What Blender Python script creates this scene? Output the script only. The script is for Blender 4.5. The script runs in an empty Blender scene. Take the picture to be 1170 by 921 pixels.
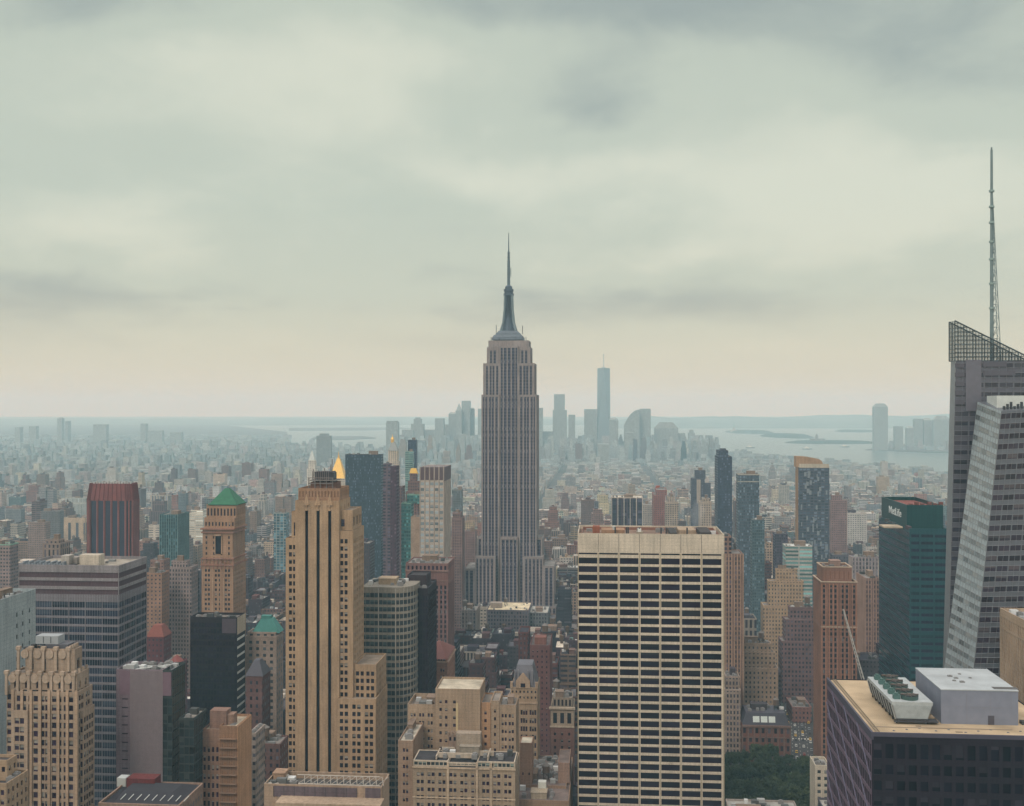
# city skyline under an overcast sky, seen from a high roof
SKY_DARK = (3.6, 4.2, 4.0); SKY_MID = (5.6, 6.2, 5.3); SKY_LIGHT = (7.1, 7.4, 6.2)
SKY_HOR = (7.8, 7.0, 5.1); SKY_ZEN = (12.6, 12.7, 12.6)
SUN_E = 1.5; SKY_SEED = (5.5, 30, 0)
WALLK = (.90, .81, .74)
HAZE_COL = (.52, .84, 1.0, 1); HAZE_D = 1.12e-4
import bpy, math, random
import numpy as np
from mathutils import Vector, Matrix
R = math.radians
rnd = random.Random(11)
S = bpy.context.scene
COL = S.collection

# ------------------------------------------------------------------ camera
F = 1260.0; CX = 585.0; YH = 464.0; H = 260.0; TH = R(4.8)
cam = bpy.data.cameras.new('camera'); camo = bpy.data.objects.new('camera', cam); COL.objects.link(camo)
camo.location = (0, 0, H); camo.rotation_euler = (R(90) + math.atan(3.5 / F), 0, 0)
cam.sensor_width = 36; cam.lens = 36 * F / 1170; cam.clip_start = 1; cam.clip_end = 90000
S.camera = camo
S.render.engine = 'CYCLES'
S.cycles.use_denoising = True
S.cycles.max_bounces = 6; S.cycles.diffuse_bounces = 2; S.cycles.glossy_bounces = 2
S.cycles.transmission_bounces = 4; S.cycles.volume_bounces = 3; S.cycles.transparent_max_bounces = 6
S.view_settings.view_transform = 'Standard'; S.view_settings.look = 'None'
S.view_settings.exposure = 0.0; S.view_settings.gamma = 1.0

# ------------------------------------------------------------------ node helpers
def nn(nt, t, **kw):
    n = nt.nodes.new(t)
    for k, v in kw.items():
        setattr(n, k, v)
    return n
def lk(nt, a, b): nt.links.new(a, b)
def mth(nt, op, a, b=None, c=None, clamp=False):
    n = nt.nodes.new('ShaderNodeMath'); n.operation = op; n.use_clamp = clamp
    for i, x in enumerate((a, b, c)):
        if x is None: continue
        if isinstance(x, (int, float)): n.inputs[i].default_value = x
        else: nt.links.new(x, n.inputs[i])
    return n.outputs[0]
def mixc(nt, f, a, b, bt='MIX'):
    n = nt.nodes.new('ShaderNodeMix'); n.data_type = 'RGBA'; n.blend_type = bt
    for i, x in ((0, f), (6, a), (7, b)):
        if isinstance(x, (int, float)): n.inputs[i].default_value = x
        elif isinstance(x, tuple): n.inputs[i].default_value = (x[0], x[1], x[2], 1)
        else: nt.links.new(x, n.inputs[i])
    return n.outputs[2]
def ramp(nt, f, stops, interp='LINEAR'):
    n = nt.nodes.new('ShaderNodeValToRGB'); n.color_ramp.interpolation = interp
    el = n.color_ramp.elements
    while len(el) < len(stops): el.new(0.5)
    for e, (p, c) in zip(el, stops):
        e.position = p; e.color = (c[0], c[1], c[2], 1) if isinstance(c, tuple) else (c, c, c, 1)
    nt.links.new(f, n.inputs[0]); return n.outputs[0]

# ------------------------------------------------------------------ sky and sun
SUN_EL, SUN_AZ = R(48), R(205)          # azimuth clockwise from +Y: behind the camera, to the left
W = bpy.data.worlds.new('World'); S.world = W; W.use_nodes = True
nt = W.node_tree; nt.nodes.clear()
out = nn(nt, 'ShaderNodeOutputWorld'); bg = nn(nt, 'ShaderNodeBackground'); bg.inputs[1].default_value = 0.1
sky = nn(nt, 'ShaderNodeTexSky'); sky.sky_type = 'NISHITA'; sky.sun_disc = False
sky.sun_elevation = SUN_EL; sky.sun_rotation = SUN_AZ; sky.dust_density = 4; sky.air_density = 1.2
tc = nn(nt, 'ShaderNodeTexCoord'); sp = nn(nt, 'ShaderNodeSeparateXYZ'); lk(nt, tc.outputs['Generated'], sp.inputs[0])
z = sp.outputs[2]
el = mth(nt, 'MAXIMUM', z, 0.0)
# cloud deck seen from below: directions projected on a level plane
den = mth(nt, 'ADD', el, 0.16)
cx = mth(nt, 'DIVIDE', sp.outputs[0], den); cy = mth(nt, 'DIVIDE', sp.outputs[1], den)
cb = nn(nt, 'ShaderNodeCombineXYZ'); lk(nt, cx, cb.inputs[0]); lk(nt, cy, cb.inputs[1])
mp = nn(nt, 'ShaderNodeMapping'); mp.inputs['Location'].default_value = SKY_SEED; mp.inputs['Scale'].default_value = (0.75, 0.62, 1)
lk(nt, cb.outputs[0], mp.inputs[0])
n1 = nn(nt, 'ShaderNodeTexNoise'); n1.inputs['Scale'].default_value = 1.0; n1.inputs['Detail'].default_value = 9; n1.inputs['Roughness'].default_value = 0.50
n1.inputs['Distortion'].default_value = 0.25
lk(nt, mp.outputs[0], n1.inputs['Vector'])
n2 = nn(nt, 'ShaderNodeTexNoise'); n2.inputs['Scale'].default_value = 2.6; n2.inputs['Detail'].default_value = 8
lk(nt, mp.outputs[0], n2.inputs['Vector'])
cl = mth(nt, 'ADD', mth(nt, 'MULTIPLY', n1.outputs[0], 0.8), mth(nt, 'MULTIPLY', n2.outputs[0], 0.2))
# thick and thin patches of the deck: soft lobes placed by bearing and height, their outlines broken by noise
yy = mth(nt, 'MAXIMUM', sp.outputs[1], 0.08); ta = mth(nt, 'DIVIDE', sp.outputs[0], yy); te = mth(nt, 'DIVIDE', z, yy)
w1 = nn(nt, 'ShaderNodeTexNoise'); w1.inputs['Scale'].default_value = 7.0; w1.inputs['Detail'].default_value = 7; lk(nt, tc.outputs['Generated'], w1.inputs['Vector'])
ws = nn(nt, 'ShaderNodeSeparateColor'); lk(nt, w1.outputs['Color'], ws.inputs[0])
ta = mth(nt, 'ADD', ta, mth(nt, 'MULTIPLY', mth(nt, 'SUBTRACT', ws.outputs[0], .5), .22)); te = mth(nt, 'ADD', te, mth(nt, 'MULTIPLY', mth(nt, 'SUBTRACT', ws.outputs[1], .5), .09))
n3 = nn(nt, 'ShaderNodeTexNoise'); n3.inputs['Scale'].default_value = 5.5; n3.inputs['Detail'].default_value = 10; n3.inputs['Roughness'].default_value = .58; n3.inputs['Distortion'].default_value = .4; lk(nt, mp.outputs[0], n3.inputs['Vector'])
acc = mth(nt, 'ADD', mth(nt, 'MULTIPLY', mth(nt, 'SUBTRACT', cl, .5), 3.0), mth(nt, 'MULTIPLY', mth(nt, 'SUBTRACT', n3.outputs[0], .5), .75))
for (bx, by, rx, ry, bw) in ((640, 128, 130, 46, -.7), (640, -5, 420, 50, -1.0), (1100, 75, 210, 85, -.9), (90, 5, 130, 40, -.8), (40, 345, 190, 65, -.75), (760, 345, 300, 32, -.5), (300, 330, 180, 30, -.3),
                             (280, 95, 230, 110, .55), (120, 255, 260, 50, .7), (1020, 235, 240, 80, .8), (620, 215, 170, 32, .5), (700, 300, 110, 22, .45), (450, 60, 90, 50, .3)):
    dx_ = mth(nt, 'DIVIDE', mth(nt, 'SUBTRACT', ta, (bx - 585) / 1260), rx / 1260); dy_ = mth(nt, 'DIVIDE', mth(nt, 'SUBTRACT', te, (464 - by) / 1260), ry / 1260)
    q_ = mth(nt, 'ADD', mth(nt, 'MULTIPLY', dx_, dx_), mth(nt, 'MULTIPLY', dy_, dy_))
    acc = mth(nt, 'ADD', acc, mth(nt, 'MULTIPLY', mth(nt, 'EXPONENT', mth(nt, 'MULTIPLY', q_, -1.0)), bw * .85))
cl = mth(nt, 'MULTIPLY_ADD', acc, .5, .5)
cloud = ramp(nt, cl, [(0.08, SKY_DARK), (0.48, SKY_MID), (0.88, SKY_LIGHT)], 'EASE')
# towards the horizon the deck dissolves into one warm pale band
hz = ramp(nt, el, [(0.0, 1.0), (0.03, 0.8), (0.10, 0.2), (0.18, 0.0)])
vis = mixc(nt, hz, cloud, SKY_HOR)
# overcast sky: the deck overhead is about three times as bright as at the horizon
zen = ramp(nt, el, [(0.0, 0.0), (0.38, 0.0), (0.8, 1.0)])
vis = mixc(nt, zen, vis, SKY_ZEN)
fin = mixc(nt, 0.93, sky.outputs[0], vis)
lk(nt, fin, bg.inputs[0]); lk(nt, bg.outputs[0], out.inputs[0])

sun = bpy.data.lights.new('sun', 'SUN'); suno = bpy.data.objects.new('sun', sun); COL.objects.link(suno)
sun.energy = SUN_E; sun.angle = R(14); sun.color = (1.0, 0.93, 0.80)
d = Vector((math.sin(SUN_AZ) * math.cos(SUN_EL), math.cos(SUN_AZ) * math.cos(SUN_EL), math.sin(SUN_EL)))
suno.rotation_euler = (-d).to_track_quat('-Z', 'Y').to_euler()

# ------------------------------------------------------------------ materials
MATS = {}
def newmat(name):
    m = bpy.data.materials.new(name); m.use_nodes = True; nt = m.node_tree
    return m, nt, nt.nodes['Principled BSDF']
def wallmat(c, rough=0.9, spec=0.12, stain=0.5, course=1.9, metal=0.0, scale=1.0):
    key = ('w', c, rough, stain, course, metal, scale)
    if key in MATS: return MATS[key]
    c = tuple(x * k for x, k in zip(c, WALLK))
    m, nt, p = newmat('masonry'); tc = nn(nt, 'ShaderNodeTexCoord')
    a = nn(nt, 'ShaderNodeTexNoise'); a.inputs['Scale'].default_value = 0.06 * scale; a.inputs['Detail'].default_value = 6
    lk(nt, tc.outputs['Object'], a.inputs['Vector'])
    mp = nn(nt, 'ShaderNodeMapping'); mp.inputs['Scale'].default_value = (0.9, 0.9, 0.05)
    lk(nt, tc.outputs['Object'], mp.inputs[0])
    b = nn(nt, 'ShaderNodeTexNoise'); b.inputs['Scale'].default_value = 1.0; b.inputs['Detail'].default_value = 3
    lk(nt, mp.outputs[0], b.inputs['Vector'])
    g = nn(nt, 'ShaderNodeTexNoise'); g.inputs['Scale'].default_value = 1.3; g.inputs['Detail'].default_value = 4
    lk(nt, tc.outputs['Object'], g.inputs['Vector'])
    v = mth(nt, 'ADD', mth(nt, 'MULTIPLY', a.outputs[0], 0.38), mth(nt, 'MULTIPLY', b.outputs[0], 0.34))
    v = mth(nt, 'ADD', v, mth(nt, 'MULTIPLY', g.outputs[0], 0.28))
    f = mth(nt, 'MAXIMUM', mth(nt, 'MULTIPLY_ADD', v, 4.4 * stain, 1.0 - 2.2 * stain), .2)
    if course:
        s = nn(nt, 'ShaderNodeSeparateXYZ'); lk(nt, tc.outputs['Object'], s.inputs[0])
        q = mth(nt, 'FRACT', mth(nt, 'DIVIDE', s.outputs[2], course))
        f = mth(nt, 'MULTIPLY', f, mth(nt, 'MULTIPLY_ADD', mth(nt, 'LESS_THAN', q, 0.12), -0.13, 1.0))
    col = mixc(nt, 1.0, c, f, 'MULTIPLY')
    lk(nt, col, p.inputs['Base Color']); p.inputs['Roughness'].default_value = rough
    p.inputs['Specular IOR Level'].default_value = spec; p.inputs['Metallic'].default_value = metal
    MATS[key] = m; return m
def glassmat(c, blind=(0.30, 0.27, 0.24), share=0.3, lit=0.0, rough=0.18, spec=0.5, var=0.5):
    key = ('g', c, blind, share, rough, spec, lit)
    if key in MATS: return MATS[key]
    m, nt, p = newmat('window_glass')
    oi = nn(nt, 'ShaderNodeObjectInfo'); ge = nn(nt, 'ShaderNodeNewGeometry')
    r = mth(nt, 'FRACT', mth(nt, 'ADD', oi.outputs['Random'], mth(nt, 'MULTIPLY', ge.outputs['Random Per Island'], 7.31)))
    uv = nn(nt, 'ShaderNodeUVMap'); s = nn(nt, 'ShaderNodeSeparateXYZ'); lk(nt, uv.outputs[0], s.inputs[0])
    has = mth(nt, 'LESS_THAN', r, share)
    r2 = mth(nt, 'FRACT', mth(nt, 'MULTIPLY', r, 37.7)); r3 = mth(nt, 'FRACT', mth(nt, 'MULTIPLY', r, 91.3))
    drop = mth(nt, 'GREATER_THAN', s.outputs[1], mth(nt, 'MULTIPLY_ADD', r2, 0.7, 0.15))
    base = mixc(nt, r3, tuple(x * (1 - var) for x in c), tuple(x * (1 + var) for x in c))
    bc = mixc(nt, r3, tuple(x * 0.55 for x in blind), blind)
    col = mixc(nt, mth(nt, 'MULTIPLY', has, drop), base, bc)
    lk(nt, col, p.inputs['Base Color']); p.inputs['Roughness'].default_value = rough
    p.inputs['Specular IOR Level'].default_value = spec
    if lit > 0:
        e = mth(nt, 'GREATER_THAN', r3, 1 - lit)
        p.inputs['Emission Color'].default_value = (1, 0.75, 0.4, 1)
        lk(nt, mth(nt, 'MULTIPLY', e, 0.6), p.inputs['Emission Strength'])
    MATS[key] = m; return m
def plain(c, rough=0.6, metal=0.0, spec=0.4, noise=0.2, scale=0.4):
    key = ('p', c, rough, metal, noise, scale)
    if key in MATS: return MATS[key]
    m, nt, p = newmat('surface'); tc = nn(nt, 'ShaderNodeTexCoord')
    a = nn(nt, 'ShaderNodeTexNoise'); a.inputs['Scale'].default_value = scale; a.inputs['Detail'].default_value = 6
    lk(nt, tc.outputs['Object'], a.inputs['Vector'])
    f = mth(nt, 'MULTIPLY_ADD', a.outputs[0], 2 * noise, 1 - noise)
    lk(nt, mixc(nt, 1.0, c, f, 'MULTIPLY'), p.inputs['Base Color'])
    p.inputs['Roughness'].default_value = rough; p.inputs['Metallic'].default_value = metal
    p.inputs['Specular IOR Level'].default_value = spec
    MATS[key] = m; return m
def roofmat(c, noise=0.8): return plain(c, 0.95, 0, 0.2, noise, 0.18)
def stripmat(wall, glass, floor=3.7, hf=0.55, off=0.0):
    """window strip of a pier-and-strip tower: panes and spandrels alternate floor by floor"""
    key = ('s', wall, glass, floor, hf, off)
    if key in MATS: return MATS[key]
    m, nt, p = newmat('window_strip'); tc = nn(nt, 'ShaderNodeTexCoord')
    s = nn(nt, 'ShaderNodeSeparateXYZ'); lk(nt, tc.outputs['Object'], s.inputs[0])
    a = mth(nt, 'DIVIDE', mth(nt, 'ADD', s.outputs[2], off), floor); fr = mth(nt, 'FRACT', a)
    m1 = mth(nt, 'LESS_THAN', fr, hf)
    cb = nn(nt, 'ShaderNodeCombineXYZ'); lk(nt, mth(nt, 'FLOOR', a), cb.inputs[0])
    uu = mth(nt, 'FLOOR', mth(nt, 'MULTIPLY', mth(nt, 'ADD', s.outputs[0], s.outputs[1]), 0.8)); lk(nt, uu, cb.inputs[1])
    wn = nn(nt, 'ShaderNodeTexWhiteNoise'); lk(nt, cb.outputs[0], wn.inputs['Vector'])
    lightb = mth(nt, 'GREATER_THAN', wn.outputs['Value'], 0.93)
    gcol = mixc(nt, mth(nt, 'MULTIPLY', lightb, 0.8), mixc(nt, wn.outputs['Value'], tuple(x * .6 for x in glass), tuple(x * 1.5 for x in glass)), (0.20, 0.19, 0.20))
    lk(nt, mixc(nt, m1, wall, gcol), p.inputs['Base Color'])
    lk(nt, mth(nt, 'MULTIPLY_ADD', m1, -0.55, 0.8), p.inputs['Roughness'])
    MATS[key] = m; return m
def facade_material():
    m, nt, p = newmat('facade'); tc = nn(nt, 'ShaderNodeTexCoord')
    def attr(n):
        a = nn(nt, 'ShaderNodeAttribute'); a.attribute_name = n; a.attribute_type = 'GEOMETRY'; return a
    tint, win, gl = attr('tint'), attr('win'), attr('glass')
    s = nn(nt, 'ShaderNodeSeparateXYZ'); lk(nt, tc.outputs['Object'], s.inputs[0])
    g = nn(nt, 'ShaderNodeSeparateXYZ'); lk(nt, tc.outputs['Normal'], g.inputs[0])
    w = nn(nt, 'ShaderNodeSeparateXYZ'); lk(nt, win.outputs['Vector'], w.inputs[0])
    nx = mth(nt, 'GREATER_THAN', mth(nt, 'ABSOLUTE', g.outputs[0]), 0.75)
    u = mth(nt, 'ADD', mth(nt, 'MULTIPLY', s.outputs[0], mth(nt, 'SUBTRACT', 1.0, nx)), mth(nt, 'MULTIPLY', s.outputs[1], nx))
    a = mth(nt, 'DIVIDE', u, w.outputs[0]); b = mth(nt, 'DIVIDE', s.outputs[2], w.outputs[1])
    fa = mth(nt, 'ABSOLUTE', mth(nt, 'SUBTRACT', mth(nt, 'FRACT', a), 0.5)); fb = mth(nt, 'ABSOLUTE', mth(nt, 'SUBTRACT', mth(nt, 'FRACT', b), 0.5))
    ma = mth(nt, 'LESS_THAN', fa, mth(nt, 'MULTIPLY', w.outputs[2], 0.5)); mb = mth(nt, 'LESS_THAN', fb, mth(nt, 'MULTIPLY', win.outputs['Alpha'], 0.5))
    wl = mth(nt, 'LESS_THAN', mth(nt, 'ABSOLUTE', g.outputs[2]), 0.5)
    k = mth(nt, 'MULTIPLY', mth(nt, 'MULTIPLY', ma, mb), wl)
    cb = nn(nt, 'ShaderNodeCombineXYZ'); lk(nt, mth(nt, 'FLOOR', a), cb.inputs[0]); lk(nt, mth(nt, 'FLOOR', b), cb.inputs[1]); lk(nt, nx, cb.inputs[2])
    wn = nn(nt, 'ShaderNodeTexWhiteNoise'); lk(nt, cb.outputs[0], wn.inputs['Vector'])
    r = wn.outputs['Value']
    gg = mixc(nt, 1.0, gl.outputs['Color'], mth(nt, 'MULTIPLY_ADD', r, 1.1, 0.45), 'MULTIPLY')
    gg = mixc(nt, mth(nt, 'GREATER_THAN', r, 0.84), gg, mixc(nt, 1.0, mixc(nt, 1.0, gl.outputs['Color'], (2.2, 2.2, 2.2), 'MULTIPLY'), (0.032, 0.03, 0.028), 'ADD'))
    n = nn(nt, 'ShaderNodeTexNoise'); n.inputs['Scale'].default_value = 0.09; n.inputs['Detail'].default_value = 6; lk(nt, tc.outputs['Object'], n.inputs['Vector'])
    n2 = nn(nt, 'ShaderNodeTexNoise'); n2.inputs['Scale'].default_value = 0.7; n2.inputs['Detail'].default_value = 3; lk(nt, tc.outputs['Object'], n2.inputs['Vector'])
    f = mth(nt, 'ADD', mth(nt, 'MULTIPLY_ADD', n.outputs[0], 1.1, 0.05), mth(nt, 'MULTIPLY', n2.outputs[0], 0.8))
    wc = mixc(nt, 1.0, tint.outputs['Color'], f, 'MULTIPLY')
    lk(nt, mixc(nt, k, wc, gg), p.inputs['Base Color'])
    lk(nt, mth(nt, 'MULTIPLY_ADD', k, -0.6, 0.9), p.inputs['Roughness'])
    p.inputs['Specular IOR Level'].default_value = .25
    bp = nn(nt, 'ShaderNodeBump'); bp.inputs['Distance'].default_value = 0.3; bp.inputs['Strength'].default_value = 0.6; lk(nt, mth(nt, 'SUBTRACT', 1.0, k), bp.inputs['Height'])
    lk(nt, bp.outputs[0], p.inputs['Normal'])
    return m

# ------------------------------------------------------------------ mesh builder
class MB:
    def __init__(s): s.v = []; s.f = []; s.a = []; s.att = None; s.uv = False
    def quad(s, *p):
        i = len(s.v); s.v.extend(p); s.f.append(tuple(range(i, i + len(p)))); s.a.append(s.att)
    def box(s, x0, x1, y0, y1, z0, z1, bottom=False, top=True):
        i = len(s.v)
        s.v += [(x0, y0, z0), (x1, y0, z0), (x1, y1, z0), (x0, y1, z0), (x0, y0, z1), (x1, y0, z1), (x1, y1, z1), (x0, y1, z1)]
        fs = [(0, 1, 5, 4), (1, 2, 6, 5), (2, 3, 7, 6), (3, 0, 4, 7)]
        if top: fs.append((4, 5, 6, 7))
        if bottom: fs.append((3, 2, 1, 0))
        for f in fs: s.f.append(tuple(i + k for k in f)); s.a.append(s.att)
    def prism(s, pts, z0, z1, pts2=None, cap=True):
        n = len(pts); i = len(s.v); q = pts2 or pts
        s.v += [(x, y, z0) for x, y in pts] + [(x, y, z1) for x, y in q]
        for k in range(n):
            j = (k + 1) % n; s.f.append((i + k, i + j, i + n + j, i + n + k)); s.a.append(s.att)
        if cap: s.f.append(tuple(i + n + k for k in range(n))); s.a.append(s.att)
    def cyl(s, cx, cy, r0, r1, z0, z1, n=12, cap=True):
        c = [(cx + r0 * math.cos(2 * math.pi * k / n), cy + r0 * math.sin(2 * math.pi * k / n)) for k in range(n)]
        d = [(cx + r1 * math.cos(2 * math.pi * k / n), cy + r1 * math.sin(2 * math.pi * k / n)) for k in range(n)]
        s.prism(c, z0, z1, d, cap)
    def pyr(s, x0, x1, y0, y1, z0, z1, t=0.0):
        mx, my = (x0 + x1) / 2, (y0 + y1) / 2
        hx, hy = (x1 - x0) / 2 * t, (y1 - y0) / 2 * t
        s.prism([(x0, y0), (x1, y0), (x1, y1), (x0, y1)], z0, z1, [(mx - hx, my - hy), (mx + hx, my - hy), (mx + hx, my + hy), (mx - hx, my + hy)])
    def beam(s, a, b, r, n=4, r2=None):
        a, b = Vector(a), Vector(b); t = (b - a)
        if t.length < 1e-6: return
        t.normalize(); u = t.orthogonal().normalized(); w = t.cross(u); r2 = r if r2 is None else r2
        i = len(s.v)
        for c, rr in ((a, r), (b, r2)):
            for k in range(n):
                an = 2 * math.pi * (k + .5) / n; s.v.append(tuple(c + (u * math.cos(an) + w * math.sin(an)) * rr))
        for k in range(n):
            j = (k + 1) % n; s.f.append((i + k, i + j, i + n + j, i + n + k)); s.a.append(s.att)
        s.f.append(tuple(i + n + k for k in range(n))); s.a.append(s.att)
        s.f.append(tuple(i + n - 1 - k for k in range(n))); s.a.append(s.att)
    def mesh(s, name, m):
        me = bpy.data.meshes.new(name); me.from_pydata(s.v, [], s.f)
        if m: me.materials.append(m)
        if s.a and s.a[0] is not None:
            for k, nm in enumerate(('tint', 'win', 'glass')):
                at = me.attributes.new(nm, 'FLOAT_COLOR', 'FACE')
                at.data.foreach_set('color', np.array([x[k] for x in s.a], dtype=np.float32).ravel())
        if s.uv:
            l = me.uv_layers.new(name='UVMap'); l.data.foreach_set('uv', np.tile(np.array([0, 0, 1, 0, 1, 1, 0, 1], dtype=np.float32), len(s.f)))
        return me
def ob(name, mb, m, parent=None, **props):
    me = mb.mesh(name, m) if isinstance(mb, MB) else mb
    o = bpy.data.objects.new(name, me); COL.objects.link(o)
    if parent: o.parent = parent
    for k, v in props.items(): o[k] = v
    return o
def att(tint, win=(3, 3.5, .5, .5), glass=(.03, .03, .045), k=1.0):
    tint = tuple(x * (a * k + 1 - k) for x, a in zip(tint, WALLK))
    return ((*tint, 1), tuple(win), (*glass, 1))
FAC = facade_material()
LABELS = set()
# ------------------------------------------------------------------ placing
def px2x(px, D): return (px - CX) / F * D
def y2z(y, D): return H - (y - YH) / F * D
UX, UY = math.cos(TH), -math.sin(TH)      # along the streets
VX, VY = math.sin(TH), math.cos(TH)       # along the avenues
def to_uv(x, y): return (x * UX + y * UY, x * VX + y * VY)
def from_uv(u, v): return (u * UX + v * VX, u * UY + v * VY)
FOOT = []          # hero footprints in u,v
SCREEN = []        # (D, px0, px1, ytop, short name) of heroes
class Site:
    def __init__(s, l, r, D, side=None, depth=None):
        s.l, s.r, s.D = l, r, D
        x0, y0 = px2x(l, D), D
        k = (r - CX) / F
        s.w = (k * y0 - x0) / (UX - k * UY)
        x1, y1 = x0 + s.w * UX, y0 + s.w * UY
        if side is not None and depth is None:
            k = (side - CX) / F
            bx, by = (x1, y1) if side > r else (x0, y0)
            depth = max(15 if D > 460 else 11, (k * by - bx) / (VX - k * VY))
        s.d = depth
        s.x0, s.y0 = x0, y0
        s.loc = ((x0 + x1) / 2, (y0 + y1) / 2)
        u0, v0 = to_uv(x0, y0); s.u0, s.v0 = u0, v0
        FOOT.append((u0, u0 + s.w, v0, v0 + s.d))
    def X(s, px, ly=0.0):      # local x of the point at depth ly seen at px
        k = (px - CX) / F
        ax, ay = s.loc[0] + ly * VX, s.loc[1] + ly * VY
        return (k * ay - ax) / (UX - k * UY)
    def Z(s, y, ly=0.0, lx=0.0):
        return y2z(y, s.loc[1] + ly * VY + lx * UY)
def root(name, label, cat, x, y, rz=-TH, group=None, z=0.0):
    o = bpy.data.objects.new(name, None); COL.objects.link(o); o.location = (x, y, z); o.rotation_euler = (0, 0, rz)
    o.empty_display_size = 2
    o['label'] = label; o['category'] = cat
    if group: o['group'] = group
    assert label not in LABELS or group, label
    LABELS.add(label)
    return o
PANES = {}
def panemesh(w, h, m):
    k = (round(w, 2), round(h, 2), m.name)
    if k not in PANES:
        b = MB(); b.uv = True; b.quad((-w / 2, 0, 0), (w / 2, 0, 0), (w / 2, 0, h), (-w / 2, 0, h)); PANES[k] = b.mesh('window', m)
    return PANES[k]
NWIN = 0
class Bld:
    def __init__(s, name, label, cat, site, wall, roof=(0.2, 0.18, 0.16), group=None, par=1.2, short=None, ytop=None, rz=-TH):
        s.s = site; s.o = root(name, label, cat, site.loc[0], site.loc[1], rz, group)
        s.wall = wallmat(wall) if isinstance(wall, tuple) else wall
        s.roof = roofmat(roof) if isinstance(roof, tuple) else roof
        s.par = par; s.panes = []; s.mb = MB(); s.right = site.loc[0] / site.D < 0.0833
        SCREEN.append((site.D, site.l, site.r, ytop, short or label))
    def panel(s, mb, O, U, N, Wd, z0, z1, cols, rows, rec, gm, kind='window'):
        def P(u, z, n=0.0): return (O[0] + U[0] * u + N[0] * n, O[1] + U[1] * u + N[1] * n, z)
        zz = z0
        for (a, b) in rows:
            if a - zz > .01: mb.quad(P(0, zz), P(Wd, zz), P(Wd, a), P(0, a))
            uu = 0
            for (c, e) in cols:
                if c - uu > .01: mb.quad(P(uu, a), P(c, a), P(c, b), P(uu, b))
                uu = e
                mb.quad(P(c, a), P(c, a, -rec), P(c, b, -rec), P(c, b)); mb.quad(P(e, a, -rec), P(e, a), P(e, b), P(e, b, -rec))
                mb.quad(P(c, b, -rec), P(e, b, -rec), P(e, b), P(c, b)); mb.quad(P(c, a), P(e, a), P(e, a, -rec), P(c, a, -rec))
                s.panes.append((P((c + e) / 2, a, -rec), math.atan2(U[1], U[0]), e - c, b - a, gm, kind))
            if Wd - uu > .01: mb.quad(P(uu, a), P(Wd, a), P(Wd, b), P(uu, b))
            zz = b
        if z1 - zz > .01: mb.quad(P(0, zz), P(Wd, zz), P(Wd, z1), P(0, z1))
    def tier(s, x0, x1, y0, y1, z0, z1, front=None, side=None, par=None, roof=None, wall=None, roofz=True):
        """one box of the building; front/side = spec dict(cols, rows, rec, glass) or None"""
        par = s.par if par is None else par
        mb = MB()
        def face(O, U, N, Wd, sp):
            if sp is None: s.panel(mb, O, U, N, Wd, z0, z1, [], [], 0, None)
            else:
                cols = sp['cols'](Wd); rows = sp['rows'](z0, z1)
                s.panel(mb, O, U, N, Wd, z0, z1, cols, rows, sp.get('rec', .35), sp['glass'], sp.get('kind', 'window'))
        face((x0, y0), (1, 0), (0, -1), x1 - x0, front)
        face((x1, y0), (0, 1), (1, 0), y1 - y0, side if s.right else None)
        face((x0, y1), (0, -1), (-1, 0), y1 - y0, side if not s.right else None)
        face((x1, y1), (-1, 0), (0, 1), x1 - x0, None)
        t = .4
        mb.quad((x0, y0, z1), (x1, y0, z1), (x1 - t, y0 + t, z1), (x0 + t, y0 + t, z1)); mb.quad((x1, y0, z1), (x1, y1, z1), (x1 - t, y1 - t, z1), (x1 - t, y0 + t, z1))
        mb.quad((x1, y1, z1), (x0, y1, z1), (x0 + t, y1 - t, z1), (x1 - t, y1 - t, z1)); mb.quad((x0, y1, z1), (x0, y0, z1), (x0 + t, y0 + t, z1), (x0 + t, y1 - t, z1))
        a, b, c, d = x0 + t, x1 - t, y0 + t, y1 - t; zr = z1 - par
        for p, q in (((a, c), (b, c)), ((b, c), (b, d)), ((b, d), (a, d)), ((a, d), (a, c))):
            mb.quad((p[0], p[1], z1), (q[0], q[1], z1), (q[0], q[1], zr), (p[0], p[1], zr))
        ob('wall', mb, wall or s.wall, s.o)
        if roofz:
            r = MB(); r.quad((a, c, zr), (b, c, zr), (b, d, zr), (a, d, zr)); ob('roof', r, roof or s.roof, s.o)
        return zr
    def part(s, name, mb, m, **k): return ob(name, mb, m, s.o, **k)
    def box(s, name, m, *a, **k):
        b = MB(); b.box(*a, **k); return ob(name, b, m, s.o)
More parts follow.
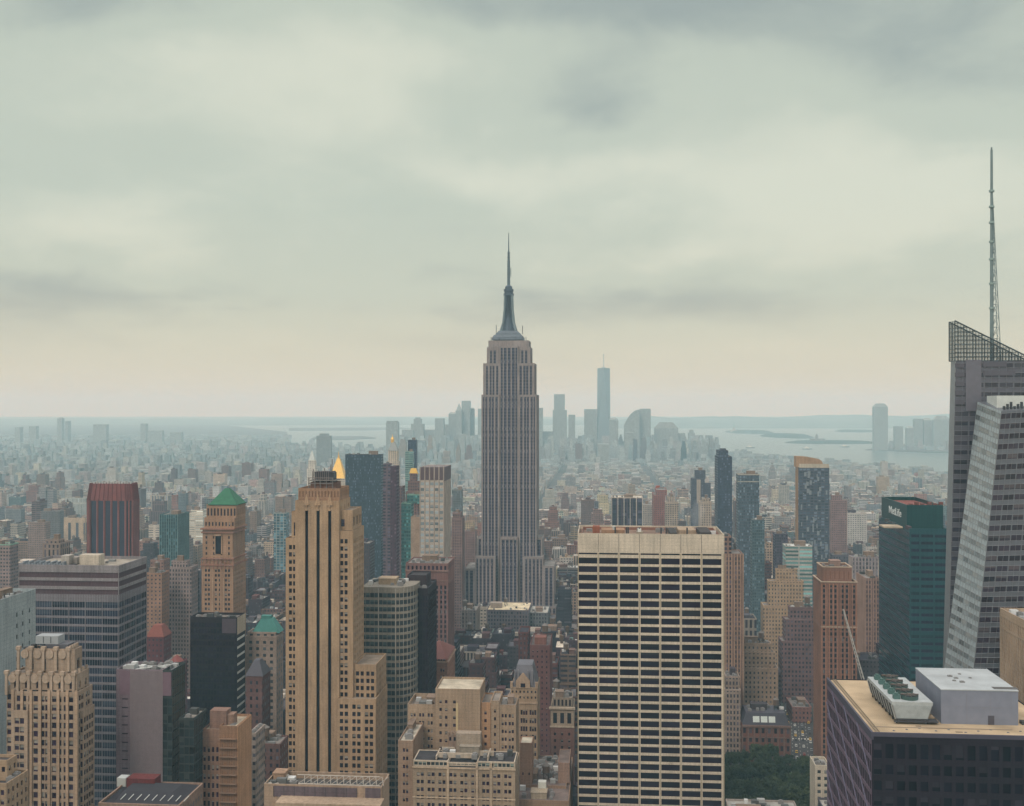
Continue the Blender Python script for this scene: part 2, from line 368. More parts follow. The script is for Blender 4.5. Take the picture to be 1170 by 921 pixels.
    def finish(s, nmax=100):
        global NWIN
        kinds = {}
        for p in s.panes: kinds.setdefault(p[5], []).append(p)
        for kd, ps in kinds.items():
            # nearest faces and the top of the building show largest; the foot is hidden
            ps.sort(key=lambda p: (-(p[0][2] > 60), -p[2] * p[3] * (1 if abs(math.cos(p[1])) > .5 else .15), -p[0][2]))
            n = nmax if len(ps) > nmax else len(ps)
            for (c, a, w, h, gm, _) in ps[:n]:
                o = bpy.data.objects.new(kd, panemesh(w, h, gm)); COL.objects.link(o); o.parent = s.o
                o.location = c; o.rotation_euler = (0, 0, a); NWIN += 1
            if len(ps) > n:
                by = {}
                for p in ps[n:]: by.setdefault(p[4].name, []).append(p)
                me = MB(); me.uv = True; mats = []; idx = []
                for mi, (mn, q) in enumerate(by.items()):
                    mats.append(q[0][4])
                    for (c, a, w, h, gm, _) in q:
                        u = (math.cos(a) * w / 2, math.sin(a) * w / 2)
                        me.quad((c[0] - u[0], c[1] - u[1], c[2]), (c[0] + u[0], c[1] + u[1], c[2]), (c[0] + u[0], c[1] + u[1], c[2] + h), (c[0] - u[0], c[1] - u[1], c[2] + h)); idx.append(mi)
                m = me.mesh(kd, None)
                for x in mats: m.materials.append(x)
                m.polygons.foreach_set('material_index', idx)
                ob(kd, m, None, s.o, kind='stuff')
        return s.o
# column / row layouts
def even(pitch, wf, margin=0.0, off=.5):
    def f(Wd):
        n = max(1, int(round((Wd - 2 * margin) / pitch))); p = (Wd - 2 * margin) / n
        return [(margin + p * (i + off) - p * wf / 2, margin + p * (i + off) + p * wf / 2) for i in range(n)]
    return f
def pairs(pitch, ww, gap, margin=0.0):
    def f(Wd):
        n = max(1, int(round((Wd - 2 * margin) / pitch))); p = (Wd - 2 * margin) / n; r = []
        for i in range(n):
            c = margin + p * (i + .5); r += [(c - gap / 2 - ww, c - gap / 2), (c + gap / 2, c + gap / 2 + ww)]
        return r
    return f
def floors(fh, hf, top=2.0, base=0.0, zmin=0.0):
    def f(z0, z1):
        n = int((z1 - top - z0 - base) / fh); zt = z1 - top
        r = [(zt - fh * (i + .5) - fh * hf / 2, zt - fh * (i + .5) + fh * hf / 2) for i in range(n)][::-1]
        return [q for q in r if q[0] > zmin]
    return f
def onerow(b, t): return lambda z0, z1: [(z0 + b, z1 - t)]
# ------------------------------------------------------------------ roof-top things (parts of their building)
RT = {}
def tank_parts():
    if 'tank' in RT: return RT['tank']
    a = MB(); a.cyl(0, 0, 2.2, 2.2, 4, 8.2, 12); b = MB(); b.cyl(0, 0, 2.5, .1, 8.2, 10, 12); c = MB()
    for sx in (-1, 1):
        for sy in (-1, 1): c.beam((sx * 1.5, sy * 1.5, 0), (sx * 1.3, sy * 1.3, 4), .18)
    c.beam((-1.4, -1.4, 1), (1.4, -1.4, 3.5), .1); c.beam((-1.4, 1.4, 3.5), (1.4, 1.4, 1), .1); c.box(-2, 2, -2, 2, 3.7, 4)
    RT['tank'] = (a.mesh('tank', plain((.13, .09, .07), .9)), b.mesh('tank_cap', plain((.16, .14, .13), .8)), c.mesh('tank_frame', plain((.06, .055, .055), .7)))
    return RT['tank']
def water_tank(parent, x, y, z, sc=1.0):
    t, c, f = tank_parts()
    a = ob('water_tank', t, None, parent); a.location = (x, y, z); a.scale = (sc,) * 3
    for nm, me in (('tank_cap', c), ('tank_frame', f)): q = ob(nm, me, None, a)
def fan_mesh():
    if 'fan' not in RT:
        a = MB(); a.box(-1.3, 1.3, -1, 1, 0, 1.6); a.cyl(0, 0, .8, .8, 1.6, 2.0, 10); RT['fan'] = a.mesh('air_handler', plain((.20, .19, .19), .7))
    return RT['fan']
def clutter(parent, x0, x1, y0, y1, z, n=6, seed=0, tank=0, shed=(.25, .2, .17), big=True):
    r = random.Random(seed); used = []
    def spot(a, b):
        for _ in range(30):
            x, y = r.uniform(x0 + a, x1 - a) if x1 - x0 > 2 * a else (x0 + x1) / 2, r.uniform(y0 + b, y1 - b) if y1 - y0 > 2 * b else (y0 + y1) / 2
            if all(abs(x - u[0]) > a + u[2] or abs(y - u[1]) > b + u[3] for u in used): used.append((x, y, a, b)); return x, y
        return None
    if big:
        a, b = min((x1 - x0) * .2, 6), min((y1 - y0) * .22, 5); p = spot(a, b); h = r.uniform(3, 5)
        if p:
            m = MB(); m.box(p[0] - a, p[0] + a, p[1] - b, p[1] + b, z, z + h); m.box(p[0] - a - .25, p[0] + a + .25, p[1] - b - .25, p[1] + b + .25, z + h, z + h + .3, bottom=True); ob('rooftop_shed', m, wallmat(shed), parent)
    for _ in range(tank):
        p = spot(2.6, 2.6)
        if p: water_tank(parent, p[0], p[1], z, r.uniform(.85, 1.15))
    for _ in range(n):
        p = spot(1.4, 1.4)
        if not p: continue
        if r.random() < .6: q = ob('air_handler', fan_mesh(), None, parent); q.location = (p[0], p[1], z); q.scale = (r.uniform(.6, 1.3),) * 3; q.rotation_euler = (0, 0, r.choice((0, 1.57)))
        else:
            m = MB(); h = r.uniform(1, 2.6); m.box(p[0] - r.uniform(.8, 3), p[0] + 1, p[1] - 1, p[1] + r.uniform(.6, 2), z, z + h); ob('vent_box', m, plain((r.choice((.05, .08, .13, .2, .35, .6)),) * 3, .7), parent)
def g(pitch, wf, fh, hf, glass, rec=.35, margin=0.0, top=2.0, base=0.0, kind='window'):
    return dict(cols=even(pitch, wf, margin), rows=floors(fh, hf, top, base), rec=rec, glass=glass, kind=kind)
def gp(pitch, ww, gap, fh, hf, glass, rec=.35, margin=0.0, top=2.0, base=0.0):
    return dict(cols=pairs(pitch, ww, gap, margin), rows=floors(fh, hf, top, base), rec=rec, glass=glass)
def strips(pitch, wf, glass, rec=.5, margin=0.0, top=2.0, base=0.0, kind='window_strip'):
    return dict(cols=even(pitch, wf, margin), rows=onerow(base, top), rec=rec, glass=glass, kind=kind)
G_DARK = glassmat((.024, .010, .030), share=.12, spec=.2)
G_OLD = glassmat((.028, .014, .032), blind=(.34, .31, .28), share=.42, spec=.22)
G_BLUE = glassmat((.03, .045, .06), blind=(.16, .17, .18), share=.35, rough=.12, spec=.8)
G_GREEN = glassmat((.012, .045, .05), blind=(.05, .12, .12), share=.35, rough=.12, spec=.8)
G_BLACK = glassmat((.013, .007, .017), blind=(.03, .025, .03), share=.3, spec=.1, rough=.3)
G_LIT = glassmat((.022, .016, .026), blind=(.3, .27, .24), share=.35, lit=.03)
G_PALE = glassmat((.20, .23, .25), blind=(.45, .46, .46), share=.5, rough=.25)
MET_D = plain((.05, .048, .055), .55, .3); MET_L = plain((.45, .46, .45), .5, .2); MET_G = plain((.22, .26, .26), .5, .4)
# ---------------------------------------------------------------- E: the tall stepped spire tower in the middle
s = Site(550, 613, 1293, depth=57); LIME = (.30, .275, .29)
b = Bld('skyscraper', 'tallest limestone skyscraper with stepped shoulders, metal mast and antenna in the middle of the skyline', 'skyscraper', s, LIME, (.22, .2, .19), short='tall limestone mast tower', ytop=268)
ST = stripmat((.058, .050, .085), (.030, .026, .052), 3.75, .52)
def cpx(lst, ly=0.0):      # strips given in picture px across a front at depth ly
    return lambda Wd, L=lst: [(s.X(a, ly) - L0[0], s.X(c, ly) - L0[0]) for a, c in L]
L0 = [0]
def etier(pl, pr, y0, y1, zt, zb, stl, side=(3.4, .55), arch=False, top=2.5):
    x0, x1 = s.X(pl, y0), s.X(pr, y0); L0[0] = x0
    z0 = 0 if zb is None else s.Z(zb, y0); z1 = s.Z(zt, y0)
    fr = dict(cols=lambda Wd: [(max(.3, s.X(a, y0) - x0), min(Wd - .3, s.X(c, y0) - x0)) for a, c in stl], rows=onerow(0, top), rec=.7, glass=ST, kind='window_strip') if stl else None
    b.tier(x0, x1, y0, y1, z0, z1, front=fr, side=strips(*side, ST, .6, top=top), par=.8)
    if fr and arch:
        m = MB()
        for a, c in stl:
            xa, xb = s.X(a, y0), s.X(c, y0); m.prism([(xa - .5, y0 - .5), (xb + .5, y0 - .5), (xb + .5, y0), (xa - .5, y0)], z1 - 2.5, z1 + 1.5, [((xa + xb) / 2 - .6, y0 - .4), ((xa + xb) / 2 + .6, y0 - .4), ((xa + xb) / 2 + .6, y0), ((xa + xb) / 2 - .6, y0)])
        b.part('arched_crown', m, b.wall)
flL = [(551.6, 553.4), (554.4, 556.8), (558.6, 561.0), (561.8, 564.2), (566.0, 568.6)]
flR = [(1163 - c, 1163 - a) for a, c in reversed(flL)]
ctr = [(572.2, 574.4), (575.6, 578.8), (580.2, 583.4), (584.8, 588.0), (588.9, 591.0)]
# flanks of the shaft, then the recessed centre between them
etier(550, 570.7, 0, 50, 451, None, flL); etier(592.3, 613, 0, 50, 451, None, flR)
etier(570.7, 592.3, 3, 47, 395, None, ctr)
etier(552, 570.7, 3.2, 46.8, 415, 451, [(a + 1.0, c + .6) for a, c in flL[:]][1:], top=3); etier(592.3, 610.5, 3.2, 46.8, 415, 451, [(a - .8, c - .8) for a, c in flR[:-1]], top=3)
etier(556.2, 570.7, 6, 44, 396.5, 415, [(560, 562), (564, 566.5)], top=4); etier(592.3, 606, 6, 44, 396.5, 415, [(595.6, 598), (600, 602.4)], top=4)
etier(558, 604.2, 6.4, 43, 389, 396.6, None)
# protruding lower bay and wings
etier(571.6, 591.4, -6, 3, 614, None, [(573.2, 576.6), (578, 581.2), (582.4, 585.6), (587, 590)], arch=True, top=3)
etier(545.5, 551, 6, 44, 614, None, [(547, 549.6)]); etier(612.4, 619.5, 6, 44, 614, None, [(614, 617.8)])
wl = [(544.4, 546.2), (548, 550.4), (552.2, 554.8), (556.6, 559), (561, 563.4)]
etier(543, 566, -10, 20, 636, None, wl, top=2.6); etier(597, 620.5, -10, 20, 636, None, [(1163.5 - c, 1163.5 - a) for a, c in reversed(wl)], top=2.6)
etier(530.5, 543, -12, 40, 650, None, [(532.4, 535), (537, 540.4)], side=(4, .5)); etier(620.5, 633, -12, 40, 646, None, [(623, 626), (628, 631)], side=(4, .5))
etier(524, 640, -16, 44, 692, None, [(526 + k * 4.6, 528.6 + k * 4.6) for k in range(24)])
zc = s.Z(389, 6.4); cx_ = s.X(581.2, 25)
m = MB()
for (w0, w1, ya, yb) in ((18.5, 17.8, 389, 386.5), (18, 16.4, 386.3, 383.5), (14.6, 14, 383.5, 381), (13, 11, 381, 378.5)):
    m.pyr(cx_ - w0, cx_ + w0, 25 - w0 * .9, 25 + w0 * .9, s.Z(ya, 25), s.Z(yb, 25), w1 / w0)
b.part('mast_base', m, plain((.11, .13, .16), .6, .1, .4, .5, .3))
m = MB(); zs = [(378.5, 8.0), (374, 7.0), (369, 6.2), (362, 5.6), (352, 5.2), (338, 5.0), (337.9, 6.2), (335.5, 6.2), (335.4, 5.2), (333, 5.2), (332.9, 5.9), (330.5, 5.9), (330.4, 4.4), (327.5, 4.2), (325.5, 1.5)]
for (ya, ra), (yb, rb) in zip(zs, zs[1:]): m.cyl(cx_, 25, ra, rb, s.Z(ya, 25), s.Z(yb, 25), 16)
mast = b.part('mast', m, plain((.07, .09, .12), .5, .2))
m = MB()
for k in range(4):
    an = math.pi / 2 * k + .78
    for (ya, ra), (yb, rb) in (((378.5, 12.5), (368, 8.4)), ((368, 8.4), (352, 6.3)), ((352, 6.3), (337, 5.9))):
        m.beam((cx_ + ra * math.cos(an), 25 + ra * math.sin(an), s.Z(ya, 25)), (cx_ + rb * math.cos(an), 25 + rb * math.sin(an), s.Z(yb, 25)), 1.3, 4, 1.1)
ob('buttress', m, plain((.20, .24, .26), .5, .2), mast)
m = MB()
for i in range(-2, 3): m.beam((cx_ + i * .9, 25 - 5.4, s.Z(372, 25)), (cx_ + i * .9, 25 - 5.2, s.Z(338, 25)), .28)
ob('window', m, MET_D, mast)
m = MB()
m.beam((cx_, 25, s.Z(326, 25)), (cx_, 25, s.Z(300, 25)), 1.9, 8, 1.7); m.beam((cx_, 25, s.Z(300, 25)), (cx_, 25, s.Z(287.5, 25)), 1.6, 8, 1.3); m.beam((cx_, 25, s.Z(287.5, 25)), (cx_, 25, s.Z(266, 25)), .8, 6, .35)
for y in (322, 317, 312, 308, 304, 299, 294, 289): m.cyl(cx_, 25, 2.0, 2.0, s.Z(y, 25) - .3, s.Z(y, 25) + .3, 8)
m.beam((cx_ + 2.6, 25, s.Z(316, 25)), (cx_ + 2.6, 25, s.Z(306, 25)), .35); m.beam((cx_, 25, s.Z(310, 25)), (cx_ + 2.6, 25, s.Z(310, 25)), .25)
b.part('antenna', m, plain((.12, .15, .17), .5, .5))
m = MB(); rr = random.Random(5)
for k in range(26):
    x = rr.uniform(-20, 20); y = 25 + rr.choice((-1, 1)) * rr.uniform(12, 17); m.beam((cx_ + x, y, zc), (cx_ + x, y, zc + rr.uniform(2, 6)), .25)
for px, yb, h in ((567, 378, 7), (597, 378, 6), (562, 389, 4), (601, 389, 4)): m.beam((s.X(px, 20), 20, s.Z(yb, 20) - 4), (s.X(px, 20), 20, s.Z(yb, 20) + h), .35)
b.part('aerial', m, MET_D, kind='stuff')
b.finish(100)

# ---------------------------------------------------------------- G: white grid slab
s = Site(660, 827.5, 587, depth=40)
TRAV = (.60, .565, .50)
b = Bld('office_tower', 'broad pale stone slab with a grid of black window bands, foreground right of centre', 'office tower', s, TRAV, (.2, .13, .10), short='pale grid slab', ytop=601)
zt = s.Z(610); fh = 9.79 / F * 587
m = MB(); wps = [(661.2, 682.4), (684.6, 705.8), (708.2, 729.4), (731.9, 753.0), (755.5, 776.6), (779.1, 800.2), (802.7, 824.2)]
rows = [(s.Z(641.2 + 9.79 * i + 3.6), s.Z(641.2 + 9.79 * i - 3.3)) for i in range(44)]
rows = [r for r in rows if r[0] > 12][::-1]
rows.append((s.Z(634.2), s.Z(632.3)))
sp_ = dict(cols=lambda Wd: [(s.X(a) + s.w / 2, s.X(c) + s.w / 2) for a, c in wps], rows=lambda z0, z1: rows, rec=.35, glass=G_BLACK)
side = dict(cols=even(9.5, .86), rows=lambda z0, z1: rows, rec=1.0, glass=G_BLACK)
zr = b.tier(-s.w / 2, s.w / 2, 0, s.d, 0, zt, front=sp_, side=side, par=2.2)
m = MB()     # slender tan mullions standing proud between the bays
for k in range(8):
    px = 660.5 if k == 0 else 826.6 if k == 7 else (wps[k - 1][1] + wps[k][0]) / 2
    x = s.X(px); m.box(x - .2, x + .2, -.3, -.003, 0, s.Z(632))
b.part('mullion', m, plain((.36, .29, .19), .7))
m = MB()
for k in range(1, 7): x = s.X((wps[k - 1][1] + wps[k][0]) / 2); m.box(x - .12, x + .12, -.06, -.002, s.Z(631), zt - .2)
b.part('panel_joint', m, plain((.10, .09, .09), .8))
rb = wallmat((.30, .2, .14))
b.box('roof_shed', rb, s.X(687), s.X(714), 8, 20, zr, zr + 3.2); b.box('roof_shed', wallmat((.3, .12, .08)), s.X(677), s.X(685), 10, 16, zr, zr + 4.8)
b.box('cooling_pit', plain((.04, .035, .035), .9), s.X(766), s.X(774), 4, 30, zr, zr + 2.4); b.box('cooling_pit', plain((.05, .04, .04), .9), s.X(801), s.X(814), 6, 32, zr, zr + 2.6)
b.box('roof_shed', wallmat((.36, .3, .24)), s.X(777), s.X(797), 12, 30, zr, zr + 3.0)
for px in (703, 716, 718, 731, 756, 762, 786): b.box('vent_pipe', MET_D, s.X(px) - .4, s.X(px) + .4, 6, 6.8, zr, zr + 5)
b.box('roof_unit', plain((.6, .6, .58), .5), s.X(729), s.X(733), 5, 8, zr, zr + 4.2); b.box('roof_unit', plain((.25, .2, .15), .7), s.X(727.5), s.X(735), 4, 9, zr, zr + 2.6); b.box('roof_unit', MET_L, s.X(700), s.X(703), 9, 12, zr, zr + 5)
m = MB(); m.box(-s.w / 2 + 2, s.w / 2 - 2, s.d - 2.2, s.d - 1.8, zr, zr + 1.6); m.box(-s.w / 2 + 2, -s.w / 2 + 2.3, 2, s.d - 2, zr, zr + 1.4); m.box(s.w / 2 - 2.3, s.w / 2 - 2, 2, s.d - 2, zr, zr + 1.4)
b.part('window_washing_rail', m, plain((.22, .1, .07), .7)); clutter(b.o, s.X(664), s.X(824), 8, 36, zr, 12, 3, big=False)
b.finish(100)

# ---------------------------------------------------------------- tan black-striped tower (left of centre)
s = Site(326.5, 401, 600, depth=27); TAN = (.40, .30, .21)
b = Bld('skyscraper', 'tan brick skyscraper with three long black vertical stripes, foreground left of centre', 'skyscraper', s, wallmat(TAN, course=.0), (.24, .19, .15), short='tan tower with black stripes', ytop=538)
G5 = glassmat((.018, .012, .02), blind=(.35, .31, .27), share=.22, spec=.2); fh = 8.29 / F * 600
sidefc = lambda top=3, base=0: dict(cols=pairs(6.2, 1.25, .7, 1.0), rows=floors(fh, .55, top, base), rec=.4, glass=G5)
Xs = s.X
def wcols(lst, x0): return lambda Wd: [(Xs(a) - x0, Xs(c) - x0) for a, c in lst]
rowsM = floors(fh, .60, 3.0)
# body with the shoulders, the shaft stands 1.2 m proud of it
x0 = Xs(326.5)
b.tier(Xs(326.5), Xs(338), 0, 26, 0, s.Z(615), front=dict(cols=wcols([(330.2, 333.6), (334.9, 338)], x0), rows=rowsM, rec=.4, glass=G5), par=.8)
b.tier(Xs(388), Xs(403.5), 0, 27, 0, s.Z(606), front=dict(cols=wcols([(388.9, 392.3), (393.7, 397.2)], Xs(388)), rows=floors(fh, .60, 3.8), rec=.4, glass=G5), side=sidefc(4), par=.8)
b.tier(Xs(332), Xs(339), 2, 25, s.Z(615), s.Z(585), front=dict(cols=wcols([(334.5, 338)], Xs(332)), rows=onerow(1, 6), rec=.6, glass=ST, kind='window_strip'), par=.6)
b.tier(Xs(388), Xs(402), 2, 24, s.Z(606), s.Z(583), front=dict(cols=wcols([(388.6, 392.8)], Xs(388)), rows=onerow(2, 5), rec=.6, glass=ST, kind='window_strip'), side=dict(cols=even(7, .45), rows=onerow(2, 4), rec=.6, glass=ST, kind='window_strip'), par=.6)
sh = MB(); shx0, shx1 = Xs(338), Xs(388.3); zsh = s.Z(572, -1.2)
st = [(349.2, 352.8), (361.6, 365.6), (375.0, 379.0)]
st = [(348.6, 352.2), (361.6, 365.3), (374.8, 378.6)]
b.tier(shx0, shx1, -1.2, 24.5, 0, zsh, front=dict(cols=lambda Wd: [(Xs(a, -1.2) - shx0, Xs(c, -1.2) - shx0) for a, c in st], rows=lambda z0, z1: [(8, s.Z(583, -1.2))], rec=1.2, glass=glassmat((.012, .008, .014), share=0.0, spec=.08, rough=.4), kind='window_strip'), side=dict(cols=even(8, .2), rows=lambda z0, z1: [(s.Z(600), s.Z(578))], rec=.5, glass=ST, kind='window_strip'), par=.5)
m = MB(); zz = s.Z(572)
for a, c in st:      # pointed heads over the stripes
    xa, xb = Xs(a, -1.2), Xs(c, -1.2); xm = (xa + xb) / 2
    m.prism([(xa - .7, -1.9), (xb + .7, -1.9), (xb + .7, -1.2), (xa - .7, -1.2)], s.Z(577), s.Z(564.5), [(xm - .15, -1.4), (xm + .15, -1.4), (xm + .15, -1.2), (xm - .15, -1.2)])
    m.quad((xa, -2.3, s.Z(583.2)), (xb, -2.3, s.Z(583.2)), (xm, -2.3, s.Z(579.8)))
    m.beam((xm, -1.8, s.Z(580)), (xm, -1.6, s.Z(566)), .35)
for k in range(13):
    x = shx0 + (shx1 - shx0) * (k + .5) / 13; m.box(x - .25, x + .25, -1.5, -1.203, s.Z(573.5), zz + .1)
b.part('stone_ornament', m, wallmat((.46, .34, .24)))
b.tier(Xs(340.5), Xs(387.8), .6, 23, zz - .3, s.Z(558, .6), front=dict(cols=even(1.7, .35), rows=onerow(2.2, 1.4), rec=.25, glass=wallmat((.22, .14, .10)), kind='crown_rib'), side=dict(cols=even(1.8, .35), rows=onerow(2.2, 1.4), rec=.25, glass=wallmat((.22, .14, .10)), kind='crown_rib'), par=1.4, wall=wallmat((.34, .225, .155)))
zc = s.Z(558, .6) - 1.4
m = MB(); m.box(Xs(352), Xs(381), 5, 17, zc, s.Z(551, 5)); b.part('penthouse', m, wallmat((.17, .10, .08)))
m = MB(); m.box(Xs(356.5), Xs(376), 6, 15, s.Z(549, 6), s.Z(539, 6))
b.part('cooling_tower', m, plain((.055, .05, .06), .7, .2))
m = MB(); za, zb = s.Z(549.5, 4), s.Z(546.5, 4)
m.box(Xs(352), Xs(381), 3.6, 17.5, za, za + .5, bottom=True)
for px in (353, 360, 366, 373, 380): m.beam((Xs(px, 4), 4, zc), (Xs(px, 4), 4, za + 1.6), .3)
m.beam((Xs(352, 4), 4, za + 1.6), (Xs(381, 4), 4, za + 1.6), .2); m.beam((Xs(352, 4), 4, s.Z(553)), (Xs(381, 4), 4, s.Z(553)), .25)
for k in range(9): m.beam((Xs(357 + k * 2.3, 5.8), 5.8, s.Z(549, 6)), (Xs(357 + k * 2.3, 5.8), 5.8, s.Z(538.5, 6)), .16)
for px, h in ((378, 5), (379.5, 8), (371, 3), (358, 2.5)): m.beam((Xs(px, 8), 8, zc), (Xs(px, 8), 8, s.Z(541, 8) + h), .25)
b.part('steel_frame', m, plain((.20, .17, .16), .6, .3))
b.box('vent_box', MET_D, Xs(375.5), Xs(378.5), 6, 12, zc, s.Z(540, 6))
# lower right wing
b.tier(Xs(403.5), Xs(429), 2, 30, 0, s.Z(758, 2), front=dict(cols=pairs(7.2, 1.75, .8, .4), rows=floors(fh, .6, 3), rec=.4, glass=G5), side=sidefc(3), par=1)
b.tier(Xs(388), Xs(431.5), -5, 27, 0, s.Z(797, -5), front=dict(cols=pairs(7.0, 1.85, .8, .2), rows=floors(fh, .6, 2.4), rec=.4, glass=G5), side=sidefc(2.4), par=1)
b.finish(100)
FOOT.append((s.u0 + s.w, s.u0 + s.w + 16, s.v0 - 5, s.v0 + 30))

# ---------------------------------------------------------------- left art-deco tower
s = Site(3.5, 88, 450, side=106); TD = (.35, .285, .235)
b = Bld('apartment_tower', 'tan art deco tower with scalloped stepped crown at the lower left', 'tower', s, TD, (.16, .13, .11), short='scalloped tan tower at lower left', ytop=722)
fh = 9.95 / F * 450; Xs = s.X
fsp = lambda mg=1.0, top=2.5: dict(cols=pairs(5.2, 1.85, .28, mg), rows=floors(fh, .66, top), rec=.45, glass=G_OLD)
b.tier(-s.w / 2, Xs(15.5), 3, s.d, 0, s.Z(785, 3), front=fsp(), par=.8)
b.tier(Xs(15.5), Xs(34), -1.5, 5, 0, s.Z(812, -1.5), front=fsp(.4), par=.8)
b.tier(Xs(15.5), Xs(88), 0, s.d, 0, s.Z(790), front=fsp(1.0, 1.2), side=fsp(1.0, 1.2), par=.8)
b.tier(s.w / 2 - .02, s.w / 2 + 1.6, 2.5, s.d - 1.5, 0, s.Z(810, 3), front=dict(cols=lambda W_: [(.3, 1.3)], rows=floors(fh, .66, 2.5), rec=.3, glass=G_OLD), side=fsp(.5), par=.6)
t1 = dict(cols=even(5.15, .36), rows=lambda a, c: [(a + .6, c - 3.4)], rec=.6, glass=G_OLD)
b.tier(Xs(8.5), Xs(85), 2.5, s.d - 1.0, s.Z(790), s.Z(769, 2.5), front=t1, side=t1, par=.9)
t2 = dict(cols=even(5.6, .34), rows=lambda a, c: [(a + 1.6, c - 4.2)], rec=.6, glass=G_OLD)
b.tier(Xs(22), Xs(79), 5, s.d - 2.5, s.Z(769, 2.5) - .8, s.Z(741, 5), front=t2, side=t2, par=1.2)
m = MB()      # rounded battlements on both crowns, ribs between windows
for (a, c, yy, zt_, n) in ((8.5, 85, 2.5, s.Z(769, 2.5), 6), (22, 79, 5, s.Z(741, 5), 4)):
    xa, xb = Xs(a, yy), Xs(c, yy); p = (xb - xa) / n
    for k in range(n + 1):
        x = xa + p * k; m.box(x - .55, x + .55, yy - .8, yy - .003, zt_ - 9, zt_ - .6); m.box(x - .9, x + .9, yy - 1.0, yy + .6, zt_ - .6, zt_ + .9, bottom=True)
    for k in range(n):
        x = xa + p * (k + .5); q = [(x + 1.7 * math.cos(t), zt_ - 2.2 + 1.9 * math.sin(t)) for t in [math.pi * 2 * j / 12 for j in range(12)]]
        i = len(m.v); m.v += [(u, yy - .5, w_) for u, w_ in q] + [(u, yy - .003, w_) for u, w_ in q]
        m.f.append(tuple(i + j for j in range(12))[::1]); m.a.append(None)
        for j in range(12): m.f.append((i + j, i + 12 + j, i + 12 + (j + 1) % 12, i + (j + 1) % 12)); m.a.append(None)
    dd = s.d - 1.8 - yy if yy < 4 else s.d - 3.2 - yy
    for k in range(4):
        y = yy + .6 + dd * k / 3; m.box(xb + .003, xb + .8, y - .5, y + .5, zt_ - 9, zt_ + 1.3)
b.part('battlement', m, wallmat((.42, .35, .295)))
m = MB()
for k in range(8):
    x = Xs(15.5) + (Xs(88) - Xs(15.5)) * k / 7; m.box(x - .55, x + .55, -.55, -.003, 0, s.Z(788))
b.part('pier', m, wallmat((.40, .31, .24)))
zr = s.Z(741, 5) - 1.2
b.box('penthouse', plain((.09, .085, .10), .7), Xs(43), Xs(69), 6.5, 12, zr, s.Z(735, 8)); b.box('penthouse', plain((.30, .31, .33), .6), Xs(43.5, 8.5), Xs(69, 8.5), 6.8, 12.3, s.Z(735, 8) + .003, s.Z(726, 8))
m = MB()
for k in range(1, 3): x = Xs(43.5 + k * 8.5, 8.3); m.box(x - .1, x + .1, 6.65, 6.79, s.Z(734, 8), s.Z(726.5, 8))
b.part('panel_joint', m, MET_D)
for k in range(7): m = MB(); x = Xs(30 + k * 7, 9); m.box(x, x + 1.6, 7 + k % 3, 9 + k % 3, zr, zr + 1.2 + k % 2); b.part('vent_box', m, MET_D)
for x, y in ((Xs(11), 6), (Xs(17), 9)): clutter(b.o, x - 1.5, x + 2.0, y - 2, y + 3, s.Z(790) - .6, 3, int(y), big=False)
b.finish(100)

# ---------------------------------------------------------------- banded slab behind it
s = Site(21.5, 136, 600, side=168)
b = Bld('office_tower', 'wide office slab with alternating pale and dark horizontal bands, left side', 'office tower', s, (.21, .21, .255), (.30, .26, .22), short='banded office slab', ytop=633)
fh = 9.35 / F * 600; zt = s.Z(645.5)
bd = lambda W_: dict(cols=even(2.05, .90), rows=lambda z0, z1: [(z1 - 4.0 - fh * i - fh * .72, z1 - 4.0 - fh * i) for i in range(36) if z1 - 4 - fh * i > 8][::-1], rec=.4, glass=glassmat((.022, .028, .05), blind=(.06, .075, .11), share=.4, rough=.2, spec=.3))
bt = dict(cols=even(2.05, .92), rows=lambda z0, z1: [(z1 - 4.0 - fh * i - fh * .72, z1 - 4.0 - fh * i) for i in range(36) if z1 - 4 - fh * i > 8][::-1], rec=.4, glass=G_BLUE)
zcap = zt - 3 * fh - 2.5
b.tier(-s.w / 2, s.w / 2, 0, s.d, 0, zcap, front=dict(bd(0), cols=even(9.2, .965)), side=dict(bd(0), cols=even(8, .965)), par=.1, roofz=False)
dk = wallmat((.10, .07, .09))
b.tier(-s.w / 2, s.w / 2, 0, s.d, zcap, zt, front=dict(cols=lambda W_: [(.3, W_ - .3)], rows=lambda a, c: [(c - 4.0 - 4.6 * i - 2.9, c - 4.0 - 4.6 * i) for i in range(3)][::-1], rec=.35, glass=dk, kind='louvre_band'),
       side=dict(cols=lambda W_: [(.3, W_ - .3)], rows=lambda a, c: [(c - 4.0 - 4.6 * i - 2.9, c - 4.0 - 4.6 * i) for i in range(3)][::-1], rec=.35, glass=dk, kind='louvre_band'), par=1.6, wall=wallmat((.26, .26, .30)))
m = MB(); n = 40
for k in range(n): x = -s.w / 2 + s.w * (k + .5) / n; m.box(x - .05, x + .05, -.1, -.003, 0, zcap)
for k in range(17): y = s.d * (k + .5) / 17; m.box(s.w / 2 + .003, s.w / 2 + .1, y - .05, y + .05, 0, zcap)
b.part('mullion', m, plain((.25, .24, .27), .5, .3))
zr = zt - 1.6
m = MB(); m.box(s.X(22), s.X(76), 1, 16, zr, zr + .5); b.part('roof_deck', m, plain((.07, .06, .07), .9))
b.box('penthouse', wallmat((.50, .48, .44)), s.X(91, 8), s.X(113, 8), 8, 15, zr, s.Z(634, 8)); b.box('penthouse', wallmat((.42, .42, .42)), s.X(70, 8), s.X(79, 8), 8, 14, zr, s.Z(635, 8))
b.box('penthouse', wallmat((.34, .33, .33)), s.X(78, 12), s.X(88, 12), 12, 18, zr, s.Z(637, 12))
m = MB()
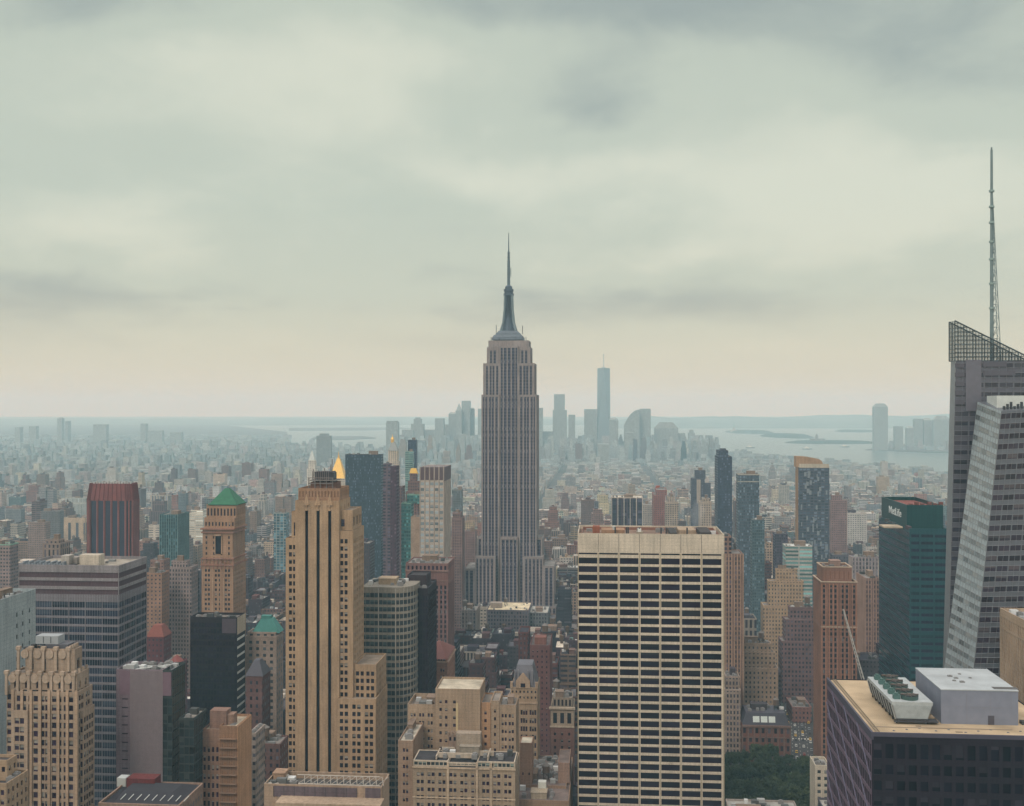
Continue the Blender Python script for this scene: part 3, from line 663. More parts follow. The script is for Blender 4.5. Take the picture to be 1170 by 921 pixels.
for k in range(16): x = s.X(24 + k * 3.2, 6); m.box(x, x + 1.0, 5, 9 + (k % 3), zr + .5, zr + 1.5 + (k % 2))
b.part('roof_grating', m, plain((.2, .22, .25), .7), kind='stuff'); clutter(b.o, s.X(95, 20), s.X(130, 20), 18, 30, zr, 6, 8, big=False)
b.finish(100)

# ---------------------------------------------------------------- pale slab at the left edge
s = Site(-60, -7, 500, side=41)
b = Bld('office_block', 'pale blue-grey blank slab with a few slit windows, cut by the left edge', 'office block', s, (.34, .42, .48), (.10, .10, .11), short='pale blank slab at the left edge', ytop=676)
sl = dict(cols=lambda W_: [(s.d * .52, s.d * .555), (s.d * .66, s.d * .695), (s.d * .83, s.d * .865)], rows=lambda a, c: [(c - 10.5 - 5.2 * i, c - 8.4 - 5.2 * i) for i in range(26) if c - 10 - 5.2 * i > 5][::-1], rec=.4, glass=G_BLACK)
zr = b.tier(-s.w / 2, s.w / 2, 0, s.d, 0, s.Z(687.5), side=sl, par=2.4); clutter(b.o, 0, s.w / 2 - 2, 2, s.d - 2, zr, 10, 21)
m = MB()
for k in range(14): m.beam((s.w / 2 - 3 - (k % 3), 2 + k * 1.4, zr), (s.w / 2 - 3 - (k % 3), 2 + k * 1.4, zr + 3.2), .15)
b.part('railing', m, MET_D); b.finish(60)

# ---------------------------------------------------------------- tan deco stepped block bottom-left corner (offset lower)
s = Site(-40, 8, 380, side=33)
b = Bld('apartment_block', 'low tan brick block in the bottom left corner with a parapet roof', 'apartment block', s, (.36, .28, .21), (.07, .06, .06), short='low tan block in the bottom left corner', ytop=866)
w_ = dict(cols=even(3.1, .42), rows=floors(3.3, .55, 1.6), rec=.35, glass=G_OLD)
zr = b.tier(-s.w / 2, s.w / 2, 0, s.d, 0, s.Z(894), front=w_, side=w_, par=1.2)
b.tier(-s.w / 2, s.X(9, 6), 6, s.d - 2, zr, s.Z(868, 6), front=w_, side=w_, par=1.0); clutter(b.o, s.X(10, 6), s.w / 2 - 1, 3, s.d - 3, zr, 5, 4, big=False)
b.finish(60)

# ---------------------------------------------------------------- mauve metal slab with dark glass
s = Site(133, 197, 480, side=211)
b = Bld('office_tower', 'mauve ribbed blank slab joined to dark green glass, lower left', 'office tower', s, (.19, .16, .205), (.15, .15, .16), short='mauve ribbed slab', ytop=758)
GD = glassmat((.014, .022, .026), blind=(.05, .06, .06), share=.3)
zt = s.Z(765)
x = s.X(186)
slit = dict(cols=lambda W_: [(s.X(139.5) - s.X(133), s.X(146.5) - s.X(133))], rows=lambda a, c: [(s.Z(799.7 + 9.9 * i), s.Z(798.3 + 9.9 * i)) for i in range(0, 14)][::-1], rec=.3, glass=G_BLACK)
zr = b.tier(-s.w / 2, x, 0, s.d, 0, zt, front=slit, par=1.3)
gsp = dict(cols=even(2.0, .9), rows=floors(3.75, .85, 12), rec=.15, glass=GD)
b.tier(x, s.w / 2, .2, s.d, 0, zt, front=dict(gsp), side=dict(gsp, rows=floors(3.75, .85, .6)), par=1.3, wall=wallmat((.045, .06, .065)))
m = MB()
for k in range(34):
    xx = s.X(149.5) + (x - s.X(149.5)) * k / 33; m.box(xx - .10, xx + .10, -.22, -.003, 0, zt - .3)
b.part('rib', m, plain((.33, .27, .29), .5, .2))
for nm, a, c, y0_, y1_ in (('panel', 137, 149, 766.5, 794), ('panel', 186.5, 196, 767.5, 794)):
    m = MB(); m.box(s.X(a), s.X(c), -.12 if a < 180 else -.25, -.004 if a < 180 else .19, s.Z(y1_), s.Z(y0_)); b.part(nm, m, plain((.16, .10, .13), .6))
clutter(b.o, -s.w / 2 + 1, s.w / 2 - 1, 2, s.d - 2, zr, 14, 14, big=False)
m = MB(); m.beam((s.X(140), 3, zr), (s.X(190), 5, zr + 2.4), .25); m.beam((s.X(150), 8, zr + 1), (s.X(185), 6, zr + 1), .4); b.part('roof_pipe', m, MET_L)
b.finish(80)
s = Site(205, 222, 470, side=232.5)
b = Bld('office_tower', 'low dark green glass wing beside the mauve ribbed slab', 'office tower', s, (.05, .06, .065), (.28, .25, .22), short='dark green glass wing', ytop=806)
gs = dict(cols=even(2.0, .9), rows=floors(3.75, .85, .8), rec=.15, glass=GD)
zr = b.tier(-s.w / 2, s.w / 2, 0, s.d, 0, s.Z(820), front=gs, side=gs, par=1); clutter(b.o, -s.w / 2 + .5, s.w / 2 - .5, 2, s.d - 2, zr, 6, 5, big=False); b.finish(60)

# ---------------------------------------------------------------- dark slab with white side stripes
s = Site(217.5, 271, 700, side=280.5)
b = Bld('office_tower', 'near-black office slab with white slanted stripes on its right side', 'office tower', s, (.028, .020, .027), (.14, .12, .11), short='near-black slab', ytop=700)
zt = s.Z(705)
fr = dict(cols=even(1.9, .8), rows=floors(3.9, .7, 3.0), rec=.15, glass=G_BLACK)
sd = dict(cols=lambda W_: [(.4, W_ - .4)], rows=lambda a, c: [(c - 15 - 5.3 * i, c - 13.3 - 5.3 * i) for i in range(28)][::-1], rec=.25, glass=plain((.62, .60, .56), .7), kind='spandrel_band')
zr = b.tier(-s.w / 2, s.w / 2, 0, s.d, 0, zt, front=fr, side=sd, par=1.5)
m = MB(); m.box(s.w / 2 + .004, s.w / 2 + .15, .3, s.d - .3, zt - 11, zt - .3); b.part('side_panel', m, wallmat((.46, .41, .34)))
m = MB(); m.box(s.X(254), s.X(270), -.2, -.004, zt - 10, zt - .8); b.part('panel', m, plain((.08, .055, .07), .5))
clutter(b.o, -s.w / 2 + 2, s.w / 2 - 2, 2, s.d - 2, zr, 9, 31, big=False); b.finish(90)

# ---------------------------------------------------------------- brown loft block under it
s = Site(231.5, 271, 480, side=287)
b = Bld('loft_building', 'brown brick loft building with a blank orange-tan side wall, below the near-black slab', 'loft building', s, (.27, .18, .145), (.33, .27, .2), short='brown loft building', ytop=812)
fr = dict(cols=even(2.0, .55), rows=floors(3.9, .6, 7.0), rec=.35, glass=G_OLD)
zr = b.tier(-s.w / 2, s.X(251), 0, s.d, 0, s.Z(833), front=fr, par=1)
b.tier(s.X(251), s.w / 2, 0, s.d, 0, s.Z(829), front=dict(fr, cols=even(3.1, .25), rec=.12, glass=plain((.2, .12, .08), .8), kind='netting_panel'), par=1, wall=wallmat((.30, .19, .13)))
m = MB(); m.box(s.w / 2 + .004, s.w / 2 + .3, .1, s.d - .1, 0, s.Z(829) - .2); b.part('side_wall', m, wallmat((.46, .29, .185), course=1.2))
b.box('penthouse', wallmat((.25, .17, .15)), s.X(240, 4), s.X(259, 4), 4, 10, zr, s.Z(812, 4)); b.box('penthouse', wallmat((.28, .2, .17)), s.X(259, 5), s.X(267, 5), 5, 10, zr, s.Z(816, 5))
m = MB()
for k in range(12): yy = s.Z(833) - 4 - k * 3.9; m.box(s.X(251.5), s.X(270.5), -1.4, -.01, yy, yy + .15, bottom=True)
for k in range(8): xx = s.X(252 + k * 2.6); m.beam((xx, -1.3, 20), (xx, -1.3, s.Z(833) - 3), .08)
b.part('scaffold', m, plain((.26, .16, .11), .8)); clutter(b.o, s.X(252), s.w / 2 - 1, 2, s.d - 2, zr, 5, 6, big=False); b.finish(80)

# ---------------------------------------------------------------- green pyramid tower
s = Site(230.5, 266.5, 900, side=281)
b = Bld('skyscraper', 'brown and tan tower topped by a green pyramid roof', 'skyscraper', s, (.35, .235, .165), (.2, .14, .11), short='green pyramid tower', ytop=558)
fh = 9.1 / F * 900 * .62; GC = glassmat((.02, .013, .024), share=.2, spec=.2)
w_ = dict(cols=pairs(8.4, 1.7, .9, .6), rows=floors(3.9, .55, 3), rec=.5, glass=GC)
b.tier(-s.w / 2, s.w / 2, 0, s.d, 0, s.Z(645), front=w_, side=dict(w_, cols=pairs(6.2, 1.4, .8, .4)), par=.6)
b.tier(-s.w / 2 + .6, s.w / 2 - .6, .6, s.d - .6, s.Z(645) - .4, s.Z(604), front=dict(cols=even(6.6, .22), rows=floors(4.4, .5, 5), rec=.5, glass=GC), side=dict(cols=even(4, .4), rows=lambda a, c: [(a + 6, c - 4)], rec=.6, glass=GC), par=.6)
b.tier(s.X(233.5, 2.5), s.X(268, 2.5), 2.5, s.d - 2, s.Z(604) - .5, s.Z(592), front=dict(cols=even(2.8, .45), rows=onerow(2.4, 3.5), rec=.5, glass=GC), side=dict(cols=even(2.8, .45), rows=onerow(2.4, 3.5), rec=.5, glass=GC), par=.6)
b.tier(s.X(236, 4.5), s.X(270, 4.5), 4.5, s.d - 4, s.Z(592) - .5, s.Z(577), front=dict(cols=even(2.9, .5), rows=onerow(2, 3.2), rec=.6, glass=GC), side=dict(cols=even(2.9, .5), rows=onerow(2, 3.2), rec=.6, glass=GC), par=.3)
m = MB()
for (zz, e) in ((s.Z(645), .9), (s.Z(638), .5), (s.Z(604), 1.0), (s.Z(608), .4)):
    m.box(-s.w / 2 - e, s.w / 2 + e, -e, s.d + e, zz - .9, zz + .25, bottom=True)
for k in range(9): x = -s.w / 2 + s.w * k / 8; m.box(x - .5, x + .5, -.5, -.003, s.Z(650), s.Z(640))
b.part('cornice', m, wallmat((.30, .17, .13)))
m = MB(); xm = s.X(249.5)
for dx in (-4.6, 0, 4.6): m.box(xm + dx - .55, xm + dx + .55, -.35, -.003, 0, s.Z(660))
m.box(xm - 3.2, xm - 2.4, -.3, .599, s.Z(633), s.Z(612)); m.box(xm + 2.4, xm + 3.2, -.3, .599, s.Z(633), s.Z(612)); m.cyl(xm, .3, 3.2, 3.2, s.Z(612), s.Z(610.6), 12)
b.part('pier', m, wallmat((.40, .29, .21)))
m = MB(); m.box(xm - 2.3, xm + 2.3, .35, .598, s.Z(633), s.Z(612)); b.part('window', m, G_BLACK)
m = MB(); xa, xb = s.X(239, 5), s.X(270.5, 5); m.pyr(xa, xb, 4.2, s.d - 3.6, s.Z(577), s.Z(558.5, 10), .16); m.box(xa - .6, xb + .6, 3.8, s.d - 3.4, s.Z(577) - .5, s.Z(577) + .3, bottom=True)
b.part('pyramid_roof', m, plain((.035, .135, .075), .8, 0, .3, .4, .3)); b.finish(100)
# ---------------------------------------------------------------- curved banded office block
s = Site(413, 472, 640, depth=34)
b = Bld('office_building', 'cream banded office building with a curved right end', 'office building', s, (.27, .265, .245), (.42, .34, .25), short='curved banded office building', ytop=666)
Xs = s.X; x0, x1 = -s.w / 2, s.w / 2; zt = s.Z(671); fh = 7.95 / F * 640
pts = [(x0, 0), (Xs(452), 0)]; n = 7
cxx, rad = Xs(452), x1 - Xs(452)
pts += [(cxx + rad * math.sin(a), 14 - 14 * math.cos(a)) for a in [math.pi / 2 * k / n for k in range(1, n + 1)]]
pts += [(x1, s.d), (x0, s.d)]
m = MB(); m.prism([(x * .985 + .0, y * .98 + .5) for x, y in pts], 0, zt - 1.2, cap=False); b.part('core', m, plain((.03, .04, .05), .3))
m = MB(); r = MB(); wb = MB()
zz = zt; k = 0
while zz > 10:
    h = 3.4 if k == 0 else fh * .36
    m.prism(pts, zz - h, zz); m.quad(*[(x, y, zz - h) for x, y in reversed(pts)])
    zz -= h + (fh * .64); k += 1
b.part('spandrel', m, b.wall)
gm = glassmat((.022, .035, .045), blind=(.08, .12, .13), share=.4, rough=.2, spec=.3)
zz = zt - 3.4
for fl in range(32):
    if zz < 20: break
    for j in range(8):
        w0 = (Xs(452) - x0) / 8; b.panes.append(((x0 + w0 * (j + .5), .2, zz - fh * .64), 0, w0 - .12, fh * .64, gm, 'window'))
    zz -= fh
m = MB()
for j in range(9):
    x = x0 + (Xs(452) - x0) * j / 8
    if j % 4 == 0: m.box(x - .3, x + .3, -.003, .5, 10, zt - .5)
    else: m.box(x - .05, x + .05, .1, .3, 10, zt - .5)
for q in range(n):
    (ax, ay), (bx, by) = pts[1 + q], pts[2 + q]; m.beam((bx * .992, by * .99 + .1, 10), (bx * .992, by * .99 + .1, zt - .6), .18)
b.part('mullion', m, plain((.34, .30, .26), .6))
clutter(b.o, x0 + 1, x1 - 4, 4, 30, zt, 16, 9, shed=(.4, .33, .25)); b.finish(100)

s = Site(470.5, 489, 655, depth=34)
b = Bld('office_tower', 'plain black slab beside the curved banded office building', 'office tower', s, (.03, .022, .032), (.05, .045, .05), short='plain black slab', ytop=655)
fr = dict(cols=even(1.7, .72), rows=floors(3.8, .75, 4), rec=.12, glass=G_BLACK)
zr = b.tier(-s.w / 2, s.w / 2, 0, s.d, 0, s.Z(672), front=fr, side=fr, par=1); b.tier(s.X(465.5, 8), s.X(487, 8), 8, 26, 60, s.Z(657, 8), front=None, par=1, wall=wallmat((.05, .038, .05)))
clutter(b.o, -s.w / 2 + 1, s.w / 2 - 1, 1, 7, zr, 4, 3, big=False); b.finish(60)

# ---------------------------------------------------------------- mauve brick slab with deep piers
s = Site(463.5, 512, 860, depth=36)
b = Bld('office_tower', 'purple-brown brick tower with close vertical piers, behind the plain black slab', 'office tower', s, (.22, .13, .13), (.2, .17, .16), short='purple-brown pier tower', ytop=641)
PS = stripmat((.12, .075, .08), (.02, .015, .025), 3.8, .6)
sp_ = strips(3.1, .52, PS, .5, .6, 11)
top = dict(cols=even(3.1, .5, .6), rows=lambda a, c: [(c - 8.5, c - 2.2)], rec=.4, glass=G_DARK)
b.tier(-s.w / 2, s.w / 2, 0, s.d, 0, s.Z(652), front=sp_, side=sp_, par=.1, roofz=False)
zr = b.tier(-s.w / 2 + .01, s.w / 2 - .01, .01, s.d - .01, s.Z(652), s.Z(643.5), front=dict(cols=even(3.1, .5, .6), rows=lambda a, c: [(a + .6, c - 2.0)], rec=.4, glass=G_DARK), side=dict(cols=even(3.1, .5, .6), rows=lambda a, c: [(a + .6, c - 2.0)], rec=.4, glass=G_DARK), par=1)
m = MB(); m.box(s.X(463), s.X(512.5), -.7, -.003, s.Z(652) - .6, s.Z(652) + .6, bottom=True); m.box(s.X(463), s.X(512.5), -.5, -.003, s.Z(664), s.Z(663), bottom=True); b.part('cornice', m, wallmat((.26, .17, .16)))
clutter(b.o, -s.w / 2 + 2, s.w / 2 - 2, 2, s.d - 2, zr, 10, 12); b.finish(100)

# ---------------------------------------------------------------- red pyramid-roofed block
s = Site(482.5, 511, 700, side=520)
b = Bld('brick_building', 'rose brick block with a red pyramid roof', 'building', s, (.30, .17, .13), short='rose block with red pyramid roof', ytop=736)
w_ = dict(cols=pairs(4.6, 1.0, .5, .6), rows=floors(4.4, .45, 2.5), rec=.35, glass=G_LIT)
b.tier(-s.w / 2, s.w / 2, 0, s.d, 0, s.Z(757), front=w_, side=w_, par=.2)
m = MB(); e = .7
m.box(-s.w / 2 - e, s.w / 2 + e, -e, s.d + e, s.Z(757), s.Z(757) + .8, bottom=True); b.part('cornice', m, wallmat((.40, .28, .22)))
b.tier(-s.w / 2 + 1, s.w / 2 - 1, 1, s.d - 1, s.Z(757) + .8, s.Z(753), front=dict(cols=even(1.6, .6, .4), rows=onerow(.2, .3), rec=.4, glass=G_BLACK), side=dict(cols=even(1.6, .6, .4), rows=onerow(.2, .3), rec=.4, glass=G_BLACK), par=.1)
m = MB(); m.pyr(-s.w / 2 - .2, s.w / 2 + .2, -.2, s.d + .2, s.Z(753) + .01, s.Z(737, 6), .10); b.part('pyramid_roof', m, plain((.17, .06, .05), .85)); b.finish(100)

# ---------------------------------------------------------------- tan complex, lower centre
s = Site(497.5, 548.5, 545, depth=24); TB = (.36, .285, .22)
b = Bld('loft_building', 'tan loft building with a tall blank core and stepped wings, lower centre', 'loft building', s, TB, (.2, .17, .15), short='tan stepped loft building', ytop=783)
Xs = s.X; w_ = lambda p=4.6: dict(cols=even(p, .3, .5), rows=floors(3.85, .42, 3.2), rec=.35, glass=G_OLD)
wp = lambda p=4.8, t=3.4: dict(cols=pairs(p, 1.0, .5, .6), rows=floors(3.85, .45, t), rec=.35, glass=G_OLD)
zr = b.tier(Xs(497.5), Xs(548.5), 0, s.d, 0, s.Z(787), front=dict(cols=lambda W_: [(2.0, 3.2), (4.8, 6.0), (8.8, 10.2)], rows=floors(3.85, .42, 4.5), rec=.35, glass=G_OLD), par=1.0, roof=roofmat((.44, .38, .3)))
m = MB(); m.box(Xs(521), Xs(523.5), -.12, -.003, s.Z(835), s.Z(803)); b.part('painted_panel', m, plain((.5, .38, .22), .8))
zl = b.tier(Xs(465.5), Xs(497.5), 1, s.d - 2, 0, s.Z(806), front=wp(), par=2.6); clutter(b.o, Xs(468), Xs(495), 3, 19, zl, 4, 2)
zq = b.tier(Xs(548.5), Xs(560), 2, s.d - 3, 0, s.Z(803), front=w_(3.2), side=w_(), par=.8, wall=wallmat((.40, .26, .17)))
b.tier(Xs(560), Xs(570), 2.5, s.d - 3, 0, s.Z(801), front=w_(3.0), par=.8); zq = b.tier(Xs(570), Xs(589), 3, s.d - 3, 0, s.Z(806), front=wp(4.4), side=wp(), par=.8)
clutter(b.o, Xs(571), Xs(587), 5, 18, zq, 5, 77)
m = MB(); xa, xb = Xs(514), Xs(549)
m.box(xa, xb, -6, -.01, 0, s.Z(840, -6)); b.part('annex', m, wallmat((.27, .21, .18)))
m = MB()
for k in range(7): x = xa + (xb - xa) * (k + .5) / 7; m.box(x - .5, x + .5, -6.1, -6.004, s.Z(846, -6), s.Z(842, -6))
b.part('arched_window', m, G_BLACK)
m = MB(); m.box(xa, xb, -5.5, -4.8, s.Z(840, -6), s.Z(840, -6) + 1.2)
for k in range(9): x = xa + (xb - xa) * k / 8; m.box(x - .4, x + .4, -6.2, -5.4, s.Z(840, -6) + 0, s.Z(840, -6) + 1.9)
b.part('battlement', m, wallmat((.3, .24, .2)))
b.finish(100)

s = Site(472, 588.5, 500, depth=24)
b = Bld('loft_building', 'long tan brick loft block with white-framed penthouse windows, bottom edge centre', 'loft building', s, (.34, .28, .22), (.045, .04, .045), short='long tan loft block at the bottom', ytop=852)
Xs = s.X; zb = s.Z(877); fh = 8.7 / F * 500
ww = dict(cols=pairs(5.2, 1.35, .5, .8), rows=floors(fh, .5, 1.6), rec=.4, glass=G_OLD)
b.tier(-s.w / 2, s.w / 2, 0, s.d, 0, zb, front=ww, side=ww, par=.3)
PG = glassmat((.03, .04, .045), blind=(.30, .36, .33), share=.4, rough=.1)
pn = dict(cols=even(1.9, .84, .2), rows=onerow(.5, .7), rec=.3, glass=PG)
WF = wallmat((.52, .48, .42))
b.tier(Xs(472.5, .8), Xs(512, .8), .8, 16, zb, s.Z(869.5, .8), front=pn, par=.3, wall=WF); b.tier(Xs(512.2, 2.5), Xs(545, 2.5), 2.5, 16, zb, s.Z(871, 2.5), front=pn, par=.3, wall=WF); b.tier(Xs(545.2, .8), Xs(588, .8), .8, 16, zb, s.Z(869, .8), front=pn, side=pn, par=.3, wall=WF)
m = MB()
for x in (Xs(512), Xs(545), Xs(561)):
    m.box(x - .5, x + .5, -.5, -.003, 0, zb + 2.5)
m.box(-s.w / 2 - .3, s.w / 2 + .3, -.5, -.003, zb - .5, zb + .2, bottom=True); m.box(-s.w / 2 - .2, s.w / 2 + .2, -.3, -.003, zb - 14, zb - 13.4, bottom=True)
b.part('stone_trim', m, wallmat((.48, .40, .32)))
m = MB(); za = s.Z(870)
for x0_, x1_, y in ((498, 540, 5), (530, 562, 9), (500, 515, 13)): m.box(Xs(x0_), Xs(x1_), y, y + .8, za, za + 2.2)
m.box(Xs(556), Xs(557.5), 2, 14, za, za + 2); m.box(Xs(497), Xs(498.5), 2, 14, za, za + 1.6)
b.part('roof_parapet', m, wallmat((.46, .42, .37)))
clutter(b.o, Xs(500), Xs(556), 3, 15, za, 22, 19, shed=(.3, .28, .25)); clutter(b.o, Xs(562), Xs(586), 3, 15, za, 3, 20, big=False)
b.box('penthouse', wallmat((.33, .29, .25)), Xs(521, 12), Xs(549, 12), 12, 17, za - 1, s.Z(838, 12)); b.finish(100)
s = Site(455, 472, 515, depth=30)
b = Bld('brick_building', 'slim tan brick block with a terrace, left end of the long tan loft block', 'building', s, (.32, .24, .19), short='slim tan block', ytop=832)
zr = b.tier(-s.w / 2, s.w / 2, 0, s.d, 0, s.Z(846), front=wp(4.4, 2.5), par=1.0, roof=roofmat((.45, .4, .33))); clutter(b.o, -s.w / 2 + .5, s.w / 2 - .5, 3, s.d - 2, zr, 3, 8); b.finish(60)

# ---------------------------------------------------------------- gothic grey tower with mansard
s = Site(583.5, 614, 620, depth=24)
b = Bld('gothic_tower', 'narrow tan gothic tower with a pointed gable and grey mansard roof', 'tower', s, (.37, .29, .22), short='narrow gothic tower', ytop=758)
w_ = dict(cols=lambda W_: [(W_ * (i + .5) / 3 - 1.9 + j * 1.35, W_ * (i + .5) / 3 - 1.9 + j * 1.35 + 1.05) for i in range(3) for j in range(3)], rows=floors(4.6, .6, 3), rec=.4, glass=G_OLD)
ww2 = dict(cols=even(2.3, .4), rows=floors(3.2, .4, 1), rec=.35, glass=G_LIT)
b.tier(-s.w / 2, s.w / 2, 0, s.d, 0, s.Z(803), front=w_, side=w_, par=.1, roofz=False); b.tier(-s.w / 2 + .01, s.w / 2 - .01, .01, s.d - .01, s.Z(803), s.Z(785), front=ww2, side=ww2, par=.6)
m = MB(); xm = s.X(597.5); m.prism([(xm - 4, -.4), (xm + 4, -.4), (xm + 4, 1), (xm - 4, 1)], s.Z(786), s.Z(778)); m.prism([(xm - 4, -.4), (xm + 4, -.4), (xm + 4, 1), (xm - 4, 1)], s.Z(778), s.Z(769), [(xm - .3, -.2), (xm + .3, -.2), (xm + .3, 1), (xm - .3, 1)])
for px in (584.5, 613): m.box(s.X(px) - .7, s.X(px) + .7, -.4, 1, s.Z(786), s.Z(779))
m.box(-s.w / 2 - .3, s.w / 2 + .3, -.4, -.003, s.Z(803) - .5, s.Z(803) + .4, bottom=True); b.part('gable', m, wallmat((.42, .33, .26)))
m = MB(); m.box(xm - 1.3, xm + 1.3, -.46, -.404, s.Z(785), s.Z(780.5)); b.part('arched_window', m, G_BLACK)
m = MB(); m.pyr(-s.w / 2 + .6, s.w / 2 - .6, 1, s.d - 1, s.Z(785) - .4, s.Z(760, 4), .62); b.part('mansard_roof', m, plain((.13, .125, .15), .6))
m = MB()
for px in (588, 592, 603, 608): m.box(s.X(px) - .35, s.X(px) + .35, .8, 2, s.Z(784), s.Z(766)); 
b.part('mansard_rib', m, plain((.19, .18, .2), .6)); b.finish(80)

s = Site(629, 655.5, 690, depth=22)
b = Bld('brick_building', 'brown brick building with a pale arched top floor, left of the pale grid slab', 'building', s, (.22, .13, .12), short='brown building with arched top', ytop=791)
w_ = dict(cols=even(4.8, .3, .6), rows=floors(4.2, .45, 2.5), rec=.35, glass=G_LIT)
b.tier(-s.w / 2, s.w / 2, 0, s.d, 0, s.Z(830), front=w_, side=w_, par=.1, roofz=False)
zr = b.tier(-s.w / 2 + .01, s.w / 2 - .01, .01, s.d - .01, s.Z(830), s.Z(808), front=dict(cols=even(4.8, .55, .6), rows=onerow(1.8, 3.5), rec=.8, glass=G_BLACK), par=1, wall=wallmat((.38, .33, .28)))
m = MB(); m.box(-s.w / 2 - .9, s.w / 2 + .9, -1.0, -.003, s.Z(810), s.Z(807.5), bottom=True); m.box(-s.w / 2 - .4, s.w / 2 + .4, -.5, -.003, s.Z(830) - .5, s.Z(830) + .4, bottom=True); b.part('cornice', m, wallmat((.46, .41, .35)))
b.tier(-s.w / 2 + 1, s.w / 2 - 1, 4, s.d - 2, zr, s.Z(797, 4), front=dict(cols=even(2.2, .5, .3), rows=onerow(.8, 1.2), rec=.3, glass=G_BLACK), par=.8, wall=wallmat((.3, .27, .24))); clutter(b.o, -s.w / 2 + 1, s.w / 2 - 1, 5, s.d - 3, s.Z(797, 4) - .8, 6, 4); b.finish(60)
s = Site(605.5, 628, 760, depth=40)
b = Bld('apartment_tower', 'slender plum-coloured brick slab with a blank side, right of the narrow gothic tower', 'apartment tower', s, (.16, .085, .09), (.12, .1, .1), short='slender plum brick slab', ytop=735)
zr = b.tier(-s.w / 2, s.w / 2, 0, s.d, 0, s.Z(737), front=dict(cols=even(3.4, .28, .5), rows=floors(3.6, .42, 2.5), rec=.3, glass=G_DARK), par=1); b.box('penthouse', wallmat((.2, .1, .09)), -4, 4, 6, 16, zr, zr + 5); clutter(b.o, -s.w / 2 + 1, s.w / 2 - 1, 16, 38, zr, 5, 6, tank=1, big=False); b.finish(60)

# ---------------------------------------------------------------- rooftop in the foreground, under the striped tower
s = Site(302, 436, 375, side=445)
b = Bld('office_building', 'flat tan rooftop with a row of large fans and a louvred screen, bottom edge', 'office building', s, (.34, .27, .22), (.09, .08, .075), short='tan roof with fan row at the bottom', ytop=880)
s2 = s; Xs = s.X; zt = s.Z(897); zr = b.tier(-s.w / 2, s.w / 2, 0, s.d, 0, zt, par=2.4)
m = MB(); m.box(Xs(313), Xs(408), -.15, -.004, s.Z(911), s.Z(899)); m.box(Xs(417.5), Xs(435), -.15, -.004, s.Z(910), s.Z(898.5)); b.part('louvre_screen', m, wallmat((.13, .11, .14), .6))
m = MB(); m.box(Xs(322), s.w / 2 + 1, -7, -.01, 0, s.Z(918, -7)); b.part('lower_roof', m, wallmat((.38, .31, .25)))
for j in range(9): m = MB(); xx = Xs(313) + j * (Xs(408) - Xs(313)) / 8; m.box(xx - .08, xx + .08, -.22, -.154, s.Z(911), s.Z(899)); b.part('screen_post', m, MET_D)
yb = s.d
FANR = MB(); FANR.cyl(0, 0, 2.0, 2.0, 0, 1.3, 16, cap=False); FANR.cyl(0, 0, 1.75, 1.75, 1.3, 1.3001, 16)
for j in range(6):
    x = Xs(350 + j * 14.5, 4)
    f = ob('fan', FANR.mesh('fan', plain((.28, .26, .24), .7)) if j == 0 else fmesh, None, b.o); f.location = (x, 5, zr + .4); fmesh = f.data
    q = MB(); q.cyl(x, 5, 1.55, 1.55, zr + 1.75, zr + 1.78, 14); ob('fan_opening', q, MET_D, b.o)
m = MB()
for j in range(13):
    xa = Xs(342 + j * 7.5, 2); m.beam((xa, 1, zt + .1), (xa + 2.1, 9, zt + .3), .14); m.beam((xa + 2.1, 1, zt + .1), (xa, 9, zt + .3), .14)
m.beam((Xs(340), 1, zt), (Xs(434), 1, zt), .2); m.beam((Xs(340, 9), 9, zt + .3), (Xs(434, 9), 9, zt + .3), .2)
b.part('steel_frame', m, plain((.36, .31, .27), .6, .2))
clutter(b.o, Xs(306, 3), Xs(338, 3), 2, s.d - 1, zr, 14, 55, shed=(.36, .26, .2))
m = MB(); m.beam((Xs(306, 3), 3, zr + 1.2), (Xs(330, s.d - 2), s.d - 2, zr + 1.5), .5); m.beam((Xs(312, 3), 3, zr + 1), (Xs(338, s.d - 2), s.d - 2, zr + 1), .35); b.part('air_duct', m, plain((.42, .38, .34), .6)); b.finish()

# ---------------------------------------------------------------- cluttered low roofs, bottom centre
s = Site(587, 650, 560, depth=70)
b = Bld('loft_building', 'low brown block with a messy pipe-covered roof, bottom edge beside the pale grid slab', 'loft building', s, (.30, .22, .17), (.17, .13, .12), short='low block with messy roof', ytop=866)
zr = b.tier(-s.w / 2, s.w / 2, 0, s.d, 0, s.Z(914), front=wp(), side=wp(), par=.8); z2 = b.tier(-s.w / 2, s.w / 2 - 2, 20, s.d, zr, s.Z(897, 20), front=wp(5, 1), par=.6)
b.tier(s.X(594, 22), s.X(608, 22), 22, 34, z2, s.Z(849, 22), front=dict(cols=even(4, .2), rows=lambda a, c: [(a + 5, a + 6.4)], rec=.3, glass=G_DARK), par=.5, wall=wallmat((.33, .22, .17)), roof=roofmat((.5, .45, .36)))
b.tier(s.X(638, 30), s.X(651, 30), 26, 50, z2, s.Z(868, 30), par=.5, wall=wallmat((.28, .2, .17)))
clutter(b.o, -s.w / 2 + 2, s.w / 2 - 6, 1, 18, zr, 8, 30, shed=(.4, .36, .3)); clutter(b.o, -s.w / 2 + 2, s.w / 2 - 6, 24, s.d - 2, z2, 36, 31, big=True, tank=1)
b.box('roof_unit', plain((.62, .62, .58), .5), s.X(615, 12), s.X(624, 12), 10, 14, zr, zr + 6.5)
m = MB(); rr = random.Random(8)
for k in range(18):
    x, y = rr.uniform(-s.w / 2 + 3, s.w / 2 - 8), rr.uniform(24, 66); m.beam((x, y, z2 + 1), (x + rr.uniform(-6, 6), y + rr.uniform(-5, 5), z2 + rr.uniform(.6, 2)), .2)
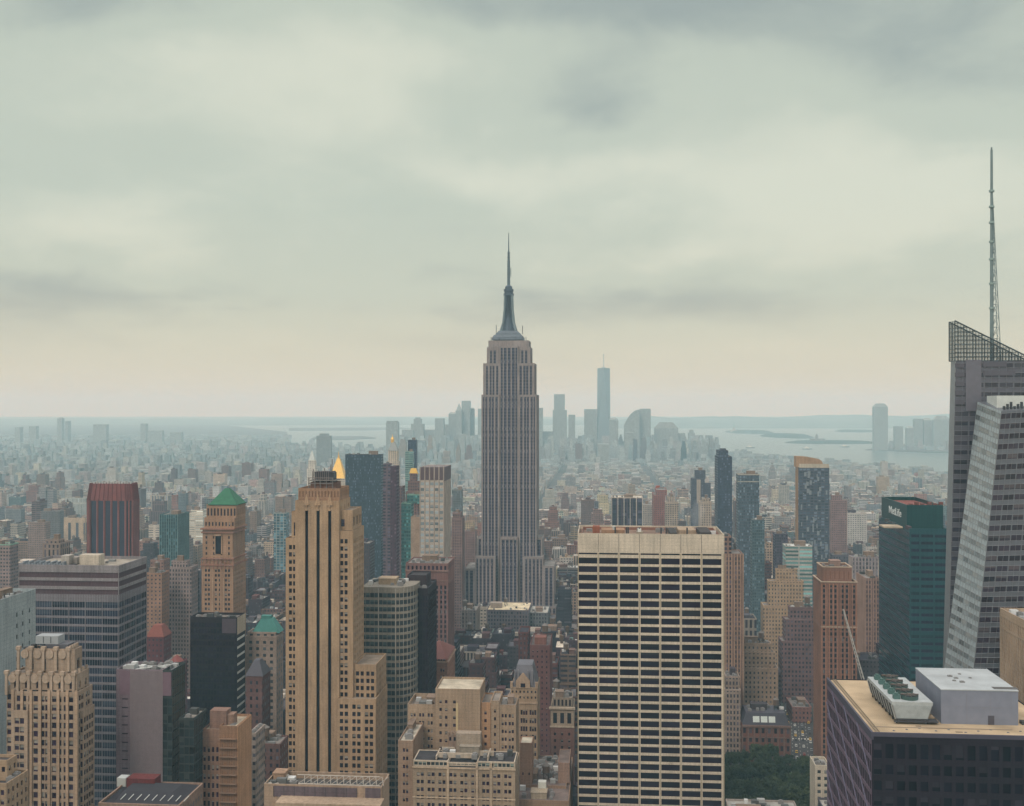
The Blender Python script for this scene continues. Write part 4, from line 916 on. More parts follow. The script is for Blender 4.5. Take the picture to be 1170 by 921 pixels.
b.part('roof_pipe', m, MET_L, kind='stuff'); b.finish(50)

# ---------------------------------------------------------------- orange-brown pier tower (right)
s = Site(938, 979, 760, side=929)
b = Bld('office_tower', 'orange-brown tower with tall vertical window bays and a stepped pale-rimmed crown', 'office tower', s, (.26, .155, .125), (.2, .15, .13), short='orange-brown pier tower', ytop=645)
Xs = s.X; PB = stripmat((.17, .09, .08), (.02, .022, .035), 3.7, .62)
body = dict(cols=even(3.9, .62, .5), rows=lambda a, c: [(2, s.Z(718.5)), (s.Z(714), c - 2.0)], rec=.5, glass=PB, kind='window_strip')
b.tier(-s.w / 2, s.w / 2, 0, s.d, 0, s.Z(665.5), front=body, side=dict(body, cols=even(5, .4, .5)), par=1.0)
zr = b.tier(Xs(940, 4), Xs(973, 4), 4, s.d - 3, s.Z(665.5) - 1.0, s.Z(648.5, 4), front=dict(cols=even(3.1, .3, .5), rows=onerow(2.5, 2.5), rec=.25, glass=wallmat((.26, .14, .10)), kind='recessed_panel'), par=1.2, side=None)
m = MB()
for (xa, xb, ya, yb, zz) in ((-s.w / 2 - .4, s.w / 2 + .4, -.5, s.d + .4, s.Z(665.5)), (Xs(940, 4) - .3, Xs(973, 4) + .3, 3.7, s.d - 2.7, s.Z(648.5, 4))):
    for q in ((xa, xb, ya, ya + .9), (xa, xb, yb - .9, yb), (xa, xa + .9, ya + .9, yb - .9), (xb - .9, xb, ya + .9, yb - .9)): m.box(*q, zz + .003, zz + .7, bottom=True)
m.box(-s.w / 2 - .2, s.w / 2 + .2, -.4, -.003, s.Z(717), s.Z(715.5), bottom=True); b.part('cornice', m, wallmat((.50, .42, .35)))
m = MB()
for k in range(10): x = -s.w / 2 + .5 + (s.w - 1) * k / 9; m.box(x - .35, x + .35, -.4, -.003, 0, s.Z(667))
b.part('pier', m, wallmat((.38, .21, .15))); clutter(b.o, Xs(942, 6), Xs(971, 6), 6, s.d - 5, zr, 7, 61, shed=(.3, .22, .2)); b.finish(100)

# ---------------------------------------------------------------- green glass tower with sign block
s = Site(1039, 1083, 720, side=1004)
b = Bld('office_tower', 'dark green glass tower with a white-lettered sign on its raised block', 'office tower', s, (.02, .06, .065), (.16, .12, .09), short='dark green glass tower', ytop=571)
Xs = s.X; fh = 8.2 / F * 720; zt = s.Z(604)
GG = glassmat((.016, .008, .030), blind=(.02, .05, .06), share=.3, rough=.15, spec=.3)
GG2 = glassmat((.025, .038, .062), blind=(.045, .06, .08), share=.5, rough=.12, spec=.6)
fr = dict(cols=lambda W_: [(1, W_ * .26), (W_ * .30, W_ * .62), (W_ * .66, W_ * .97)], rows=floors(fh, .42, 2.5), rec=.25, glass=GG)
zr = b.tier(-s.w / 2, s.w / 2, 0, s.d, 0, zt, front=fr, side=dict(cols=even(7.0, .97), rows=floors(fh, .66, 2.0), rec=.05, glass=GG2), par=1.2, wall=wallmat((.022, .085, .115), .35, course=0))
m = MB()
for k in range(30):
    x = -s.w / 2 + s.w * (k + .5) / 30; m.box(x - .05, x + .05, -.12, -.003, 0, zt)
b.part('mullion', m, plain((.035, .09, .095), .4, .3))
xs0, xs1 = Xs(1035, 12), s.w / 2 - .05
zs = b.tier(xs0, xs1, 10, s.d - 4, zr, s.Z(577, 10), par=2.5, wall=wallmat((.016, .066, .076), .3), roof=roofmat((.2, .07, .06)))
for k in range(6): b.box('roof_unit', plain((.17, .06, .05), .8), xs0 + 3 + k * 4, xs0 + 5.2 + k * 4, 14 + k % 3, 17 + k % 3, zs, zs + 3 + k % 2)
m = MB(); m.box(xs0 - 14, xs0 - 2, 12, 26, zr, zr + 1.0); b.part('roof_unit', m, roofmat((.45, .36, .27))); m = MB(); m.box(-s.w / 2 + 2, xs0 - 1, 2, 10, zr, zr + 2.2); b.part('roof_unit', m, plain((.09, .06, .07), .8))
clutter(b.o, -s.w / 2 + 1, xs0 - 1, 28, s.d - 1, zr, 6, 71, big=False)
fc = bpy.data.curves.new('sign_lettering', 'FONT'); fc.body = 'MetLife'; fc.size = 7.2; fc.extrude = .15; fc.align_x = 'CENTER'; fc.align_y = 'CENTER'; fc.offset = .05
fo = bpy.data.objects.new('sign_lettering', fc); COL.objects.link(fo); bpy.context.view_layer.update()
me = bpy.data.meshes.new_from_object(fo); bpy.data.objects.remove(fo); me.materials.clear(); me.materials.append(plain((.62, .64, .64), .5, 0, .3, .02))
# the sign is on the left (east) face of the raised block
lo = ob('sign_lettering', me, None, b.o); lo.location = (xs0 - .2, (10 + s.d - 4) / 2 - 4, s.Z(589, 14)); lo.rotation_euler = (R(90), 0, R(-90)); lo.scale = (1.5, 1, 1)
b.finish(100)

# ---------------------------------------------------------------- faceted glass tower with spire, right edge
s = Site(1112, 1260, 525, depth=30)
b = Bld('skyscraper', 'faceted pale glass skyscraper with slanted top and tall lattice spire at the right edge', 'skyscraper', s, (.42, .44, .44), (.5, .5, .48), short='faceted glass skyscraper with spire', ytop=168)
Xs, Zs = s.X, s.Z
WGL = glassmat((.028, .018, .030), blind=(.10, .08, .09), share=.35, rough=.15, spec=.35)
SPN = plain((.135, .14, .165), .35, .3, .5, .25)
fh = 11.6 / F * 525; Y0 = 0.0
def P3(px, y, ly): return Vector((Xs(px, ly), ly, Zs(y, ly)))
def facet(name, tl, tr, br, bl, nf, nb, mat_sp, mat_gl, gl_h=.5, bay=.8, proud=.18, nmax=100, wname='window'):
    """slanting curtain wall: a spandrel sheet with panes set in rows; corners given in local metres"""
    N = (tr - tl).cross(bl - tl).normalized()
    if N.y > 0: N = -N
    def Q(u, v): return (tl * (1 - u) + tr * u) * (1 - v) + (bl * (1 - u) + br * u) * v
    m = MB()
    for i in range(nf): m.quad(*[tuple(p) for p in (Q(0, (i + 1) / nf), Q(1, (i + 1) / nf), Q(1, i / nf), Q(0, i / nf))])
    b.part('curtain_wall', m, mat_sp)
    cells = []
    for i in range(nf):
        for j in range(nb):
            v0, v1 = (i + .5 - gl_h / 2) / nf, (i + .5 + gl_h / 2) / nf; u0, u1 = (j + .5 - bay / 2) / nb, (j + .5 + bay / 2) / nb
            cells.append([Q(u0, v1) + N * .09, Q(u1, v1) + N * .09, Q(u1, v0) + N * .09, Q(u0, v0) + N * .09])
    for k, c in enumerate(cells[:nmax]):
        q = MB(); q.uv = True; q.quad(*[tuple(p) for p in c]); b.part(wname, q, mat_gl)
    if len(cells) > nmax:
        q = MB(); q.uv = True
        for c in cells[nmax:]: q.quad(*[tuple(p) for p in c])
        b.part(wname, q, mat_gl, kind='stuff')
    m = MB()      # transoms stand out at each floor, fine mullions between
    for i in range(nf + 1):
        for v in ((i + .5 - gl_h / 2) / nf, (i + .5 + gl_h / 2) / nf):
            if v < 1: m.beam(Q(0, v) + N * .12, Q(1, v) + N * .12, .09)
    for j in range(nb * 2 + 1): m.beam(Q(j / nb / 2, 0) + N * .11, Q(j / nb / 2, 1) + N * .11, .06)
    b.part('mullion', m, plain((.27, .27, .29), .35, .4)); return Q, N
# corner lines of the front crystal
zg = 30.0
def line(pxa, ya, pxb, yb, ly, z):      # point at height z on the line through two picture points at depth ly
    A, B = P3(pxa, ya, ly), P3(pxb, yb, ly); t = (z - A.z) / (B.z - A.z); return A + (B - A) * t
A0 = P3(1144, 470, 0); A1 = line(1144, 470, 1112.5, 762, 0, zg)
B0 = P3(1117, 459, 24); B1 = line(1117, 459, 1079, 762, 24, zg)
Rx = s.w / 2
C0 = Vector((Rx, 0, A0.z + 3)); C1 = Vector((Rx, 0, zg))
nfl = int((A0.z - zg) / fh)
Q, N_ = facet('front', A0, C0, C1, A1, nfl, 10, SPN, WGL, .56, .88, nmax=60)
# chamfer facet: its sky reflection is put into paler wall and pane colours
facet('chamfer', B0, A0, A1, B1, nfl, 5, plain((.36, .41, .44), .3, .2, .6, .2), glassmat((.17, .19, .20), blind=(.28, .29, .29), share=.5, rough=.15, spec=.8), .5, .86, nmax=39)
m = MB()      # rest of the prism: sloping top, back and sides
D0 = Vector((Rx, 30, A0.z + 6)); E0 = Vector((B0.x + 2, 30, B0.z)); D1 = Vector((Rx, 30, zg)); E1 = Vector((B1.x + 2, 30, zg))
m.quad(*[tuple(p) for p in (A0, C0, D0, E0, B0)]); m.quad(*[tuple(p) for p in (B1, B0, E0, E1)]); m.quad(*[tuple(p) for p in (E1, E0, D0, D1)]); m.quad(*[tuple(p) for p in (D1, D0, C0, C1)])
b.part('roof', m, SPN)
m = MB(); m.box(Xs(1139, 8), Rx - 2, 8, 22, A0.z + .5, Zs(452, 8)); b.part('penthouse', m, plain((.58, .60, .58), .5))
m = MB()
for k in range(12): x = Xs(1146 + 4 * k, 4); m.box(x, x + .8, 3, 4.5, A0.z, A0.z + 2.5 + (k * 7 % 3))
b.part('roof_unit', m, MET_D, kind='stuff')
# rear prism with slanted screen top
ly = 31.0
T0 = P3(1092, 412, ly); U0 = Vector((Rx + 6, ly, T0.z)); T1 = line(1092, 412, 1083, 762, ly, zg); U1 = Vector((Rx + 6, ly, zg))
nfb = int((T0.z - zg) / fh)
facet('rear', T0, U0, U1, T1, nfb, 9, plain((.11, .105, .13), .4, .2), glassmat((.03, .026, .04), blind=(.06, .055, .07), share=.5, rough=.15), .5, .86, nmax=39, wname='window')
m = MB(); V0 = Vector((U0.x, ly + 28, T0.z)); V1 = Vector((U0.x, ly + 28, zg)); W0 = P3(1086.5, 412, ly + 9); W0.z = T0.z; W1 = line(1086.5, 412, 1077, 762, ly + 9, zg); Y0_ = Vector((W0.x + 12, ly + 28, T0.z)); Y1_ = Vector((W1.x + 12, ly + 28, zg))
facet('rear_side', W0, T0, T1, W1, nfb, 2, plain((.22, .23, .25), .4, .3), glassmat((.06, .06, .08), blind=(.14, .14, .15), share=.5, rough=.15), .5, .9, nmax=0)
m.quad(*[tuple(p) for p in (W1, W0, Y0_, Y1_)]); W0, W1 = Y0_, Y1_; m.quad(*[tuple(p) for p in (W1, W0, V0, V1)]); m.quad(*[tuple(p) for p in (V1, V0, U0, U1)]); m.quad(*[tuple(p) for p in (T0, U0, V0, W0, P3(1086.5, 412, ly + 9))])
b.part('rear_wall', m, plain((.27, .26, .28), .4, .3))
sa, sb = P3(1091, 366, ly), P3(1170, 405.5, ly); slope = (sb.z - sa.z) / (sb.x - sa.x)
def ztop(x): return sa.z + slope * (x - sa.x)
xe = min(U0.x, sa.x + (sa.z - T0.z) / -slope - 1)
glsc, nt_, p_ = newmat('screen_glass'); p_.inputs['Base Color'].default_value = (.06, .07, .08, 1); p_.inputs['Roughness'].default_value = .15; p_.inputs['Alpha'].default_value = .35
for yy, nm in ((ly, 'screen_glass'), (ly + 9, 'screen_glass')):
    m = MB(); m.quad((sa.x, yy, T0.z), (xe, yy, T0.z), (xe, yy, ztop(xe)), (sa.x, yy, sa.z)); b.part(nm, m, glsc)
m = MB(); m.quad((sa.x, ly, T0.z), (sa.x, ly, sa.z), (sa.x, ly + 9, sa.z), (sa.x, ly + 9, T0.z)); b.part('screen_glass', m, glsc)
m = MB(); n = 26
for yy in (ly - .1, ly + 9.1):
    for k in range(n + 1):
        x = sa.x + (xe - sa.x) * k / n; m.beam((x, yy, T0.z), (x, yy, ztop(x)), .14 if k % 3 else .3)
    m.beam((sa.x, yy, sa.z), (xe, yy, ztop(xe)), .35)
    zz = T0.z
    while zz < sa.z: m.beam((sa.x, yy, zz), (min(xe, sa.x + (zz - sa.z) / slope), yy, zz), .16); zz += 2.1
for k in range(4): yy = ly + 9 * k / 3; m.beam((sa.x, yy, T0.z), (sa.x, yy, sa.z), .2)
b.part('screen_frame', m, plain((.06, .075, .08), .5, .3))
for (pa, pb, ya, yb) in ((1091, 1102, 415, 458), (1123, 1150, 414, 420), (1123, 1160, 424, 430)):
    m = MB()
    for k in range(int((yb - ya) / 10.5) + 1): m.box(Xs(pa, ly), Xs(pb, ly), ly - .35, ly - .2, Zs(ya + 10.5 * k + 5, ly), Zs(ya + 10.5 * k, ly))
    b.part('louvre_band', m, plain((.09, .08, .10), .5))
m = MB(); m.box(Xs(1103, ly), Xs(1121, ly), ly - .5, ly - .22, Zs(470, ly), Zs(411, ly)); b.part('blank_panel', m, plain((.15, .14, .17), .45, .2))
# spire
m = MB(); lys = ly + 14; sx = Xs(1133.3, lys); zb0 = T0.z
m.beam((sx, lys, zb0), (sx, lys, Zs(300, lys)), 1.0, 10, .85); m.beam((sx, lys, Zs(300, lys)), (sx, lys, Zs(217, lys)), .85, 10, .65); m.beam((sx, lys, Zs(217, lys)), (sx, lys, Zs(171, lys)), .7, 8, .6); m.beam((sx, lys, Zs(171, lys)), (sx, lys, Zs(168, lys)), .45, 6)
sp1 = b.part('spire', m, plain((.20, .25, .26), .4, .4))
m = MB(); zA, zB = zb0, Zs(217, lys); bx_ = Xs(1144, lys) - sx; n = 15
def leg(t, k):
    r_ = (1 - t) * bx_ + .4 * t; dx, dy = ((1, 0), (.35, .9), (.35, -.9))[k]; return Vector((sx + r_ * dx, lys + r_ * dy, zA + (zB - zA) * t))
for k in range(3):
    for i in range(n):
        a_, b_ = i / n, (i + 1) / n
        m.beam(leg(a_, k), leg(b_, k), .17); m.beam((sx, lys, leg(a_, k).z), leg(b_, k), .1); m.beam(leg(b_, k), (sx, lys, leg(b_, k).z), .1); m.beam(leg(a_, k), leg(b_, (k + 1) % 3), .08)
ob('lattice', m, plain((.16, .21, .22), .5, .3), sp1)
m = MB()
for y in (352, 324, 296, 276, 254, 236, 218): m.cyl(sx, lys, 1.4, 1.4, Zs(y, lys) - .5, Zs(y, lys) + .5, 10)
ob('collar', m, plain((.30, .38, .37), .5, .3), sp1)
b.finish()

# ---------------------------------------------------------------- tan fluted block at the right edge (its left side shows)
s = Site(1178, 1290, 468, side=1142)
b = Bld('office_building', 'tan stone block with tall narrow window slots, cut by the right edge', 'office building', s, (.42, .34, .27), (.3, .3, .32), short='tan slotted block at the right edge', ytop=695)
zt = s.Z(713.5); fl = dict(cols=even(2.1, .52, .8), rows=lambda a, c: [(20, s.Z(738)), (s.Z(735), c - 3.6)], rec=.5, glass=stripmat((.05, .035, .04), (.015, .012, .02), 3.8, .7), kind='window_strip')
s.right = False; b.right = False
zr = b.tier(-s.w / 2, s.w / 2, 0, s.d, 0, zt, side=fl, front=fl, par=1.6); clutter(b.o, -s.w / 2 + 2, 0, 3, s.d - 3, zr, 14, 90, shed=(.4, .42, .44)); b.finish(60)

# ---------------------------------------------------------------- dark foreground block with cooling unit
s = Site(996, 1225, 400, side=945)
b = Bld('office_building', 'dark flat-roofed block with tan gravel roof at the bottom right corner', 'office building', s, (.020, .014, .026), plain((.44, .33, .22), .95, 0, .15, .5, .09), short='dark block with gravel roof', ytop=762, par=.35)
Xs = s.X; zt = s.Z(840.5)
rowsF = [(s.Z(869), s.Z(852)), (s.Z(887.5), s.Z(876)), (s.Z(905.5), s.Z(894.5))] + [(s.Z(923.5 + 18 * k), s.Z(912.5 + 18 * k)) for k in range(8)]
pw = s.w / 17
colsF = lambda W_: [(pw * k + pw * .16, pw * k + pw * .84) for k in range(17)]
G34 = glassmat((.006, .004, .010), blind=(.045, .035, .05), share=.3, spec=.1)
SD = wallmat((.12, .095, .135), .6)
zr = b.tier(-s.w / 2, s.w / 2, 0, s.d, 0, zt, front=dict(cols=colsF, rows=lambda a, c: rowsF[::-1], rec=.4, glass=G34), par=.35)
SDM = wallmat((.17, .13, .20), .6)
m = MB(); x0 = -s.w / 2; nz = 34; fh2 = 6.1
for k in range(int(zt / fh2)):
    zk = zt - 2.5 - k * fh2
    if zk < 2: break
    m.box(x0 - .25, x0 - .004, .3, s.d - .3, zk - 1.6, zk, bottom=True)
    for j in range(30):
        y = .5 + (s.d - 1) * j / 29; m.box(x0 - .2, x0 - .003, y - .12, y + .12, zk - fh2 + .01, zk - 1.61, bottom=True)
b.part('spandrel', m, SDM)
m = MB()
for k in range(-16, 12, 2):
    ya, za, yb, zb_ = 0.0, zt - 3 - (k + 16) * 6.1 + 40, s.d, zt - 3 - (k + 16) * 6.1 + 0
    # added bars imitate diagonal reflections, rising to the far corner, cut to the face
    dy, dz = s.d, 52.0; z0_ = zt - 2 - (k + 16) * 7.5
    t0 = 0.0; t1 = 1.0
    if z0_ + dz > zt - 2.4: t1 = (zt - 2.4 - z0_) / dz
    if t1 > .03: m.beam((x0 - .35, t0 * dy + .2, z0_), (x0 - .35, t1 * dy - .2, z0_ + dz * t1), .24)
b.part('reflection_bar', m, plain((.15, .13, .20), .5, .2))
m = MB()
m.box(x0 - .3, x0 + .5, -.3, s.d + .2, zt - 2.2, zt + .5, bottom=True); m.box(x0 + .5, s.w / 2, -.3, .35, zt - 1.0, zt + .5, bottom=True); b.part('parapet_cap', m, plain((.07, .06, .09), .7, .1))
m = MB()
for k in range(46): y = 1 + (s.d - 2) * k / 45; m.box(x0 + 2.2, x0 + 3.3, y - .1, y + .1, zr + .12, zr + .3)
m.box(x0 + 2.1, x0 + 2.25, 1, s.d - 1, zr, zr + .45); m.box(x0 + 3.3, x0 + 3.45, 1, s.d - 1, zr, zr + .45); b.part('roof_track', m, plain((.28, .22, .16), .7))
# trapezoid cooling unit with five fans
def inv(px, y, z):      # local point on the level z seen at a picture point
    t = (H - z) * F / (y - YH); wx, wy = (px - CX) / F * t, t
    dx, dy = wx - s.loc[0], wy - s.loc[1]; return (dx * UX + dy * UY, dx * VX + dy * VY)
yn, yf = 15.0, 53.0; zc0, zc1 = zr + 1.7, s.Z(803, yn)
xl, xr = Xs(1019, yn), Xs(1065, yn); il = (xr - xl) * .10
m = MB(); m.prism([(xl + il, yn + .4), (xr - il, yn + .4), (xr - il, yf - .4), (xl + il, yf - .4)], zc0, zc1 - 1.2, [(xl, yn), (xr, yn), (xr, yf), (xl, yf)], cap=False)
un = b.part('cooling_unit', m, plain((.30, .29, .30), .6, .2))
m = MB(); m.box(xl - .15, xr + .15, yn - .15, yf + .15, zc1 - 1.2, zc1, bottom=True); ob('top_deck', m, plain((.38, .40, .41), .6, 0, .3, .35, .5), un)
m = MB(); m.prism([(xl + il + .3, yn + .1), (xr - il - .3, yn + .1), (xr - il - .3, yn + .3), (xl + il + .3, yn + .3)], zc0 + .2, zc1 - 1.2, [(xl + .3, yn - .3), (xr - .3, yn - .3), (xr - .3, yn - .1), (xl + .3, yn - .1)]); ob('end_panel', m, plain((.34, .37, .39), .5, .1, .3, .35, .5), un)
LV = plain((.045, .04, .045), .7)
m = MB(); nl = 9
for k in range(nl):
    t = (k + .5) / nl; zq = zc0 + (zc1 - 1.2 - zc0) * t; xx = xl + il * (1 - t)
    m.box(xx - .25, xx - .05, yn + .6, yf - .6, zq - .32, zq + .12, bottom=True)
ob('louvre', m, LV, un)
m = MB()
for k in range(9): y = yn + (yf - yn) * k / 8; m.beam((xl + il - .3, y, zc0), (xl - .35, y, zc1 - 1.2), .16)
ob('post', m, MET_L, un)
fanhM = None
for k in range(5):
    y = yn + 4.6 + k * 7.3; xm = (xl + xr) / 2 + .2
    m = MB(); m.cyl(0, 0, 3.1, 3.3, 0, 1.5, 20, cap=False); m.cyl(0, 0, 3.0, 3.0, 0, 1.45, 20, cap=False); 
    f = ob('fan', m, plain((.07, .12, .11), .5, .3), un); f.location = (xm, y, zc1)
    m = MB(); m.cyl(0, 0, 2.95, 2.95, .5, .52, 20); ob('fan_well', m, plain((.02, .02, .022), .9), f)
    m = MB(); 
    for j in range(8): a_ = math.pi / 4 * j; m.beam((0, 0, 1.6), (3.2 * math.cos(a_), 3.2 * math.sin(a_), 1.55), .12)
    m.cyl(0, 0, .7, .6, 1.2, 2.1, 10); m.beam((-3.4, 0, 1.8), (3.4, 0, 1.8), .18); ob('fan_guard', m, plain((.13, .10, .09), .6), f)
    m = MB(); m.box(-6.0, -3.7, -1.2, 1.2, 0, 1.6); m.cyl(-4.9, 0, .8, .8, 1.6, 2.2, 10); ob('motor_housing', m, plain((.06, .12, .11), .6), f)
m = MB()
m.box(xl + il, xr - il, yn, yf, zc0 - .5, zc0, bottom=True)
for k in range(8):
    y = yn + .5 + (yf - yn - 1) * k / 7
    for x in (xl + il + .3, xr - il - .3): m.box(x - .25, x + .25, y - .25, y + .25, zr, zc0 - .5)
m.box(xr - il, xr + 2, yn - 1, yn + 3, zc0 - .9, zc0 - .5, bottom=True); m.box(xl + .5, xr + 1.5, yn - 1.2, yn, zc0 - .9, zc0 - .6, bottom=True)
ob('support_frame', m, plain((.05, .045, .05), .7), un)
# grey penthouse box
yn, yf = 16.0, 50.0; xl2, xr2 = Xs(1075, yn), Xs(1163, yn); zb = s.Z(787.5, yn)
m = MB(); m.box(xl2, xr2, yn, yf, zr, zb - .35, top=False); ph = b.part('penthouse', m, plain((.20, .21, .27), .6, 0, .3, .25, .25))
m = MB(); m.box(xl2 - .15, xr2 + .15, yn - .15, yf + .15, zb - .35, zb, bottom=True); ob('roof', m, plain((.38, .40, .42), .8, 0, .3, .35, .12), ph)
m = MB(); xd = Xs(1132, yn); m.box(xd - 1.1, xd + 1.1, yn - .12, yn - .004, zr, zr + 3.4); ob('door', m, plain((.07, .06, .08), .6), ph)
m = MB()
for xx in (Xs(1104, yn), Xs(1131, yn), Xs(1155, yn)): m.box(xx - .05, xx + .05, yn - .03, yn - .003, zr, zb - .4)
m.box(xl2 + .1, xr2 - .1, yn - .03, yn - .003, (zr + zb) / 2 - .05, (zr + zb) / 2 + .05, bottom=True); ob('panel_joint', m, plain((.2, .19, .22), .7), ph)
m = MB(); m.box(Xs(1108, 20) + 8, Xs(1108, 20) + 17, 17.5, 21, zb + .002, zb + .06); ob('hatch', m, plain((.10, .09, .09), .8), ph)
for (px, yy, sc) in ((1085, 36, .8), (1092, 33, .7), (1090, 29, .6), (1099, 27, .8), (1096, 40, .5), (1108, 34, .5)):
    q = ob('roof_vent', fan_mesh(), None, ph); q.location = (Xs(px, yy), yy, zb); q.scale = (sc * .8, sc * .8, sc * .4)
m = MB(); m.beam((xr + 1, 19, zr + .5), (xl2 - .2, 22, zr + .5), .22); m.beam((xr + 1, 27, zr + .5), (xl2 - .2, 27, zr + .5), .22); m.beam((Xs(1000, 6), 9, zr + .3), (Xs(1160, 6), 9, zr + .3), .1); b.part('roof_pipe', m, plain((.16, .13, .11), .6))
for k in range(14): q = ob('roof_drain', fan_mesh(), None, b.o); q.location = (x0 + 9 + k * 5.1, 5 + (k * 7) % 5, zr); q.scale = (.3, .3, .16)
m = MB(); m.box(Xs(1046, 12), Xs(1052, 12), 11.5, 12.4, zr + .003, zr + .06); m.box(Xs(1088, 9) , Xs(1096, 9), 5, 6, zr + .003, zr + .05); b.part('roof_patch', m, plain((.10, .07, .05), .9))
clutter(b.o, xr2 + 2, s.w / 2 - 2, 12, 60, zr, 5, 44, big=False); clutter(b.o, xl + 14, xl2 - 1, 40, 66, zr, 4, 45, big=False)
b.finish(100)

# lattice crane boom behind that roof
cr = root('crane', 'thin pale lattice crane boom rising behind the gravel-roofed dark block', 'crane', px2x(990, 560), 560, 0)
def cp(px, y): return Vector((px2x(px, 560) - px2x(990, 560), 0, y2z(y, 560)))
m = MB(); A_, B_ = cp(990, 790), cp(963.5, 696); n = 20
off = [Vector((.8, .8, 0)), Vector((-.8, .8, 0)), Vector((0, -.8, 0))]
for k in range(3):
    m.beam(A_ + off[k], B_ + off[k] * .3, .16)
    for i in range(n):
        p, q = A_.lerp(B_, i / n), A_.lerp(B_, (i + 1) / n); m.beam(p + off[k] * (1 - .7 * i / n), q + off[(k + 1) % 3] * (1 - .7 * i / n), .1)
ob('boom', m, plain((.5, .47, .44), .5), cr)
m = MB(); m.box(-1.2, 1.2, -1.2, 1.2, 0, A_.z); ob('mast', m, plain((.4, .36, .3), .6), cr)
m = MB(); m.beam(B_, B_ + Vector((.2, 0, -14)), .07); m.box(B_.x - .3, B_.x + .5, -.3, .3, B_.z - 15, B_.z - 14); ob('hook', m, MET_D, cr)
FOOT.append((to_uv(px2x(990, 560), 560)[0] - 5, to_uv(px2x(990, 560), 560)[0] + 5, to_uv(px2x(990, 560), 560)[1] - 5, to_uv(px2x(990, 560), 560)[1] + 5))

# white slab low right
s = Site(931, 948, 650, side=925)
b = Bld('office_building', 'narrow white slab between the park trees and the gravel-roofed dark block', 'building', s, (.62, .60, .54), (.3, .29, .27), short='narrow white slab', ytop=866)
zr = b.tier(-s.w / 2, s.w / 2, 0, s.d, 0, s.Z(874), front=dict(cols=even(3.4, .5, .4), rows=floors(3.9, .5, 2), rec=.3, glass=glassmat((.06, .07, .08), blind=(.4, .4, .38), share=.4)), par=1.6); clutter(b.o, -s.w / 2 + 1, s.w / 2 - 1, 2, s.d - 2, zr, 5, 12, big=False); b.finish(40)
# ---------------------------------------------------------------- middle-distance towers: facade pattern carried by the wall material
def mid(name, label, cat, l, r, side, D, y, wall, glass=(.03, .03, .045), win=(3.0, 3.6, .5, .5), roof=(.2, .18, .17), tiers=(), short=None, depth=None, zb=0, clut=4, tank=0, piers=None, cap=None, group=None, shed=(.25, .2, .17)):
    s = Site(l, r, D, side=side, depth=depth); s.d = max(s.d, 8) if side is None else max(s.d, 5)
    o = root(name, label, cat, s.loc[0], s.loc[1], group=group); SCREEN.append((D, min(l, side or l), max(r, side or r), y, short or label))
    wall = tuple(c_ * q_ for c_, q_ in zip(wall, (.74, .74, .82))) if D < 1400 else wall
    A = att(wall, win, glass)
    x0, x1 = -s.w / 2, s.w / 2; zt = s.Z(y)
    def block(x0, x1, y0, y1, z0, z1):
        m = MB(); m.att = A; m.box(x0, x1, y0, y1, z0, z1, top=False)
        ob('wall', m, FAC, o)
        q = MB(); q.box(x0 + .4, x1 - .4, y0 + .4, y1 - .4, z1 - 1.0, z1 - .6); ob('roof', q, roofmat(roof), o)
        q = MB()
        for e in ((x0 - .1, x1 + .1, y0 - .1, y0 + .5), (x0 - .1, x1 + .1, y1 - .5, y1 + .1), (x0 - .1, x0 + .5, y0 + .5, y1 - .5), (x1 - .5, x1 + .1, y0 + .5, y1 - .5)): q.box(*e, z1 - .9, z1 + .25, bottom=True)
        ob('parapet', q, wallmat(cap or tuple(min(1, c * 1.1) for c in wall)), o)
        return z1 - .6
    zr = block(x0, x1, 0, s.d, 0, zt)
    top = (x0, x1, 0, s.d, zr)
    for (tl, tr, ty, f, bk) in tiers:      # px left, px right, y top, front inset m, back inset m
        a, c = s.X(tl, f), s.X(tr, f); zq = block(a, c, f, max(f + 3, s.d - bk), 0 if ty > y else zr, s.Z(ty, f))
        if ty < y: zr = zq; top = (a, c, f, max(f + 3, s.d - bk), zq)
    if piers:
        pw, n, pc, zlo = piers; q = MB()
        for k in range(n + 1): x = x0 + s.w * k / n; q.box(x - pw / 2, x + pw / 2, -.45, -.004, 0, zt + .3)
        nn_ = max(2, int(s.d / (s.w / n)))
        for k in range(nn_ + 1):
            yy = s.d * k / nn_
            if l / 1 < 690: q.box(x1 + .004, x1 + .45, yy - pw / 2, yy + pw / 2, 0, zt + .3)
            else: q.box(x0 - .45, x0 - .004, yy - pw / 2, yy + pw / 2, 0, zt + .3)
        ob('pier', q, wallmat(pc), o)
    if clut: clutter(o, top[0] + .6, top[1] - .6, top[2] + .6, top[3] - .6, top[4], clut, int(l * 7 + y), tank=tank, shed=shed, big=(top[1] - top[0]) > 9)
    s.o = o; s.zt = zt
    return s
T = 'skyscraper'
